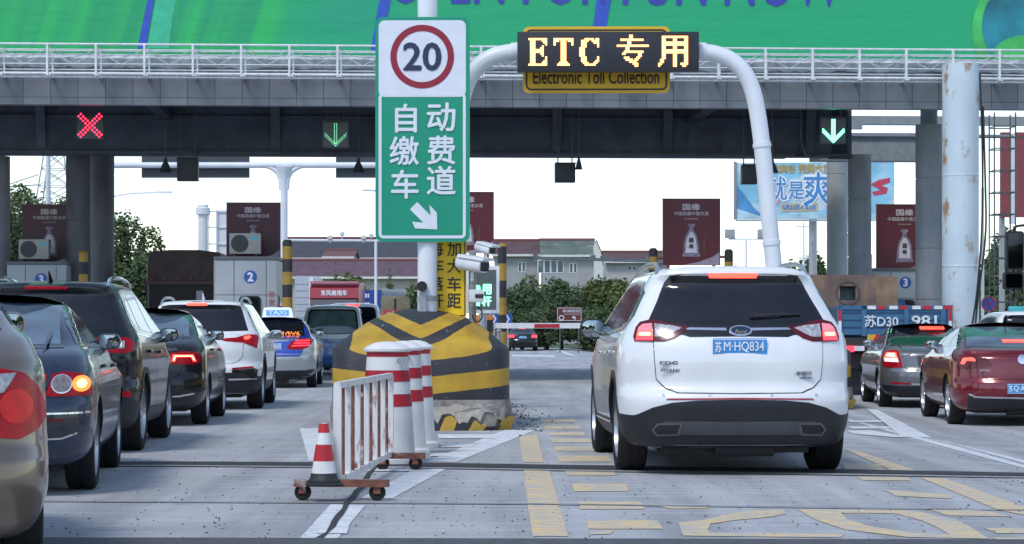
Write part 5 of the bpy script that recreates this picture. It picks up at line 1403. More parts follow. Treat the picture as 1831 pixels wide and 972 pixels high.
m = MB(); m.text('Electronic Toll Collection', yx(1066), -.004, yz(137), w=226 * D2 / F, h=25 * D2 / F, heavy=.012); m.build('lettering', INK, t, smooth=0)
# yellow keep-distance sign, cameras and message board
D4 = 27.95
c4 = X(797, D4); qx = lambda px: X(px, D4) - c4; qz = lambda py: Z(py, D4)
t = thing('distance_sign', 'narrow yellow sign with black characters beside the white sign pole', 'sign', (c4, D4, 0), 0)
m = MB(); m.prism(rrect(qx(757), qx(834), qz(567), qz(410), .03, 4), 0, .02); m.build('sign_panel', mat('sign_bright_yellow', (.95, .62, .012), .45, var=.06), t)
ringstrip(qx(759), qx(832), qz(565), qz(412), .025, .012, -.004).build('black_border', INK, t)
m = MB()
for ch, px, py in (('加', 812, 445), ('大', 812, 475), ('车', 812, 507), ('距', 812, 537), ('每', 781, 445), ('车', 781, 475), ('落', 781, 507), ('杆', 781, 537)):
    m = MB(); m.text(ch, qx(px), -.004, qz(py), w=24 * D4 / F, h=25 * D4 / F, heavy=.009); m.build('character', INK, t, smooth=0)
m = MB(); m.cyl((qx(815), .045, .3), (qx(815), .045, qz(410)), .025, n=12); m.build('pole', mat('galvanised', (.4, .41, .43), .45, metal=.6), t)
D5 = 27.62
CAMW = mat('camera_white', (.66, .68, .70), .35, var=.05); LENSB = mat('camera_lens', (.01, .01, .012), .1, coat=.5)
t = thing('camera_post', 'grey steel post on the island with a black cable loop', 'post', (X(845, D5), D5, .3), 0)
m = MB(); m.cyl((0, 0, 0), (0, 0, Z(452, D5) - .3), .045, n=14); m.build('post', mat('weathered_steel', (.27, .265, .25), .5, metal=.5, var=.2), t)
m = MB(); pp = [(.06 + .06 * math.sin(a), -.05, Z(562, D5) - .3 + .09 * math.cos(a)) for a in [i * PI / 8 for i in range(0, 13)]]; m.tube(pp, .009, 6); m.build('cable', PLAST(), t)
def camera_(label, px, py, d, L_, r, yaw, pitch):
    t = thing('security_camera', label, 'camera', P(px, py, d), 0, 'white cameras on the island post')
    Mx = Matrix.Rotation(yaw, 3, 'Z') @ Matrix.Rotation(pitch, 3, 'X')
    m = MB()
    def sec(y, k): return [Mx @ Vector((a * k, y, b * k)) for a, b in rrect(-r, r, -r * .8, r * .9, r * .75, 5)]
    m.ringloft([sec(-L_ / 2, .92), sec(-L_ / 2 + .02, 1), sec(L_ / 2 - .03, 1), sec(L_ / 2, .85)]); m.build('camera_body', CAMW, t)
    m = MB(); m.ringloft([[Mx @ Vector((a, -L_ / 2 - .002, b)) for a, b in rrect(-r * .7, r * .7, -r * .55, r * .55, r * .2, 3)], [Mx @ Vector((a, -L_ / 2 - .012, b)) for a, b in rrect(-r * .7, r * .7, -r * .55, r * .55, r * .2, 3)]]); m.build('camera_lens', LENSB, t)
    m = MB(); m.ringloft([[Mx @ Vector((a, y, b)) for a, b in ((-r * 1.08, r * .75), (r * 1.08, r * .75), (r * .95, r * 1.12), (-r * .95, r * 1.12))] for y in (-L_ / 2 - .06, L_ / 2 - .04)]); m.build('sun_shield', CAMW, t)
    m = MB(); m.tube([(0, .05, -r * .8), (0, .06, -r * 1.7), (X(845, d) - X(px, d), .04, -r * 2.0)], .02, 8); m.build('bracket', CAMW, t)
camera_('largest white camera in the middle of the island post', 844, 473, 27.5, .42, .10, R(48), R(8))
camera_('upper small white camera at the top of the island post', 867, 444, 27.6, .28, .066, R(42), R(12))
t = thing('security_camera', 'lowest boxy white camera facing forward on the island post', 'camera', P(851, 529, 27.45), R(8), 'white cameras on the island post')
m = MB(); m.box((0, 0, 0), (.19, .16, .16), bev=.03); m.build('camera_body', CAMW, t)
m = MB(); m.box((.03, -.084, .0), (.10, .012, .05), bev=.004); m.build('camera_lens', LENSB, t)
m = MB(); m.cyl((-.03, .05, -.08), (-.04, .12, -.12), .02, n=8); m.build('bracket', CAMW, t)
D6 = 33.5
c6 = X(864, D6); ex = lambda px: X(px, D6) - c6; ez = lambda py: Z(py, D6)
t = thing('message_board', 'white framed message board with green lit characters behind the cameras', 'led sign', (c6, D6, 0), R(2))
m = MB(); m.bx(ex(832), ex(893), 0, .14, ez(560), ez(475), bev=.01); m.build('frame', mat('frame_white', (.68, .70, .72), .4), t)
m = MB(); m.bx(ex(838), ex(887), -.008, .0, ez(553), ez(482)); m.build('screen', mat('board_screen', (.10, .115, .12), .35), t)
m = MB()
for ch, px, py in (('专', 851, 517), ('用', 870, 517), ('落', 851, 538), ('杆', 870, 538)):
    m = MB(); m.text(ch, ex(px), -.012, ez(py), w=16 * D6 / F, h=17 * D6 / F, heavy=.03); m.build('character', mat('green_led', (.1, 1, .5), .4), t, smooth=0)
m = MB(); m.cyl((0, .07, .3), (0, .07, ez(560)), .06, n=12); m.build('pole', mat('galvanised', (.4, .41, .43), .45, metal=.6), t)
# control cabinet and barrier arm
D7 = 35
t = thing('barrier_cabinet', 'orange barrier cabinet behind the striped bull nose', 'cabinet', (X(862, D7), D7, .3), R(2))
m = MB(); m.bx(-.17, .17, -.15, .15, 0, Z(563, D7) - .3, bev=.02); m.build('cabinet', mat('cabinet_orange', (.62, .20, .035), .45, var=.1), t)
m = MB(); m.bx(-.13, .13, -.156, -.15, .12, .75); m.build('door', mat('cabinet_orange_door', (.58, .18, .03), .45, var=.1), t)
m = MB(); m.bx(.08, .11, -.175, -.156, .4, .46); m.build('handle', PLAST(), t)
t = thing('toll_barrier', 'closed white toll barrier arm with red blocks across the open lane', 'barrier', (X(876, D7), D7 - .2, Z(582, D7)), 0)
RA = mat('arm_red', (.45, .02, .035), .45); WA = mat('arm_white', (.72, .72, .74), .45, var=.08)
x0, x1 = 0, X(1210, D7) - X(876, D7)
m = MB(); m.bx(x0, x1, -.02, .02, -.042, .042); m.build('arm', WA, t)
for a, b in ((955, 1000), (1083, 1130)):
    m = MB(); m.bx(X(a, D7) - X(876, D7), X(b, D7) - X(876, D7), -.024, .024, -.034, .026); m.build('red_block', RA, t)
m = MB(); m.bx(-.12, .05, -.06, .1, -.09, .09); m.build('arm_clamp', PLAST(), t)
t = thing('bollard_post', 'thin steel stanchion beside the orange cabinet', 'post', (X(892, 36), 36, 0), 0)
m = MB(); m.cyl((0, 0, 0), (0, 0, 1.15), .035, n=12); m.build('tube', mat('galvanised', (.4, .41, .43), .45, metal=.6), t)
m = MB(); m.lathe([(.045, 1.15), (.05, 1.18), (.02, 1.21)], 12); m.build('cap', mat('galvanised', (.4, .41, .43), .45, metal=.6), t)
YB1 = mat('guard_yellow', (.36, .22, .03), .6, var=.25, scale=4, stain=(.14, .10, .06), stain_amt=.4); YB2 = mat('guard_black', (.022, .024, .03), .6, var=.3)
def guard_post(label, px, d, r, top, z0=0):
    x = X(px, d)
    t = thing('guard_post', label, 'post', (x, d, gz(x) + z0), 0, 'black and yellow guard posts')
    z = 0; k = 0; h_ = top - gz(x) - z0
    while z < h_:
        b = min(h_, z + .29); m = MB(); m.lathe([(r, z), (r, b)] + ([(r * .6, b + .05)] if b >= h_ else []), 20); m.build('yellow_band' if k % 2 else 'black_band', YB1 if k % 2 else YB2, t); z = b; k += 1
guard_post('tall black and yellow post right of the message board', 898, 38, .075, Z(440, 38))
guard_post('black and yellow post left of the clear red bottle poster', 1168, 52, .10, Z(447, 52))
guard_post('black and yellow post right of the clear red bottle poster', 1303, 52, .10, Z(449, 52))
guard_post('dark guard post at the corner of booth two', 514, 51, .115, Z(432, 51), .2)
guard_post('black and yellow post beside the dark left column', 149, 53, .11, Z(452, 53), .2)
guard_post('black and yellow post among the columns behind the blue lorry', 1552, 56, .10, Z(455, 56), .1)
# pair of blue chevron boards far down the lane
for px, lb in ((884, 'blue chevron board left of the black and yellow post'), (908, 'blue chevron board right of the black and yellow post')):
    d = 75
    t = thing('chevron_board', lb, 'sign', (X(px, d), d, 0), 0, 'blue chevron boards')
    m = MB(); m.bx(-.14, .14, 0, .02, Z(580, d), Z(560, d)); m.build('sign_panel', mat('chevron_blue', (.02, .10, .42), .45), t)
    zc = Z(570, d); m = MB(); m.prism([(-.08, zc + .15), (-.02, zc + .15), (.07, zc), (-.02, zc - .15), (-.08, zc - .15), (.01, zc)], -.004, 0); m.build('chevron', SGW, t, smooth=0)
    m = MB(); m.cyl((0, .04, 0), (0, .04, Z(580, d)), .03, n=8); m.build('pole', mat('galvanised', (.4, .41, .43), .45, metal=.6), t)
# brown tourist sign beyond the barrier
d = 120
t = thing('tourist_sign', 'brown direction sign in front of the hedge beyond the barrier arm', 'sign', (X(1018, d), d, 0), 0)
h0, h1 = Z(574, d), Z(549, d)
m = MB(); m.prism(rrect(-.67, .67, h0, h1, .06, 4), 0, .03); m.build('sign_panel', mat('sign_brown', (.11, .025, .015), .45), t)
ringstrip(-.64, .64, h0 + .03, h1 - .03, .04, .02, -.004).build('white_border', SGW, t)
m = MB(); m.text('春秋淹城旅游区', .12, -.004, h1 - .20, w=.95, h=.16); m.text('YANCHENG SCENIC', .12, -.004, h1 - .37, w=.85, h=.055); m.build('lettering', SGW, t, smooth=0)
m = MB(); m.prism([(.28, h0 + .08), (.33, h0 + .08), (.33, h0 + .24), (.24, h0 + .24), (.24, h0 + .30), (.14, h0 + .215), (.24, h0 + .13), (.24, h0 + .19), (.28, h0 + .19)], -.004, 0); m.build('arrow', SGW, t, smooth=0)
disc_ring(-.42, h0 + .18, .10, .14, -.004, 'emblem', SGW, t)
for x in (-.5, .5):
    m = MB(); m.cyl((x, .06, -.1), (x, .06, h0 + .2), .035, n=8); m.build('pole', mat('dark_pole', (.08, .085, .09), .6), t)

# ------------------------------------------------------------------ booths, air conditioners, posters
BOOTH = mat('booth_grey_panel', (.36, .385, .41), .5, var=.08, scale=2, stain=(.26, .27, .28), stain_amt=.36)
BLUED = mat('number_blue', (.02, .09, .36), .4)
def booth(label, x, d, num, w_=1.42, dep=2.3, top=2.82, side_text=None):
    t = thing('toll_booth', label, 'toll booth', (x, d, .0), R(2), 'toll booths')
    m = MB(); m.bx(-w_ / 2 - .35, w_ / 2 + .35, -1.2, dep + 2, -.15, .2); m.build('island_kerb', CONC, t)
    m = MB(); m.bx(-w_ / 2, w_ / 2, 0, dep, .2, top, bev=.03); m.build('wall', BOOTH, t)
    m = MB(); m.bx(-w_ / 2 - .03, w_ / 2 + .03, -.03, dep + .03, top, top + .07); m.build('roof', mat('booth_roof', (.12, .13, .14), .6), t)
    m = MB(); m.bx(-w_ * .20, -w_ * .19, -.004, 0, .3, top - .02); m.bx(w_ * .32, w_ * .33, -.004, 0, .3, top - .02); m.bx(-w_ / 2, w_ / 2, -.005, 0, 2.0, 2.012); m.build('panel_seam', mat('seam_dark', (.06, .065, .07), .6), t)
    m = MB(); m.prism(rrect(-.16, .34, .95, 1.98, .09, 5), -.03, .0); w1 = m.build('window', BLACK(), t)
    m = MB(); m.prism(rrect(-.12, .30, .99, 1.94, .07, 5), -.034, -.03); m.build('pane', GLASS(), w1)
    m = MB(); m.bx(w_ / 2, w_ / 2 + .02, .5, 1.5, 1.1, 2.0); w2 = m.build('window', BLACK(), t)
    m = MB(); m.bx(w_ / 2 + .02, w_ / 2 + .024, .55, 1.45, 1.15, 1.95); m.build('pane', GLASS(), w2)
    m = MB(); m.prism(circ(.10, 2.42, .15, 28), -.008, 0); ds = m.build('number_disc', BLUED, t)
    m = MB(); m.text(num, .10, -.012, 2.42, h=.19, heavy=.05); m.build('numeral', SGW, ds)
    if side_text:
        for i, ch in enumerate(side_text):
            m = MB(); m.text(ch, w_ * .415, -.006, 2.02 - i * .19, w=.14, h=.15, heavy=.01); m.build('character', mat('faded_red_ink', (.42, .16, .18), .6), t, smooth=0)
    m = MB(); m.bx(-w_ / 2 - .06, -w_ / 2, .3, .36, .2, top); m.build('downpipe', mat('galvanised', (.4, .41, .43), .45, metal=.6), t)
    return t
booth('grey toll booth with a blue disc numbered 2', X(440, 51.5), 51.5, '2', side_text='收费窗口')
booth('grey toll booth with a blue disc numbered 3 behind the black SUV', X(66, 54), 54, '3', top=2.78)
booth('grey toll booth with a blue disc numbered 3 behind the blue lorry', X(1612, 57.5), 57.5, '3', top=2.72)
def aircon(label, px, py, d, base):
    z = Z(py, d); t = thing('air_conditioner', label, 'air conditioner', (X(px, d), d, base), R(3), 'air conditioners on booth roofs')
    m = MB(); m.bx(-.36, .36, 0, .28, .07, .55, bev=.015); m.build('casing', mat('aircon_beige', (.36, .35, .31), .5, var=.08), t)
    m = MB(); m.prism(circ(-.12, .31, .20, 28), -.012, .0); g = m.build('fan_grille', mat('grille_dark', (.03, .03, .032), .5), t)
    for r in (.06, .11, .16): disc_ring(-.12, .31, r - .006, r, -.018, 'grille_ring', mat('aircon_grey', (.16, .16, .155), .5), g)
    m = MB(); m.bx(.14, .30, -.006, 0, .40, .48); m.build('badge', mat('aircon_teal', (.08, .42, .50), .4), t)
    m = MB(); m.bx(-.28, -.22, .02, .26, 0, .07); m.bx(.22, .28, .02, .26, 0, .07); m.build('feet', PLAST(), t)
aircon('air conditioner with a teal badge on top of booth two', 438, 440, 51.8, 2.89)
aircon('air conditioner on top of the left booth three', 60, 447, 54.3, 2.85)
MAR = mat('poster_maroon', (.095, .006, .014), .4, var=.25, scale=.9)
MARD = mat('poster_dim_maroon', (.060, .010, .018), .45, var=.2, scale=.9)
PINK = mat('poster_silver_ink', (.50, .42, .44), .5)
def poster(label, px0, px1, py0, py1, d, base, m_=MAR, bottle=True, legs=()):
    w_ = (px1 - px0) * d / F; x = X((px0 + px1) / 2, d); z0, z1 = Z(py1, d), Z(py0, d); h_ = z1 - z0
    t = thing('poster_board', label, 'poster', (x, d, base), R(2), 'dark red bottle posters')
    z0 -= base; z1 -= base
    m = MB(); m.bx(-w_ / 2, w_ / 2, 0, .10, z0, z1); m.build('panel', m_, t)
    m = MB(); m.bx(-w_ / 2 - .012, w_ / 2 + .012, -.012, .11, z1, z1 + .02); m.bx(w_ / 2, w_ / 2 + .015, -.012, .11, z0, z1); m.build('frame', mat('poster_frame', (.16, .05, .06), .5), t)
    m = MB(); m.text('国缘', 0, -.005, z1 - h_ * .115, w=w_ * .30, h=h_ * .095, heavy=.03); m.text('中国高端中度白酒', 0, -.005, z1 - h_ * .215, w=w_ * .60, h=h_ * .06, heavy=.01); m.text('成大事必有缘', 0, -.005, z1 - h_ * .295, w=w_ * .24, h=h_ * .024)
    m.build('lettering', PINK, t, smooth=0)
    bw, bz = w_ * .16, z0 + h_ * .13; bh = h_ * .50
    pr = [(.95, 0), (.98, .06), (.86, .12), (.84, .3), (.76, .5), (.58, .66), (.34, .76), (.22, .82), (.2, .90), (.40, .91), (.42, .99), (.2, 1.0)]
    cx = 0
    out = [(cx + a * bw, bz + b * bh) for a, b in pr] + [(cx - a * bw, bz + b * bh) for a, b in pr[::-1]]
    m = MB(); m.prism(out, -.005, 0); bo = m.build('bottle_print', mat('bottle_glass_print', (.20, .16, .22), .4, var=.4, scale=9), t, smooth=0)
    inn = [(cx + a * bw * .72, bz + bh * .07 + b * bh * .82) for a, b in pr[1:8]] + [(cx - a * bw * .72, bz + bh * .07 + b * bh * .82) for a, b in pr[1:8][::-1]]
    m = MB(); m.prism(inn, -.009, -.005); m.build('bottle_label', mat('bottle_white_print', (.55, .52, .55), .4, var=.15), bo, smooth=0)
    m = MB(); m.text('国', 0, -.013, bz + bh * .50, h=bh * .13, heavy=.05); m.text('缘', 0, -.013, bz + bh * .32, h=bh * .13, heavy=.03); m.build('lettering', mat('poster_ink', (.06, .04, .06), .5), bo, smooth=0)
    m = MB(); m.text('柔和的白酒', w_ * .23, -.005, z0 + h_ * .33, w=.035, h=h_ * .22); m.build('small_print', mat('poster_gold_ink', (.30, .17, .10), .5), t, smooth=0)
    sw = [(-w_ * .15, z0 + .002), (w_ / 2 - .003, z0 + .002), (w_ / 2 - .003, z0 + h_ * .20), (w_ * .38, z0 + h_ * .13), (w_ * .15, z0 + h_ * .055)]
    m = MB(); m.prism(sw, -.004, 0); m.build('pale_swoosh', mat('poster_pale_mauve', (.30, .25, .31), .45, var=.15), t, smooth=0)
    m = MB()
    for a in legs: m.bx(a * w_ - .03, a * w_ + .03, .02, .08, 0, z0)
    if legs: m.build('legs', mat('poster_frame', (.16, .05, .06), .5), t)
poster('dark red bottle poster behind the air conditioner on booth two', 405, 500, 363, 468, 52.6, 2.89, MARD, legs=(-.4, .4))
poster('dim red bottle poster at far left above booth three', 40, 136, 366, 472, 55.2, 2.85, MARD, legs=(-.4, .4))
poster('dark red poster mostly hidden behind the speed sign', 786, 882, 344, 452, 51.0, .2, MAR, legs=(-.4, .4))
poster('red bottle poster standing clear above the white SUV roof', 1185, 1287, 356, 474, 52.0, .0, MAR, legs=(-.4, .4))
poster('bright red bottle poster between the grey columns on the right', 1567, 1668, 366, 484, 58.0, 2.79 - .0, MAR, legs=(-.4, .4))
m = MB(); m.cyl((X(1160, 52), 52, Z(461, 52)), (X(1185, 52), 52, Z(461, 52)), .03, n=8); m.cyl((X(1287, 52), 52, Z(459, 52)), (X(1310, 52), 52, Z(459, 52)), .03, n=8)
m.cyl((X(1185, 52), 52.12, Z(460, 52)), (X(1287, 52), 52.12, Z(460, 52)), .03, n=8)
o = tag(m.build('cross_rail', mat('poster_frame', (.16, .05, .06), .5)), 'dark rail joining the two posts either side of the clear bottle poster', 'rail'); lift(o, P(1236, 460, 52.1))

# ------------------------------------------------------------------ lorries
STEEL = mat('galvanised', (.4, .41, .43), .45, metal=.6)
def lorry_wheel(t, x, y, r, sx):
    m = MB(); m.lathe([(r * .55, -.13), (r * .92, -.14), (r, -.09), (r, .09), (r * .92, .14), (r * .55, .13)], 28, (x, y, r), 'X'); w_ = m.build('wheel', RUB(), t)
    m = MB(); m.lathe([(.06, sx * .05), (r * .5, sx * .08), (r * .56, sx * .12)], 20, (x, y, r), 'X'); m.build('rim', mat('lorry_rim', (.2, .2, .2), .5), w_)
LB = mat('lorry_blue', (.045, .14, .26), .5, var=.18, scale=3, stain=(.10, .09, .09), stain_amt=.36)
LBD = mat('lorry_blue_dark', (.018, .06, .15), .55, var=.2)
d = 45.6; wx0, wx1 = X(1497, d), X(1703, d); w_ = wx1 - wx0; zt = Z(546, d) + .15; zb = Z(598, d) + .15
t = thing('lorry', 'blue drop-side lorry with white painted plate characters on its tailboard', 'truck', ((wx0 + wx1) / 2, d, -.15), R(.6))
m = MB(); m.bx(-w_ / 2, w_ / 2, .06, 5.2, zb - .02, zb + .06); m.bx(-w_ / 2, -w_ / 2 + .05, .06, 5.2, zb, zt - .02); m.bx(w_ / 2 - .05, w_ / 2, .06, 5.2, zb, zt - .02); m.bx(-w_ / 2, w_ / 2, 5.15, 5.2, zb, zt + .2); m.build('bed', LBD, t)
m = MB(); m.bx(-w_ / 2, w_ / 2, 0, .05, zb, zt); tb = m.build('tailboard', LB, t)
for f in (-.5, -.27, .10, .42, .5):
    m = MB(); m.bx(f * w_ - .05 + (.05 if f == -.5 else -.05 if f == .5 else 0), f * w_ + .05 + (.05 if f == -.5 else -.05 if f == .5 else 0), -.03, 0, zb - .03, zt + .01); m.build('stake', LB, tb)
for k in range(1, 4):
    m = MB(); z = zb + (zt - zb) * k / 4; m.bx(-w_ / 2, w_ / 2, -.012, 0, z - .012, z + .012); m.build('rib', LBD, tb)
RW, RR_ = mat('reflective_white', (.72, .72, .74), .4), mat('reflective_red', (.50, .02, .03), .4)
for i, f in enumerate((-.24, -.155, -.05, .035, .15, .24, .34, .425)):
    m = MB(); m.bx(f * w_, f * w_ + .17, -.034, -.03, zt - .075, zt - .005); m.build('reflective_strip', RW if i % 2 == 0 else RR_, tb)
m = MB(); m.bx(-w_ / 2 + .02, w_ / 2 - .02, -.03, -.0, zt - .08, zt); m.build('top_rail', LB, tb)
for x in (-w_ / 2 + .05, w_ / 2 - .05):
    m = MB(); m.bx(x - .03, x + .03, -.036, -.03, zb + .28, zt - .08); m.build('reflective_strip', RR_, tb)
    m = MB(); m.bx(x - .03, x + .03, -.036, -.03, zb + .05, zb + .28); m.build('reflective_strip', RW, tb)
m = MB(); m.text('苏D30', -.17 * w_ + .12, -.034, (zb + zt) / 2 - .02, w=.29 * w_, h=.24, heavy=.02); m.build('lettering', mat('stencil_white', (.62, .66, .70), .6, var=.3, scale=8), tb, smooth=0); m = MB(); m.text('981', .27 * w_ - .04, -.034, (zb + zt) / 2 - .02, w=.215 * w_, h=.22, heavy=.02); m.build('lettering', mat('stencil_white', (.62, .66, .70), .6, var=.3, scale=8), tb, smooth=0)
zh = zb - .02
m = MB(); m.bx(-w_ / 2, w_ / 2, .0, .12, zh - .28, zh - .04); m.build('chassis_beam', mat('lorry_dark', (.035, .03, .032), .7), t)
m = MB(); m.bx(-.24 * w_, .15 * w_, -.02, .0, zh - .19, zh + .02); bd = m.build('warning_board', mat('warn_yellow', (.66, .36, .02), .45), t)
for k in range(4):
    x = -.24 * w_ + .06 + k * .24; m = MB(); m.prism([(x, zh - .188), (x + .12, zh - .188), (x + .24, zh + .018), (x + .12, zh + .018)], -.024, -.02); m.build('red_stripe', RR_, bd, smooth=0)
for i, f in enumerate((-.5, -.38, -.26, -.14, -.02, .1)):
    m = MB(); m.bx(f * w_ + .05, f * w_ + .27, -.016, 0, zh - .31, zh - .21); m.build('reflective_strip', RR_ if i % 2 == 0 else RW, t)
for sx in (-1, 1):
    m = MB(); m.bx(sx * (w_ / 2 - .22) - .12, sx * (w_ / 2 - .22) + .12, -.03, .05, .90, 1.02); m.build('tail_light', LITR(), t)
    m = MB(); m.bx(sx * (w_ / 2 - .35) - .2, sx * (w_ / 2 - .35) + .2, .5, .53, .15, .75); m.build('mud_flap', PLAST(), t)
    for y in (1.2, 4.9): lorry_wheel(t, sx * (w_ / 2 - .25), y, .45, sx)
m = MB(); m.bx(-.4, -.05, -.01, .02, .72, .95); m.build('license_plate', mat('plate_yellow', (.6, .42, .05), .5), t)
m = MB(); m.bx(-w_ / 2 + .1, w_ / 2 - .1, .4, 6.5, .55, .85); m.build('chassis', mat('lorry_dark', (.035, .03, .032), .7), t)
m = MB(); m.bx(-1.05, 1.05, 5.4, 7.2, .6, 2.3, bev=.08); m.build('cab', LB, t)
RUST = mat('rusty_steel', (.17, .115, .10), .75, var=.35, scale=2.5, stain=(.27, .17, .09), stain_scale=1.2, stain_amt=.45, bump=.2)
d = 48.2; t = thing('steel_block', 'rusty brown steel block with a square opening loaded on the blue lorry', 'cargo', (X(1526, d), d, zb - .15 + .06), R(.6))
hw = (1607 - 1444) / 2 * d / F; top = Z(491, d) - (zb - .09); wx, wz, s_ = X(1516, d) - X(1526, d), Z(524, d) - (zb - .09), .17
m = MB(); m.bx(-hw, wx - s_, 0, .5, 0, top); m.bx(wx + s_, hw * .5, 0, .5, 0, top); m.bx(wx - s_, wx + s_, 0, .5, 0, wz - s_ * .9); m.bx(wx - s_, wx + s_, 0, .5, wz + s_ * .9, top); m.build('plate', RUST, t, smooth=0)
m = MB(); m.prism([(hw * .5, 0), (hw, 0), (hw * .95, top * .96), (hw * .5, top)], .0, .5); m.build('side_plate', mat('rusty_steel_pale', (.24, .16, .10), .75, var=.3, scale=3), t, smooth=0)
m = MB(); m.bx(wx - s_, wx + s_, .34, .36, wz - s_ * .9, wz + s_ * .9); m.build('opening_back', mat('dusty_teal', (.16, .24, .24), .7, var=.3), t)
disc_ring(wx, wz, s_ * 1.35, s_ * 1.55, -.012, 'weld_ring', mat('rust_dark', (.09, .07, .06), .8), t)

# lorry with a brown tarpaulin next to booth two
d = 57; t = thing('tarp_lorry', 'dark lorry under a brown tarpaulin beside booth two', 'truck', (X(330, d), d, 0), R(2))
hw = 68 * d / F
TARP = mat('brown_tarp', (.060, .032, .028), .55, var=.4, scale=3, bump=.3, bscale=6)
m = MB(); rows = []
for y, k in ((0, .96), (.08, 1.0), (2.5, 1.0), (5.5, 1.0)):
    rows.append([Vector((a * k, y, b)) for a, b in [(-hw, 2.42), (-hw, 2.9), (-hw * .97, 3.08), (-hw * .88, 3.2), (-hw * .4, 3.24), (hw * .4, 3.24), (hw * .9, 3.18), (hw * .98, 3.05), (hw, 2.9), (hw, 2.42)]])
m.ringloft(rows); m.build('tarpaulin', TARP, t)
m = MB(); m.bx(-hw - .03, hw + .03, -.08, 0, 2.36, 2.44); m.build('rope_rail', mat('tarp_edge', (.10, .035, .035), .5), t)
for i in range(6):
    x = -hw + .15 + i * (2 * hw - .3) / 5; m = MB(); m.cyl((x, -.10, 2.50), (x, -.08, 2.50), .025, n=8); m.build('eyelet', mat('eyelet_red', (.35, .05, .05), .5), t)
m = MB(); m.bx(-hw, hw, 0, 5.5, .95, 2.36); m.build('body_box', mat('lorry_maroon_dark', (.022, .014, .016), .6), t)
m = MB(); m.bx(-hw + .03, -hw + .07, -.02, 0, 1.0, 2.36); m.bx(hw - .07, hw - .03, -.02, 0, 1.0, 2.36); m.build('corner_post', mat('post_grey', (.2, .2, .21), .5), t)
m = MB(); m.bx(.3, .48, -.06, 0, 1.45, 2.2, bev=.02); m.build('grey_lamp', mat('lamp_grey', (.45, .46, .48), .4), t)
m = MB(); m.bx(hw * .92, hw * .92 + .2, -.08, 0, 2.34, 2.52); m.build('marker_lamp', LENSD(), t)
for sx in (-1, 1):
    for y in (1.2, 4.6): lorry_wheel(t, sx * (hw - .2), y, .48, sx)
# red cab-over lorry facing the camera, with its container
d = 111; t = thing('red_lorry', 'red lorry cab facing this way with white characters over its windscreen', 'truck', (X(597, d), d, 0), R(-4))
RC = mat('cab_red', (.33, .02, .035), .35, coat=.5, var=.12)
m = MB(); m.prism([(0, .6), (0, 1.6), (.12, 2.35), (.14, 2.75), (.05, 2.8), (.10, 3.3), (.5, 3.55), (2.2, 3.6), (2.2, .6)], -1.22, 1.22, 'YZ'); m.build('cab', RC, t, smooth=30)
m = MB(); m.prism([(-.012, 1.65), (.10, 2.33), (.13, 2.33), (.02, 1.65)], -1.1, 1.1, 'YZ'); m.build('windscreen', GLASS(), t, smooth=0)
m = MB(); m.prism([(-.08, 2.36), (-.16, 2.42), (-.06, 2.72), (.10, 2.75), (.10, 2.36)], -1.15, 1.15, 'YZ'); m.build('sun_visor', mat('visor_dark', (.05, .05, .07), .3), t, smooth=0)
m = MB(); m.text('东风商用车', 0, -.0, 3.06, w=1.3, h=.27, heavy=.03); o = m.build('lettering', SGW, t, smooth=0); o.location = (0, .04, 0)
m = MB(); m.bx(-1.2, 1.2, .0, .35, 3.52, 3.64); m.build('roof_fairing', mat('fairing_pink', (.40, .16, .19), .5), t)
for sx in (-1, 1):
    m = MB(); m.bx(sx * 1.32 - .08, sx * 1.32 + .08, .0, .1, 1.7, 2.3, bev=.02); m.tube([(sx * 1.18, .1, 2.3), (sx * 1.32, .05, 2.34)], .02, 6); m.build('wing_mirror', PLAST(), t)
    lorry_wheel(t, sx * 1.05, 1.2, .5, sx); lorry_wheel(t, sx * 1.05, 6, .5, sx)
    m = MB(); m.bx(sx * .9 - .2, sx * .9 + .2, -.03, .0, .95, 1.15); m.build('headlight', CLEARL(), t)
m = MB(); m.bx(-1.2, 1.2, -.05, .0, .55, .9); m.build('bumper', RC, t)
m = MB(); m.bx(-1.0, 1.0, 2.2, 12, .7, .95); m.build('chassis', mat('lorry_dark', (.035, .03, .032), .7), t)
CB = mat('container_blue', (.02, .06, .26), .5, var=.12)
t = thing('container', 'blue shipping container standing right of the red lorry cab', 'container', (X(656, 116), 116, 1.0), R(-9))
m = MB(); m.bx(-.55, .75, 0, 6, 0, 2.3); m.build('box', CB, t)
for k in range(18):
    m = MB(); y = .2 + k * .32; m.bx(.75, .79, y, y + .16, .12, 2.38); m.build('side_rib', mat('container_grey', (.34, .36, .38), .5, var=.15), t)
for z in (1.9, 1.45):
    m = MB(); m.bx(-.1, .12, -.006, 0, z, z + .2); m.build('marking', SGW, t)
m = MB(); m.bx(.0, .03, -.03, 0, .05, 2.25); m.build('door_bar', LBD, t)
m = MB(); m.bx(-.72, .72, .2, 5.8, -1.0, 0); m.build('trailer', mat('lorry_dark', (.035, .03, .032), .7), t)
t = thing('box_trailer', 'pale grey ribbed box trailer between booth two and the red lorry', 'trailer', (X(549, 120), 120, 0), R(3))
m = MB(); m.prism(rrect(-.66, .66, 1.0, Z(478, 104), .15, 5), 0, 7); m.build('box', mat('trailer_grey', (.42, .46, .50), .5, var=.08), t)
for k in range(8):
    m = MB(); z = 1.15 + k * .36; m.bx(-.64, .64, -.02, 0, z, z + .03); m.build('rib', mat('trailer_rib', (.28, .31, .34), .5), t)
m = MB(); m.bx(.12, .34, -.04, 0, 1.0, Z(481, 104)); m.build('ladder_panel', SGW, t)
for sx in (-1, 1): lorry_wheel(t, sx * .5, 1.2, .48, sx); lorry_wheel(t, sx * .5, 5.2, .48, sx)
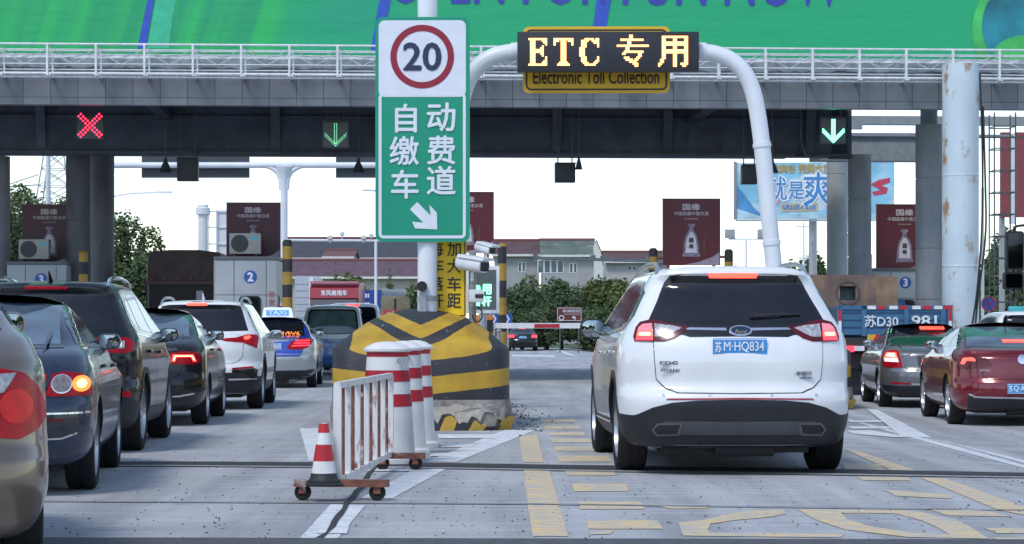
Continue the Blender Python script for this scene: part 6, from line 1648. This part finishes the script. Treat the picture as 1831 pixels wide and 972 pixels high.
m = MB(); m.bx(-.6, .6, .1, 6.9, .7, 1.0); m.build('chassis', mat('lorry_dark', (.035, .03, .032), .7), t)
d = 96; t = thing('hay_lorry', 'red lorry loaded with olive canvas bales behind the bull nose', 'truck', (X(706, d), d, 0), R(2))
m = MB(); m.bx(-.62, .62, .8, 4.5, 1.5, Z(529, d), bev=.1); m.build('canvas_load', mat('olive_canvas', (.16, .155, .095), .8, var=.3, scale=2, bump=.4, bscale=8), t)
m = MB(); m.prism([(-.05, 1.6), (.02, 1.6), (.05, Z(529, d) - .1), (-.04, Z(529, d) - .1)], .78, .8); m.build('strap', PLAST(), t)
m = MB(); m.bx(-.55, .75, 0, .8, .5, Z(553, d), bev=.06); m.build('cab', RC, t)
m = MB(); m.text('一汽解放', .05, -.01, Z(560, d) + .02, w=.75, h=.16, heavy=.02); m.build('lettering', SGW, t, smooth=0)
m = MB(); m.bx(-.62, .62, .8, 4.6, .9, 1.5); m.build('bed', RC, t)
for sx in (-1, 1): lorry_wheel(t, sx * .5, .5, .42, sx); lorry_wheel(t, sx * .5, 3.6, .42, sx)
# coach just outside the right edge, its double mirror reaching into view
d = 36.2; t = thing('coach', 'large vehicle beyond the right edge showing only its tall black double mirrors', 'bus', (9.85, 25.5, -.15), 0)
m = MB(); m.prism([(0, .4), (0, 3.0), (.15, 3.25), (9.6, 3.25), (10.3, 2.9), (10.6, 1.6), (10.6, .4)], -1.22, 1.22, 'YZ'); m.build('body', mat('coach_grey', (.45, .46, .48), .35, coat=.5), t, smooth=30)
for sx in (-1, 1):
    m = MB(); m.bx(sx * 1.225 - .004, sx * 1.225 + .004, .6, 9.8, 1.7, 2.8); m.build('side_window', GLASS(), t)
    for y in (2.5, 8.4): lorry_wheel(t, sx * 1.08, y, .5, sx)
mx = X(1814, d) - 9.85
for za, zb_, nm in ((517, 413, 'mirror_housing'), ((563), 521, 'mirror_housing')):
    pass
for y0, y1, x0, x1 in ((413, 482, 1799, 1830), (486, 517, 1795, 1829)):
    a, b = X(x0, d) - 9.85, X(x1, d) - 9.85; z0, z1 = Z(y1, d) + .15, Z(y0, d) + .15
    m = MB(); m.ringloft([[Vector((p, yy, q)) for p, q in rrect(a, b, z0, z1, .045, 4)] for yy in (10.66, 10.82)]); h_ = m.build('wing_mirror', PLAST(), t)
    m = MB(); m.prism(rrect(a + .025, b - .025, z0 + .03, z1 - .03, .03, 4), 10.645, 10.66); m.build('mirror_glass', mat('coach_mirror_glass', (.10, .11, .13), .03, metal=1), h_)
m = MB(); zt_ = Z(402, d) + .15; m.tube(smooth_path([Vector((-1.1, 10.4, 2.9)), Vector((-1.15, 10.7, zt_)), Vector((mx + .12, 10.74, zt_)), Vector((mx, 10.74, zt_ - .03)), Vector((mx, 10.74, Z(414, d) + .15))]), .022, 8)
m.cyl((mx, 10.74, Z(482, d) + .15), (mx, 10.74, Z(487, d) + .15), .02, n=8)
m.tube(smooth_path([Vector((mx, 10.74, Z(516, d) + .15)), Vector((mx + .02, 10.74, Z(530, d) + .15)), Vector((mx + .12, 10.7, Z(534, d) + .15)), Vector((-1.15, 10.5, Z(533, d) + .15))]), .02, 8); m.build('mirror_arm', PLAST(), t)

# ------------------------------------------------------------------ gantries, poles, billboards beyond the canopy
def tbar(label, d, zt_px, x0, x1, xp):
    t = thing('overhead_gantry', label, 'gantry', (X(xp, d), d, 0), 0)
    z = Z(zt_px, d); a, b = X(x0, d) - X(xp, d), X(x1, d) - X(xp, d)
    m = MB(); m.cyl((a, 0, z), (b, 0, z), .11, n=16); m.build('cross_tube', POLEW, t)
    m = MB(); m.lathe([(.135, 0), (.135, z - .9), (.15, z - .5), (.22, z - .3), (.30, z - .08)], 20); m.build('pole', POLEW, t)
    for s_ in (-1, 1):
        m = MB(); m.tube(smooth_path([Vector((s_ * .1, 0, z - .9)), Vector((s_ * .14, 0, z - .35)), Vector((s_ * .5, 0, z - .05)), Vector((s_ * .9, 0, z))]), .09, 10); m.build('brace', POLEW, t)
    for p0, p1 in ((252, 445), (600, 682)):
        m = MB(); m.bx(X(p0, d) - X(xp, d), X(p1, d) - X(xp, d), .14, .24, Z(317, d), Z(276, d)); m.build('sign_back', mat('sign_back_dark', (.05, .06, .07), .6), t)
tbar('white T shaped overhead gantry with dark sign backs beyond the canopy', 82, 295, 205, 760, 508)
def camera_arm(label, d, x0, y0, x1, y1, xp, ytop, cams, n_p):
    t = thing('camera_gantry', label, 'camera gantry', (X(xp, d), d, 0), 0)
    p = lambda a, b: P(a, b, d) - Vector((X(xp, d), d, 0))
    m = MB(); m.tube([p(x0, y0), p(x1, y1)], .045, 10); m.build('arm', POLEW, t)
    m = MB(); m.cyl((0, 0, -.15), (0, 0, p(xp, ytop).z), .05, n=14); m.build('pole', POLEW, t)
    for a, b in cams:
        m = MB(); c = p(a, b); m.box(c, (.16, .2, .14), bev=.03); m.cyl(c, c + Vector((0, 0, -.2)), .02, n=6); m.build('camera', CAMW, t)
camera_arm('long white camera arm in front of the grey houses', 64, 955, 461, 1190, 467, 1190, 462, ((957, 456), (1060, 460), (1078, 461), (1161, 463)), 0)
camera_arm('long white camera arm in front of the dark roofs left of the speed sign', 78, 512, 429, 690, 430, 672, 430, ((590, 424), (612, 418), (650, 424), (664, 421)), 0)
def simple_pole(name, label, cat, px, d, py, r, extra=None, m_=None):
    x = X(px, d); t = thing(name, label, cat, (x, d, gz(x)), 0)
    m = MB(); m.cyl((0, 0, 0), (0, 0, Z(py, d) - gz(x)), r, r * .75, n=12); m.build('pole', m_ or POLEW, t)
    if extra: extra(t, Z(py, d) - gz(x), d)
    return t
def lampextra(t, z, d):
    m = MB(); m.tube([(-.85, 0, z), (.85, 0, z)], .04, 6); m.build('cross_arm', POLEW, t)
    for s_ in (-1, 1):
        m = MB(); m.box((s_ * .8, -.05, z + .25), (.5, .12, .45), bev=.03); m.build('floodlight', mat('floodlight_grey', (.3, .31, .33), .4), t)
simple_pole('floodlight_pole', 'thin pole with twin floodlights right of the clear bottle poster', 'lamp post', 1334, 110, 427, .07, lampextra)
def armextra(t, z, d):
    m = MB(); m.tube([(0, 0, z - .2), (1.2, 0, z), (2.6, 0, z + .05)], .05, 8); m.build('arm', POLEW, t)
    m = MB(); m.box((2.9, 0, z + .05), (.9, .25, .12), bev=.03); m.build('lamp_head', POLEW, t)
simple_pole('street_lamp', 'white street lamp whose arm shows left of the speed sign', 'lamp post', 762, 95, 340, .08, lambda t, z, d: (lambda m: (m.tube([(0, 0, z - .1), (-2.7, 0, z + .02)], .05, 8), m.build('arm', POLEW, t)))(MB()))
simple_pole('street_lamp', 'street lamp seen right of the left column against the sky', 'lamp post', 196, 120, 345, .09, armextra)
simple_pole('mast', 'thick white mast behind the left booth poster', 'mast', 86, 70, 240, .10)
simple_pole('mast', 'slim white mast right of the big rust stained pole', 'mast', 1757, 62, 335, .05)
simple_pole('street_lamp', 'grey lamp post between the billboard leg and the white hoop', 'lamp post', 1437, 100, 398, .06, lambda t, z, d: [(lambda m: (m.bx(-.35, .35, -.05, .05, zz, zz + .06), m.build('step', POLEW, t)))(MB()) for zz in (z - .2, z - 1.6)])
# white silo with ladder frame
d = 92; t = thing('silo', 'white cylindrical silo pipe with a ladder frame left of booth two', 'silo', (X(363, d), d, 0), 0)
SW_ = mat('silo_white', (.68, .70, .73), .5, var=.06)
m = MB(); m.lathe([(.20, 0), (.20, Z(384, d)), (.30, Z(383, d)), (.30, Z(372, d)), (.22, Z(370, d)), (.22, Z(366, d))], 24); m.build('tube', SW_, t)
m = MB(); m.bx(X(386, d) - X(363, d), X(407, d) - X(363, d), 0, .3, 0, Z(375, d)); m.build('panel', SW_, t)
for py in (378, 406, 436):
    m = MB(); m.bx(.1, X(407, d) - X(363, d), -.06, -.0, Z(py, d) - .03, Z(py, d) + .03); m.build('frame_bar', SW_, t)
for px in (374, 388):
    m = MB(); m.cyl((X(px, d) - X(363, d), -.1, 0), (X(px, d) - X(363, d), -.1, Z(376, d)), .03, n=6); m.build('ladder_pole', SW_, t)
# lattice pylon
d = 260; t = thing('pylon', 'steel lattice power pylon behind the left trees', 'pylon', (X(100, d), d, 0), 0)
m = MB(); top = Z(180, d); hb = 4.2
for k in range(14):
    za, zc = top * k / 14, top * (k + 1) / 14; a, b = hb * (1 - k / 15), hb * (1 - (k + 1) / 15)
    for sx, sy in ((1, 1), (1, -1), (-1, 1), (-1, -1)):
        m.cyl((sx * a, sy * a, za), (sx * b, sy * b, zc), .10, n=4, cap=False)
    for s_ in (-1, 1):
        m.cyl((-a, s_ * a, za), (b, s_ * b, zc), .06, n=4, cap=False); m.cyl((a, s_ * a, za), (-b, s_ * b, zc), .06, n=4, cap=False)
        m.cyl((-b, s_ * b, zc), (b, s_ * b, zc), .06, n=4, cap=False)
m.build('lattice', mat('pylon_grey', (.28, .30, .33), .5, metal=.5), t)
m = MB(); z = Z(330, d)
for s_ in (-1, 1): m.cyl((s_ * 2, 0, z), (s_ * 6.5, 0, z - .3), .1, n=4); m.cyl((s_ * 2, 0, z + 1.2), (s_ * 6.5, 0, z - .3), .08, n=4)
m.build('cross_arm', mat('pylon_grey', (.28, .30, .33), .5, metal=.5), t)
# water billboard
d = 88; x0, x1 = X(1316, d), X(1600, d); xc = (x0 + x1) / 2; t = thing('billboard', 'pale blue water advertising billboard with outlined characters beyond the canopy', 'billboard', (xc, d, 0), R(-4))
lx = lambda px: X(px, d) - xc
lz = lambda py: Z(py, d)
def water_mat():
    m = mat('water_print', (.22, .50, .66), .5, var=.3, scale=.5, stain=(.52, .66, .72), stain_scale=.35, stain_amt=.5, stretch=(1, 1, 1.6)); return m
m = MB(); m.bx(lx(1318), lx(1598), 0, .3, lz(391), lz(290)); m.build('panel', water_mat(), t)
m = MB(); m.bx(lx(1313), lx(1318), -.05, .5, lz(391), lz(288)); m.build('side_frame', mat('frame_steel', (.3, .31, .32), .5, metal=.5), t)
WP, DB, GD = mat('print_white', (.78, .82, .84), .5), mat('print_mid_blue', (.06, .24, .55), .5), mat('print_gold', (.42, .30, .10), .5)
def slab(name, pts, y, m_): 
    b = MB(); b.prism([(lx(a), lz(c)) for a, c in pts], -y, -y + .01); return b.build(name, m_, t, smooth=0)
slab('wave_print', [(1318, 330), (1330, 345), (1350, 372), (1372, 391), (1318, 391)], .012, mat('print_deep_blue', (.08, .26, .50), .5, var=.4, scale=1.2))
slab('wave_print', [(1318, 372), (1360, 386), (1440, 382), (1520, 387), (1596, 378), (1596, 391), (1318, 391)], .016, mat('print_pale_blue', (.42, .62, .72), .5, var=.3, scale=1.2))
m = MB()
for hv, yy in ((.05, .02),):
    for ch, px, py, s_ in (('就', 1388, 336, 40), ('是', 1424, 340, 30), ('爽', 1463, 338, 56)): m.text(ch, lx(px), -yy, lz(py), w=s_ * d / F * 1.0, h=s_ * d / F * 1.12, heavy=.055)
m.build('lettering_outline', WP, t, smooth=0)
m = MB()
for ch, px, py, s_ in (('就', 1388, 336, 38), ('是', 1424, 340, 28), ('爽', 1463, 338, 53)): m.text(ch, lx(px), -.035, lz(py), w=s_ * d / F, h=s_ * d / F * 1.12, heavy=.005)
m.build('lettering', DB, t, smooth=0)
m = MB(); m.text('冰爽谷 完美水世界', lx(1440), -.02, lz(301), w=120 * d / F, h=16 * d / F, heavy=.04); m.build('headline', GD, t, smooth=0)
slab('date_strip', [(1396, 363), (1462, 362), (1462, 377), (1396, 378)], .02, mat('print_sand', (.52, .45, .28), .5))
m = MB(); m.text('6月23日-9月2日', lx(1429), -.03, lz(370), w=58 * d / F, h=9 * d / F, heavy=.03); m.build('date', DB, t, smooth=0)
slab('red_slide_print', [(1555, 330), (1570, 322), (1590, 318), (1590, 326), (1574, 332), (1586, 336), (1584, 346), (1562, 350), (1558, 343), (1574, 340)], .02, mat('print_red', (.50, .05, .10), .5))
slab('pink_print', [(1372, 356), (1388, 350), (1396, 358), (1390, 366), (1376, 366)], .02, mat('print_pink', (.50, .30, .45), .5))
m = MB(); m.bx(lx(1316), lx(1598), -.4, -.34, lz(396), lz(393)); m.build('walkway', STEEL, t)
m = MB(); m.cyl((lx(1455), .5, -.2), (lx(1455), .5, lz(380)), .16, n=16); m.build('support_pole', STEEL, t)
# right side: scaffold tower, red hoarding, no-stopping sign, cables
SC = mat('scaffold_steel', (.16, .175, .18), .5, metal=.5)
d = 56; t = thing('scaffold_tower', 'thin steel scaffold tower at the right edge beside the big pole', 'scaffold', (X(1797, d), d, -.15), 0)
hw = 19 * d / F
for sx in (-1, 1):
    for sy in (0, .6):
        m = MB(); m.cyl((sx * hw, sy, 0), (sx * hw, sy, Z(190, d)), .02, n=6); m.build('standard', SC, t)
for k in range(12):
    z = .4 + k * .55
    m = MB(); m.cyl((-hw, 0, z), (hw, 0, z), .016, n=6); m.cyl((-hw, .6, z), (hw, .6, z), .016, n=6); m.cyl((-hw, 0, z), (-hw, .6, z), .014, n=6); m.cyl((hw, 0, z), (hw, .6, z), .014, n=6)
    if k in (4, 6): m.cyl((-hw, 0, z - .3), (-hw * .3, 0, z), .014, n=6); m.cyl((hw, 0, z - .3), (hw * .3, 0, z), .014, n=6)
    m.build('ledger', SC, t)
m = MB(); m.bx(-hw - .5, hw + .6, -.05, .0, Z(247, d) + .15, Z(244, d) + .15); m.build('ledger', SC, t)
d = 74; t = thing('hoarding', 'tall dull red advertising hoarding in two strips behind the scaffold', 'hoarding', (X(1812, d), d, -.15), 0)
HM = mat('hoarding_red', (.24, .055, .065), .55, var=.12)
for a, b in ((1790, 1806), (1816, 1850)):
    m = MB(); m.bx(X(a, d) - X(1812, d), X(b, d) - X(1812, d), 0, .2, Z(388, d) + .15, Z(236, d) + .15); m.build('panel', HM, t)
m = MB(); m.bx(X(1806, d) - X(1812, d), X(1816, d) - X(1812, d), .05, .15, Z(400, d) + .15, Z(238, d) + .15); m.build('white_gap', SGW, t)
for px in (1795, 1840):
    m = MB(); m.cyl((X(px, d) - X(1812, d), .3, 0), (X(px, d) - X(1812, d), .3, Z(380, d) + .15), .1, n=10); m.build('leg', STEEL, t)
d = 50.5; x = X(1768, d); t = thing('no_stopping_sign', 'round blue no stopping sign with red cross beside the big pole', 'sign', (x, d, -.15), 0)
zc = Z(543, d) + .15
m = MB(); m.lathe([(.01, -.01), (.165, -.01), (.17, 0), (.165, .01), (.01, .01)], 32, (0, 0, zc), 'Y'); m.build('sign_panel', mat('sign_dull_blue', (.03, .09, .38), .45), t)
disc_ring(0, zc, .14, .17, -.014, 'red_ring', mat('sign_red', (.42, .04, .06), .45), t)
m = MB()
for s_ in (1, -1): m.box((0, -.014, zc), (.28, .004, .022), rot=Matrix.Rotation(R(45 * s_), 3, 'Y'))
m.build('red_cross', mat('sign_red', (.42, .04, .06), .45), t)
m = MB(); m.cyl((0, .04, 0), (0, .04, zc), .025, n=8); m.build('pole', STEEL, t)
for i, (a, b) in enumerate((((1752, 130), [(1757, 260), (1757, 400), (1748, 520), (1737, 590)]), ((1758, 190), [(1762, 330), (1764, 420), (1750, 520), (1742, 600)]))):
    m = MB(); d = 48.8; pts = [P(*a, d)] + [P(*q, d) for q in b]; m.tube(smooth_path(pts), .022, 6)
    o = tag(m.build('power_cable', PLAST()), ('black cable hanging tight along the right side of the rust stained pole', 'black cable bowing out to the right of the rust stained pole')[i], 'cable'); lift(o, pts[-1])

# ------------------------------------------------------------------ houses
def house(label, d, x0, x1, ridge, eave, base_wall, roofm, depth=9, rz=0, wins=(), gable=None, hip=0):
    t = thing('house', label, 'house', (X((x0 + x1) / 2, d), d, 0), R(rz))
    xc = X((x0 + x1) / 2, d); a, b = X(x0, d) - xc, X(x1, d) - xc; ze, zr = Z(eave, d), Z(ridge, d)
    m = MB(); m.prism([(0, -.2), (depth, -.2), (depth, ze), (depth / 2, zr - .1), (0, ze)], a + .2, b - .2, 'YZ'); m.build('wall', base_wall, t, smooth=0)
    m = MB()
    m.prism([(-.5, ze - .12), (depth / 2, zr), (depth / 2, zr + .18), (-.5, ze + .06)], a, b, 'YZ'); m.prism([(depth + .5, ze - .12), (depth / 2, zr), (depth / 2, zr + .18), (depth + .5, ze + .06)], a, b, 'YZ')
    m.build('roof', roofm, t, smooth=0)
    m = MB(); m.cyl((a - .05, depth / 2, zr + .2), (b + .05, depth / 2, zr + .2), .16, n=8); m.build('ridge_tiles', mat('ridge_red', (.14, .04, .042), .6), t)
    m = MB(); m.bx(a, b, -.62, -.5, ze - .12, ze + .08); m.build('gutter', mat('gutter_white', (.62, .62, .60), .5), t)
    for wx0, wx1, wy0, wy1, nb in wins:
        p, q, r_, s_ = X(wx0, d) - xc, X(wx1, d) - xc, Z(wy1, d), Z(wy0, d)
        m = MB(); m.bx(p, q, -.03, .05, r_, s_); w_ = m.build('window', mat('window_frame_white', (.62, .64, .66), .5), t)
        for k in range(nb):
            u0 = p + (q - p) * k / nb + .08; u1 = p + (q - p) * (k + 1) / nb - .08
            m = MB(); m.bx(u0, u1, -.04, -.03, r_ + .08, s_ - .08); m.build('pane', mat('house_glass', (.10, .13, .16), .08, var=.4, scale=1), w_)
    return t
WG = mat('house_grey_wall', (.34, .35, .36), .8, var=.08, scale=.6, stain=(.26, .26, .26), stain_amt=.38, stain_scale=.4)
RM = mat('roof_maroon_tile', (.11, .062, .062), .75, var=.25, scale=1.5); RGN = mat('roof_green_felt', (.115, .15, .125), .75, var=.25, scale=.8, stain=(.26, .27, .2), stain_scale=.7, stain_amt=.38)
RP = mat('roof_purple_tile', (.125, .075, .095), .75, var=.2, scale=1.5); RS = mat('roof_slate', (.060, .062, .075), .75, var=.2, scale=1.5)
house('grey house with a maroon tiled roof left of the green roofed house', 205, 880, 968, 430, 456, WG, RM, wins=((926, 940, 468, 486, 2),))
house('grey house with a worn green roof and a white gable end', 203, 966, 1066, 429, 457, WG, RGN, wins=((961, 1008, 464, 488, 4), (1018, 1032, 470, 488, 2)))
d = 202; xg0, xg1 = X(1062, d), X(1078, d)
t = thing('house_annex', 'narrow white gable wing at the right end of the green roofed house', 'house', (X(1070, d), d - .5, 0), 0)
hw_ = (xg1 - xg0) / 2
m = MB(); m.prism([(-hw_, -.2), (hw_, -.2), (hw_, Z(462, d)), (-hw_ * .4, Z(431, d)), (-hw_, Z(440, d))], 0, 4); m.build('wall', mat('gable_white', (.62, .62, .60), .7), t, smooth=0)
m = MB(); m.prism([(-hw_ * .5, Z(431, d)), (hw_ + .1, Z(463, d)), (hw_ + .1, Z(461, d)), (-hw_ * .4, Z(428.5, d))], -.1, 4.1); m.build('roof_edge', RM, t, smooth=0)
house('low pale house with dark maroon roof right of the white gable', 215, 1080, 1200, 451, 468, mat('house_pale_wall', (.48, .48, .48), .8, var=.06), RM, wins=((1122, 1138, 474, 484, 2),))
house('long building with a dark slate roof behind the purple roof', 235, 490, 800, 424, 462, WG, RS, depth=14)
house('long low building with a purple tiled roof left of the sign pole', 190, 500, 772, 466, 496, mat('house_beige_wall', (.42, .40, .36), .8, var=.08), RP, depth=10, wins=((560, 580, 505, 520, 2), (600, 620, 505, 520, 2)))
house('small brown roofed house between the slate and purple roofs', 222, 576, 634, 448, 460, WG, mat('roof_brown_tile', (.17, .08, .075), .75, var=.2), depth=8)
# guard rail by the hedge
d = 149; t = thing('guard_rail', 'low steel guard rail below the hedge beyond the barrier', 'guard rail', (X(1040, d), d, 0), R(-2))
m = MB(); m.bx(-5, 14, 0, .06, .55, .82); m.build('rail', mat('rail_dark_steel', (.05, .055, .06), .6, metal=.0), t)
for k in range(8):
    m = MB(); m.bx(-4.9 + k * 2.6, -4.75 + k * 2.6, .06, .16, -.1, .75); m.build('rail_post', mat('rail_dark_steel', (.05, .055, .06), .6, metal=.0), t)

# ------------------------------------------------------------------ trees and shrubs
def leafm(name, a, b):
    m = bpy.data.materials.new(name); m.use_nodes = True
    n = m.node_tree; L = n.links; bs = n.nodes['Principled BSDF']; bs.inputs['Roughness'].default_value = .6; bs.inputs['Specular IOR Level'].default_value = .25
    gi = n.nodes.new('ShaderNodeNewGeometry'); r = n.nodes.new('ShaderNodeValToRGB'); r.color_ramp.elements[0].color = (*a, 1); r.color_ramp.elements[1].color = (*b, 1)
    tc = n.nodes.new('ShaderNodeTexCoord'); nz = n.nodes.new('ShaderNodeTexNoise'); nz.inputs['Scale'].default_value = .9; nz.inputs['Detail'].default_value = 3; L.new(tc.outputs['Object'], nz.inputs['Vector'])
    ad = n.nodes.new('ShaderNodeMath'); ad.operation = 'MULTIPLY_ADD'; ad.inputs[1].default_value = .45; L.new(gi.outputs['Random Per Island'], ad.inputs[0])
    mr = n.nodes.new('ShaderNodeMapRange'); mr.inputs['From Min'].default_value = .35; mr.inputs['From Max'].default_value = .65; mr.inputs['To Max'].default_value = .55; L.new(nz.outputs[0], mr.inputs[0]); L.new(mr.outputs[0], ad.inputs[2])
    L.new(ad.outputs[0], r.inputs[0]); L.new(r.outputs[0], bs.inputs['Base Color'])
    tr = n.nodes.new('ShaderNodeBsdfTranslucent'); L.new(r.outputs[0], tr.inputs['Color']); mx = n.nodes.new('ShaderNodeMixShader'); mx.inputs[0].default_value = .25
    L.new(bs.outputs[0], mx.inputs[1]); L.new(tr.outputs[0], mx.inputs[2]); L.new(mx.outputs[0], n.nodes['Material Output'].inputs['Surface'])
    return m
LEAF = [leafm('foliage_mid', (.055, .09, .04), (.17, .235, .10)), leafm('foliage_dark', (.042, .076, .038), (.135, .19, .085)), leafm('foliage_warm', (.06, .09, .03), (.20, .24, .085))]
BARK = mat('bark', (.09, .07, .055), .9, var=.3, scale=8)
def crown_mesh(seed, w_, h_, n, leaf, blobs=9, conical=False, low=.12):
    r = random.Random(seed); bl = []
    if conical:
        for k in range(8):
            z = h_ * (.12 + .86 * k / 8); bl.append((Vector((0, 0, z)), w_ / 2 * (1 - k / 8.5), h_ * .10))
    else:
        for k in range(blobs):
            a = r.uniform(0, 2 * PI); q = r.uniform(.1, .62) * w_ / 2; z = h_ * r.uniform(.28, .84)
            s_ = w_ * r.uniform(.17, .30) * (1.15 - abs(z / h_ - .5)); bl.append((Vector((q * math.cos(a), q * math.sin(a) * .8, z)), s_, s_ * r.uniform(.6, .95) * h_ / w_ * 1.1))
        bl.append((Vector((0, 0, h_ * .42)), w_ * .36, h_ * .32))
    bm = bmesh.new(); tot = sum(b[1] ** 2 for b in bl)
    for c, ra, rz_ in bl:
        for _ in range(int(n * ra * ra / tot)):
            v = Vector((r.gauss(0, 1), r.gauss(0, 1), r.gauss(0, 1))).normalized(); k = r.uniform(.55, 1.0) ** .6 * r.choice((1, 1, 1, 1.08, 1.16))
            p = c + Vector((v.x * ra * k, v.y * ra * k, v.z * rz_ * k))
            if p.z < h_ * low * r.uniform(.2, 1): continue
            nrm = (v * .8 + Vector((r.gauss(0, .6), r.gauss(0, .6), r.gauss(.35, .5)))).normalized()
            a = nrm.orthogonal().normalized(); a.rotate(Matrix.Rotation(r.uniform(0, 6.28), 3, nrm)); b = nrm.cross(a); s_ = leaf * r.uniform(.6, 1.3)
            bm.faces.new([bm.verts.new(p + a * s_ * x_ + b * s_ * y_ * .7) for x_, y_ in ((-1, 0), (-.2, -.8), (1, 0), (.1, .8))])
    zt = max(v.co.z for v in bm.verts); xt = sorted(abs(v.co.x) for v in bm.verts)[int(len(bm.verts) * .99)]
    for v in bm.verts: v.co.z *= h_ / zt; v.co.x *= w_ / 2 / xt; v.co.y *= w_ / 2 / xt
    me = bpy.data.meshes.new('crown'); bm.to_mesh(me); bm.free(); return me
def trunk_obj(t, h_, r, seed):
    q = random.Random(seed); m = MB(); m.tube([(0, 0, -.3), (q.uniform(-.1, .1), 0, h_ * .25), (q.uniform(-.2, .2), q.uniform(-.1, .1), h_ * .55), (q.uniform(-.3, .3), 0, h_ * .8)], [r, r * .8, r * .5, r * .15], 8)
    for k in range(5):
        z = h_ * q.uniform(.22, .55); a = q.uniform(0, 6.28); l = h_ * .28; m.tube([(0, 0, z), (l * .5 * math.cos(a), l * .5 * math.sin(a), z + l * .5), (l * math.cos(a), l * math.sin(a), z + l * .85)], [r * .4, r * .25, r * .06], 6)
    m.build('trunk', BARK, t)
def tree(name, label, cat, px, d, pytop, wpx, leaf=.16, n=2600, mi=0, group=None, conical=False, base=None, low=.12):
    x = X(px, d); b = base if base is not None else gz(x); h_ = Z(pytop, d) - b; w_ = wpx * d / F
    t = thing(name, label, cat, (x, d, b), 0, group)
    me = crown_mesh(int(px * 7 + d), w_, h_, n, leaf, conical=conical, low=low); me.materials.append(LEAF[mi])
    o = bpy.data.objects.new('crown', me); COL.objects.link(o); o.parent = t
    trunk_obj(t, h_, max(.08, h_ * .022), int(px)); return t
gh = 'dense bushes forming the hedge beyond the barrier'
for px, d, py, w_, mi, lb in ((918, 138, 505, 90, 1, 'dark bush right behind the tall black and yellow post'), (955, 142, 488, 110, 0, 'tall rounded bush under the wide window of the green roofed house'), (1005, 140, 496, 95, 1, 'darker bush directly behind the brown direction sign'), (1048, 144, 500, 95, 0, 'lower bush under the right end of the green roofed house'),
                          (1092, 141, 489, 100, 2, 'tall lighter green bush under the white gable'), (1135, 143, 492, 95, 0, 'bush under the low pale house'), (1180, 142, 500, 100, 1, 'bush just left of the white SUV roof'), (1235, 143, 505, 110, 0, 'hedge bush hidden behind the white SUV'), (975, 136, 535, 90, 1, 'short bush at the foot of the hedge left of the brown sign'), (1070, 136, 540, 110, 1, 'short bush at the foot of the hedge right of the brown sign')):
    tree('bush', lb, 'bush', px, d, py, w_, leaf=.13, n=5200, mi=mi, group=gh, low=.0)
tree('tree', 'tall tree behind the first poster at the far left', 'tree', 42, 84, 322, 150, leaf=.085, n=14000, mi=0)
tree('tree', 'lower tree left edge beside the light grey column', 'tree', -5, 78, 372, 110, leaf=.085, n=8000, mi=1)
tree('tree', 'tree showing between the two left columns', 'tree', 112, 92, 348, 110, leaf=.085, n=8000, mi=1)
tree('tree', 'big leafy tree sloping down to the tarpaulin lorry', 'tree', 225, 86, 372, 135, leaf=.085, n=14000, mi=0)
tree('tree', 'shorter tree just left of the tarpaulin lorry', 'tree', 285, 90, 402, 78, leaf=.085, n=9000, mi=2)
tree('tree', 'dark low tree filling the gap below the big leafy tree', 'tree', 250, 80, 446, 130, leaf=.085, n=8500, mi=1)
tree('conifer', 'small dark conifer in front of the purple roof beside the sign pole', 'tree', 697, 150, 478, 34, leaf=.14, n=1500, mi=1, conical=True)
tree('bush', 'bush beside the small conifer touching the sign pole', 'bush', 728, 148, 500, 60, leaf=.16, n=1800, mi=0)
tree('shrub', 'pale green shrub above the red lorry cab', 'shrub', 636, 165, 486, 60, leaf=.18, n=1500, mi=2)
tree('conifer', 'thin cypress in front of the purple roof above the red lorry', 'tree', 600, 170, 468, 24, leaf=.16, n=900, mi=1, conical=True)
tree('tree', 'tree left of the pale column behind the billboard leg', 'tree', 1455, 104, 448, 74, leaf=.085, n=8000, mi=1)
tree('tree', 'small tree between the white hoop and the billboard leg', 'tree', 1410, 118, 462, 50, leaf=.16, n=1400, mi=1)
tree('tree', 'low distant tree below the twin floodlights', 'tree', 1318, 150, 470, 70, leaf=.2, n=1400, mi=0)
tree('tree', 'tree behind the scaffold tower at the right edge', 'tree', 1790, 84, 398, 110, leaf=.085, n=12000, mi=0)
tree('tree', 'dark tree low at the right edge behind the coach mirrors', 'tree', 1826, 80, 430, 100, leaf=.085, n=8500, mi=1)

# wood behind the viewpoint, seen only in mirrors, glass and paint
bm = bmesh.new(); r = random.Random(21)
for _ in range(9000):
    x = r.uniform(-110, 110); hh = 7 + 2.5 * math.sin(x * .21) + 1.5 * math.sin(x * .57 + 1)
    p = Vector((x, -46 + r.uniform(-4, 4) - abs(x) * -.12, hh * r.random() ** .7)); s_ = r.uniform(.5, 1.1)
    a = Vector((r.gauss(0, 1), r.gauss(0, 1), r.gauss(0, 1))).normalized(); b = a.orthogonal().normalized()
    bm.faces.new([bm.verts.new(p + a * s_ * u + b * s_ * v) for u, v in ((-1, 0), (0, -.8), (1, 0), (0, .8))])
me = bpy.data.meshes.new('roadside_wood'); bm.to_mesh(me); bm.free(); me.materials.append(LEAF[1])
o = bpy.data.objects.new('roadside_wood', me); COL.objects.link(o); tag(o, kind='stuff')
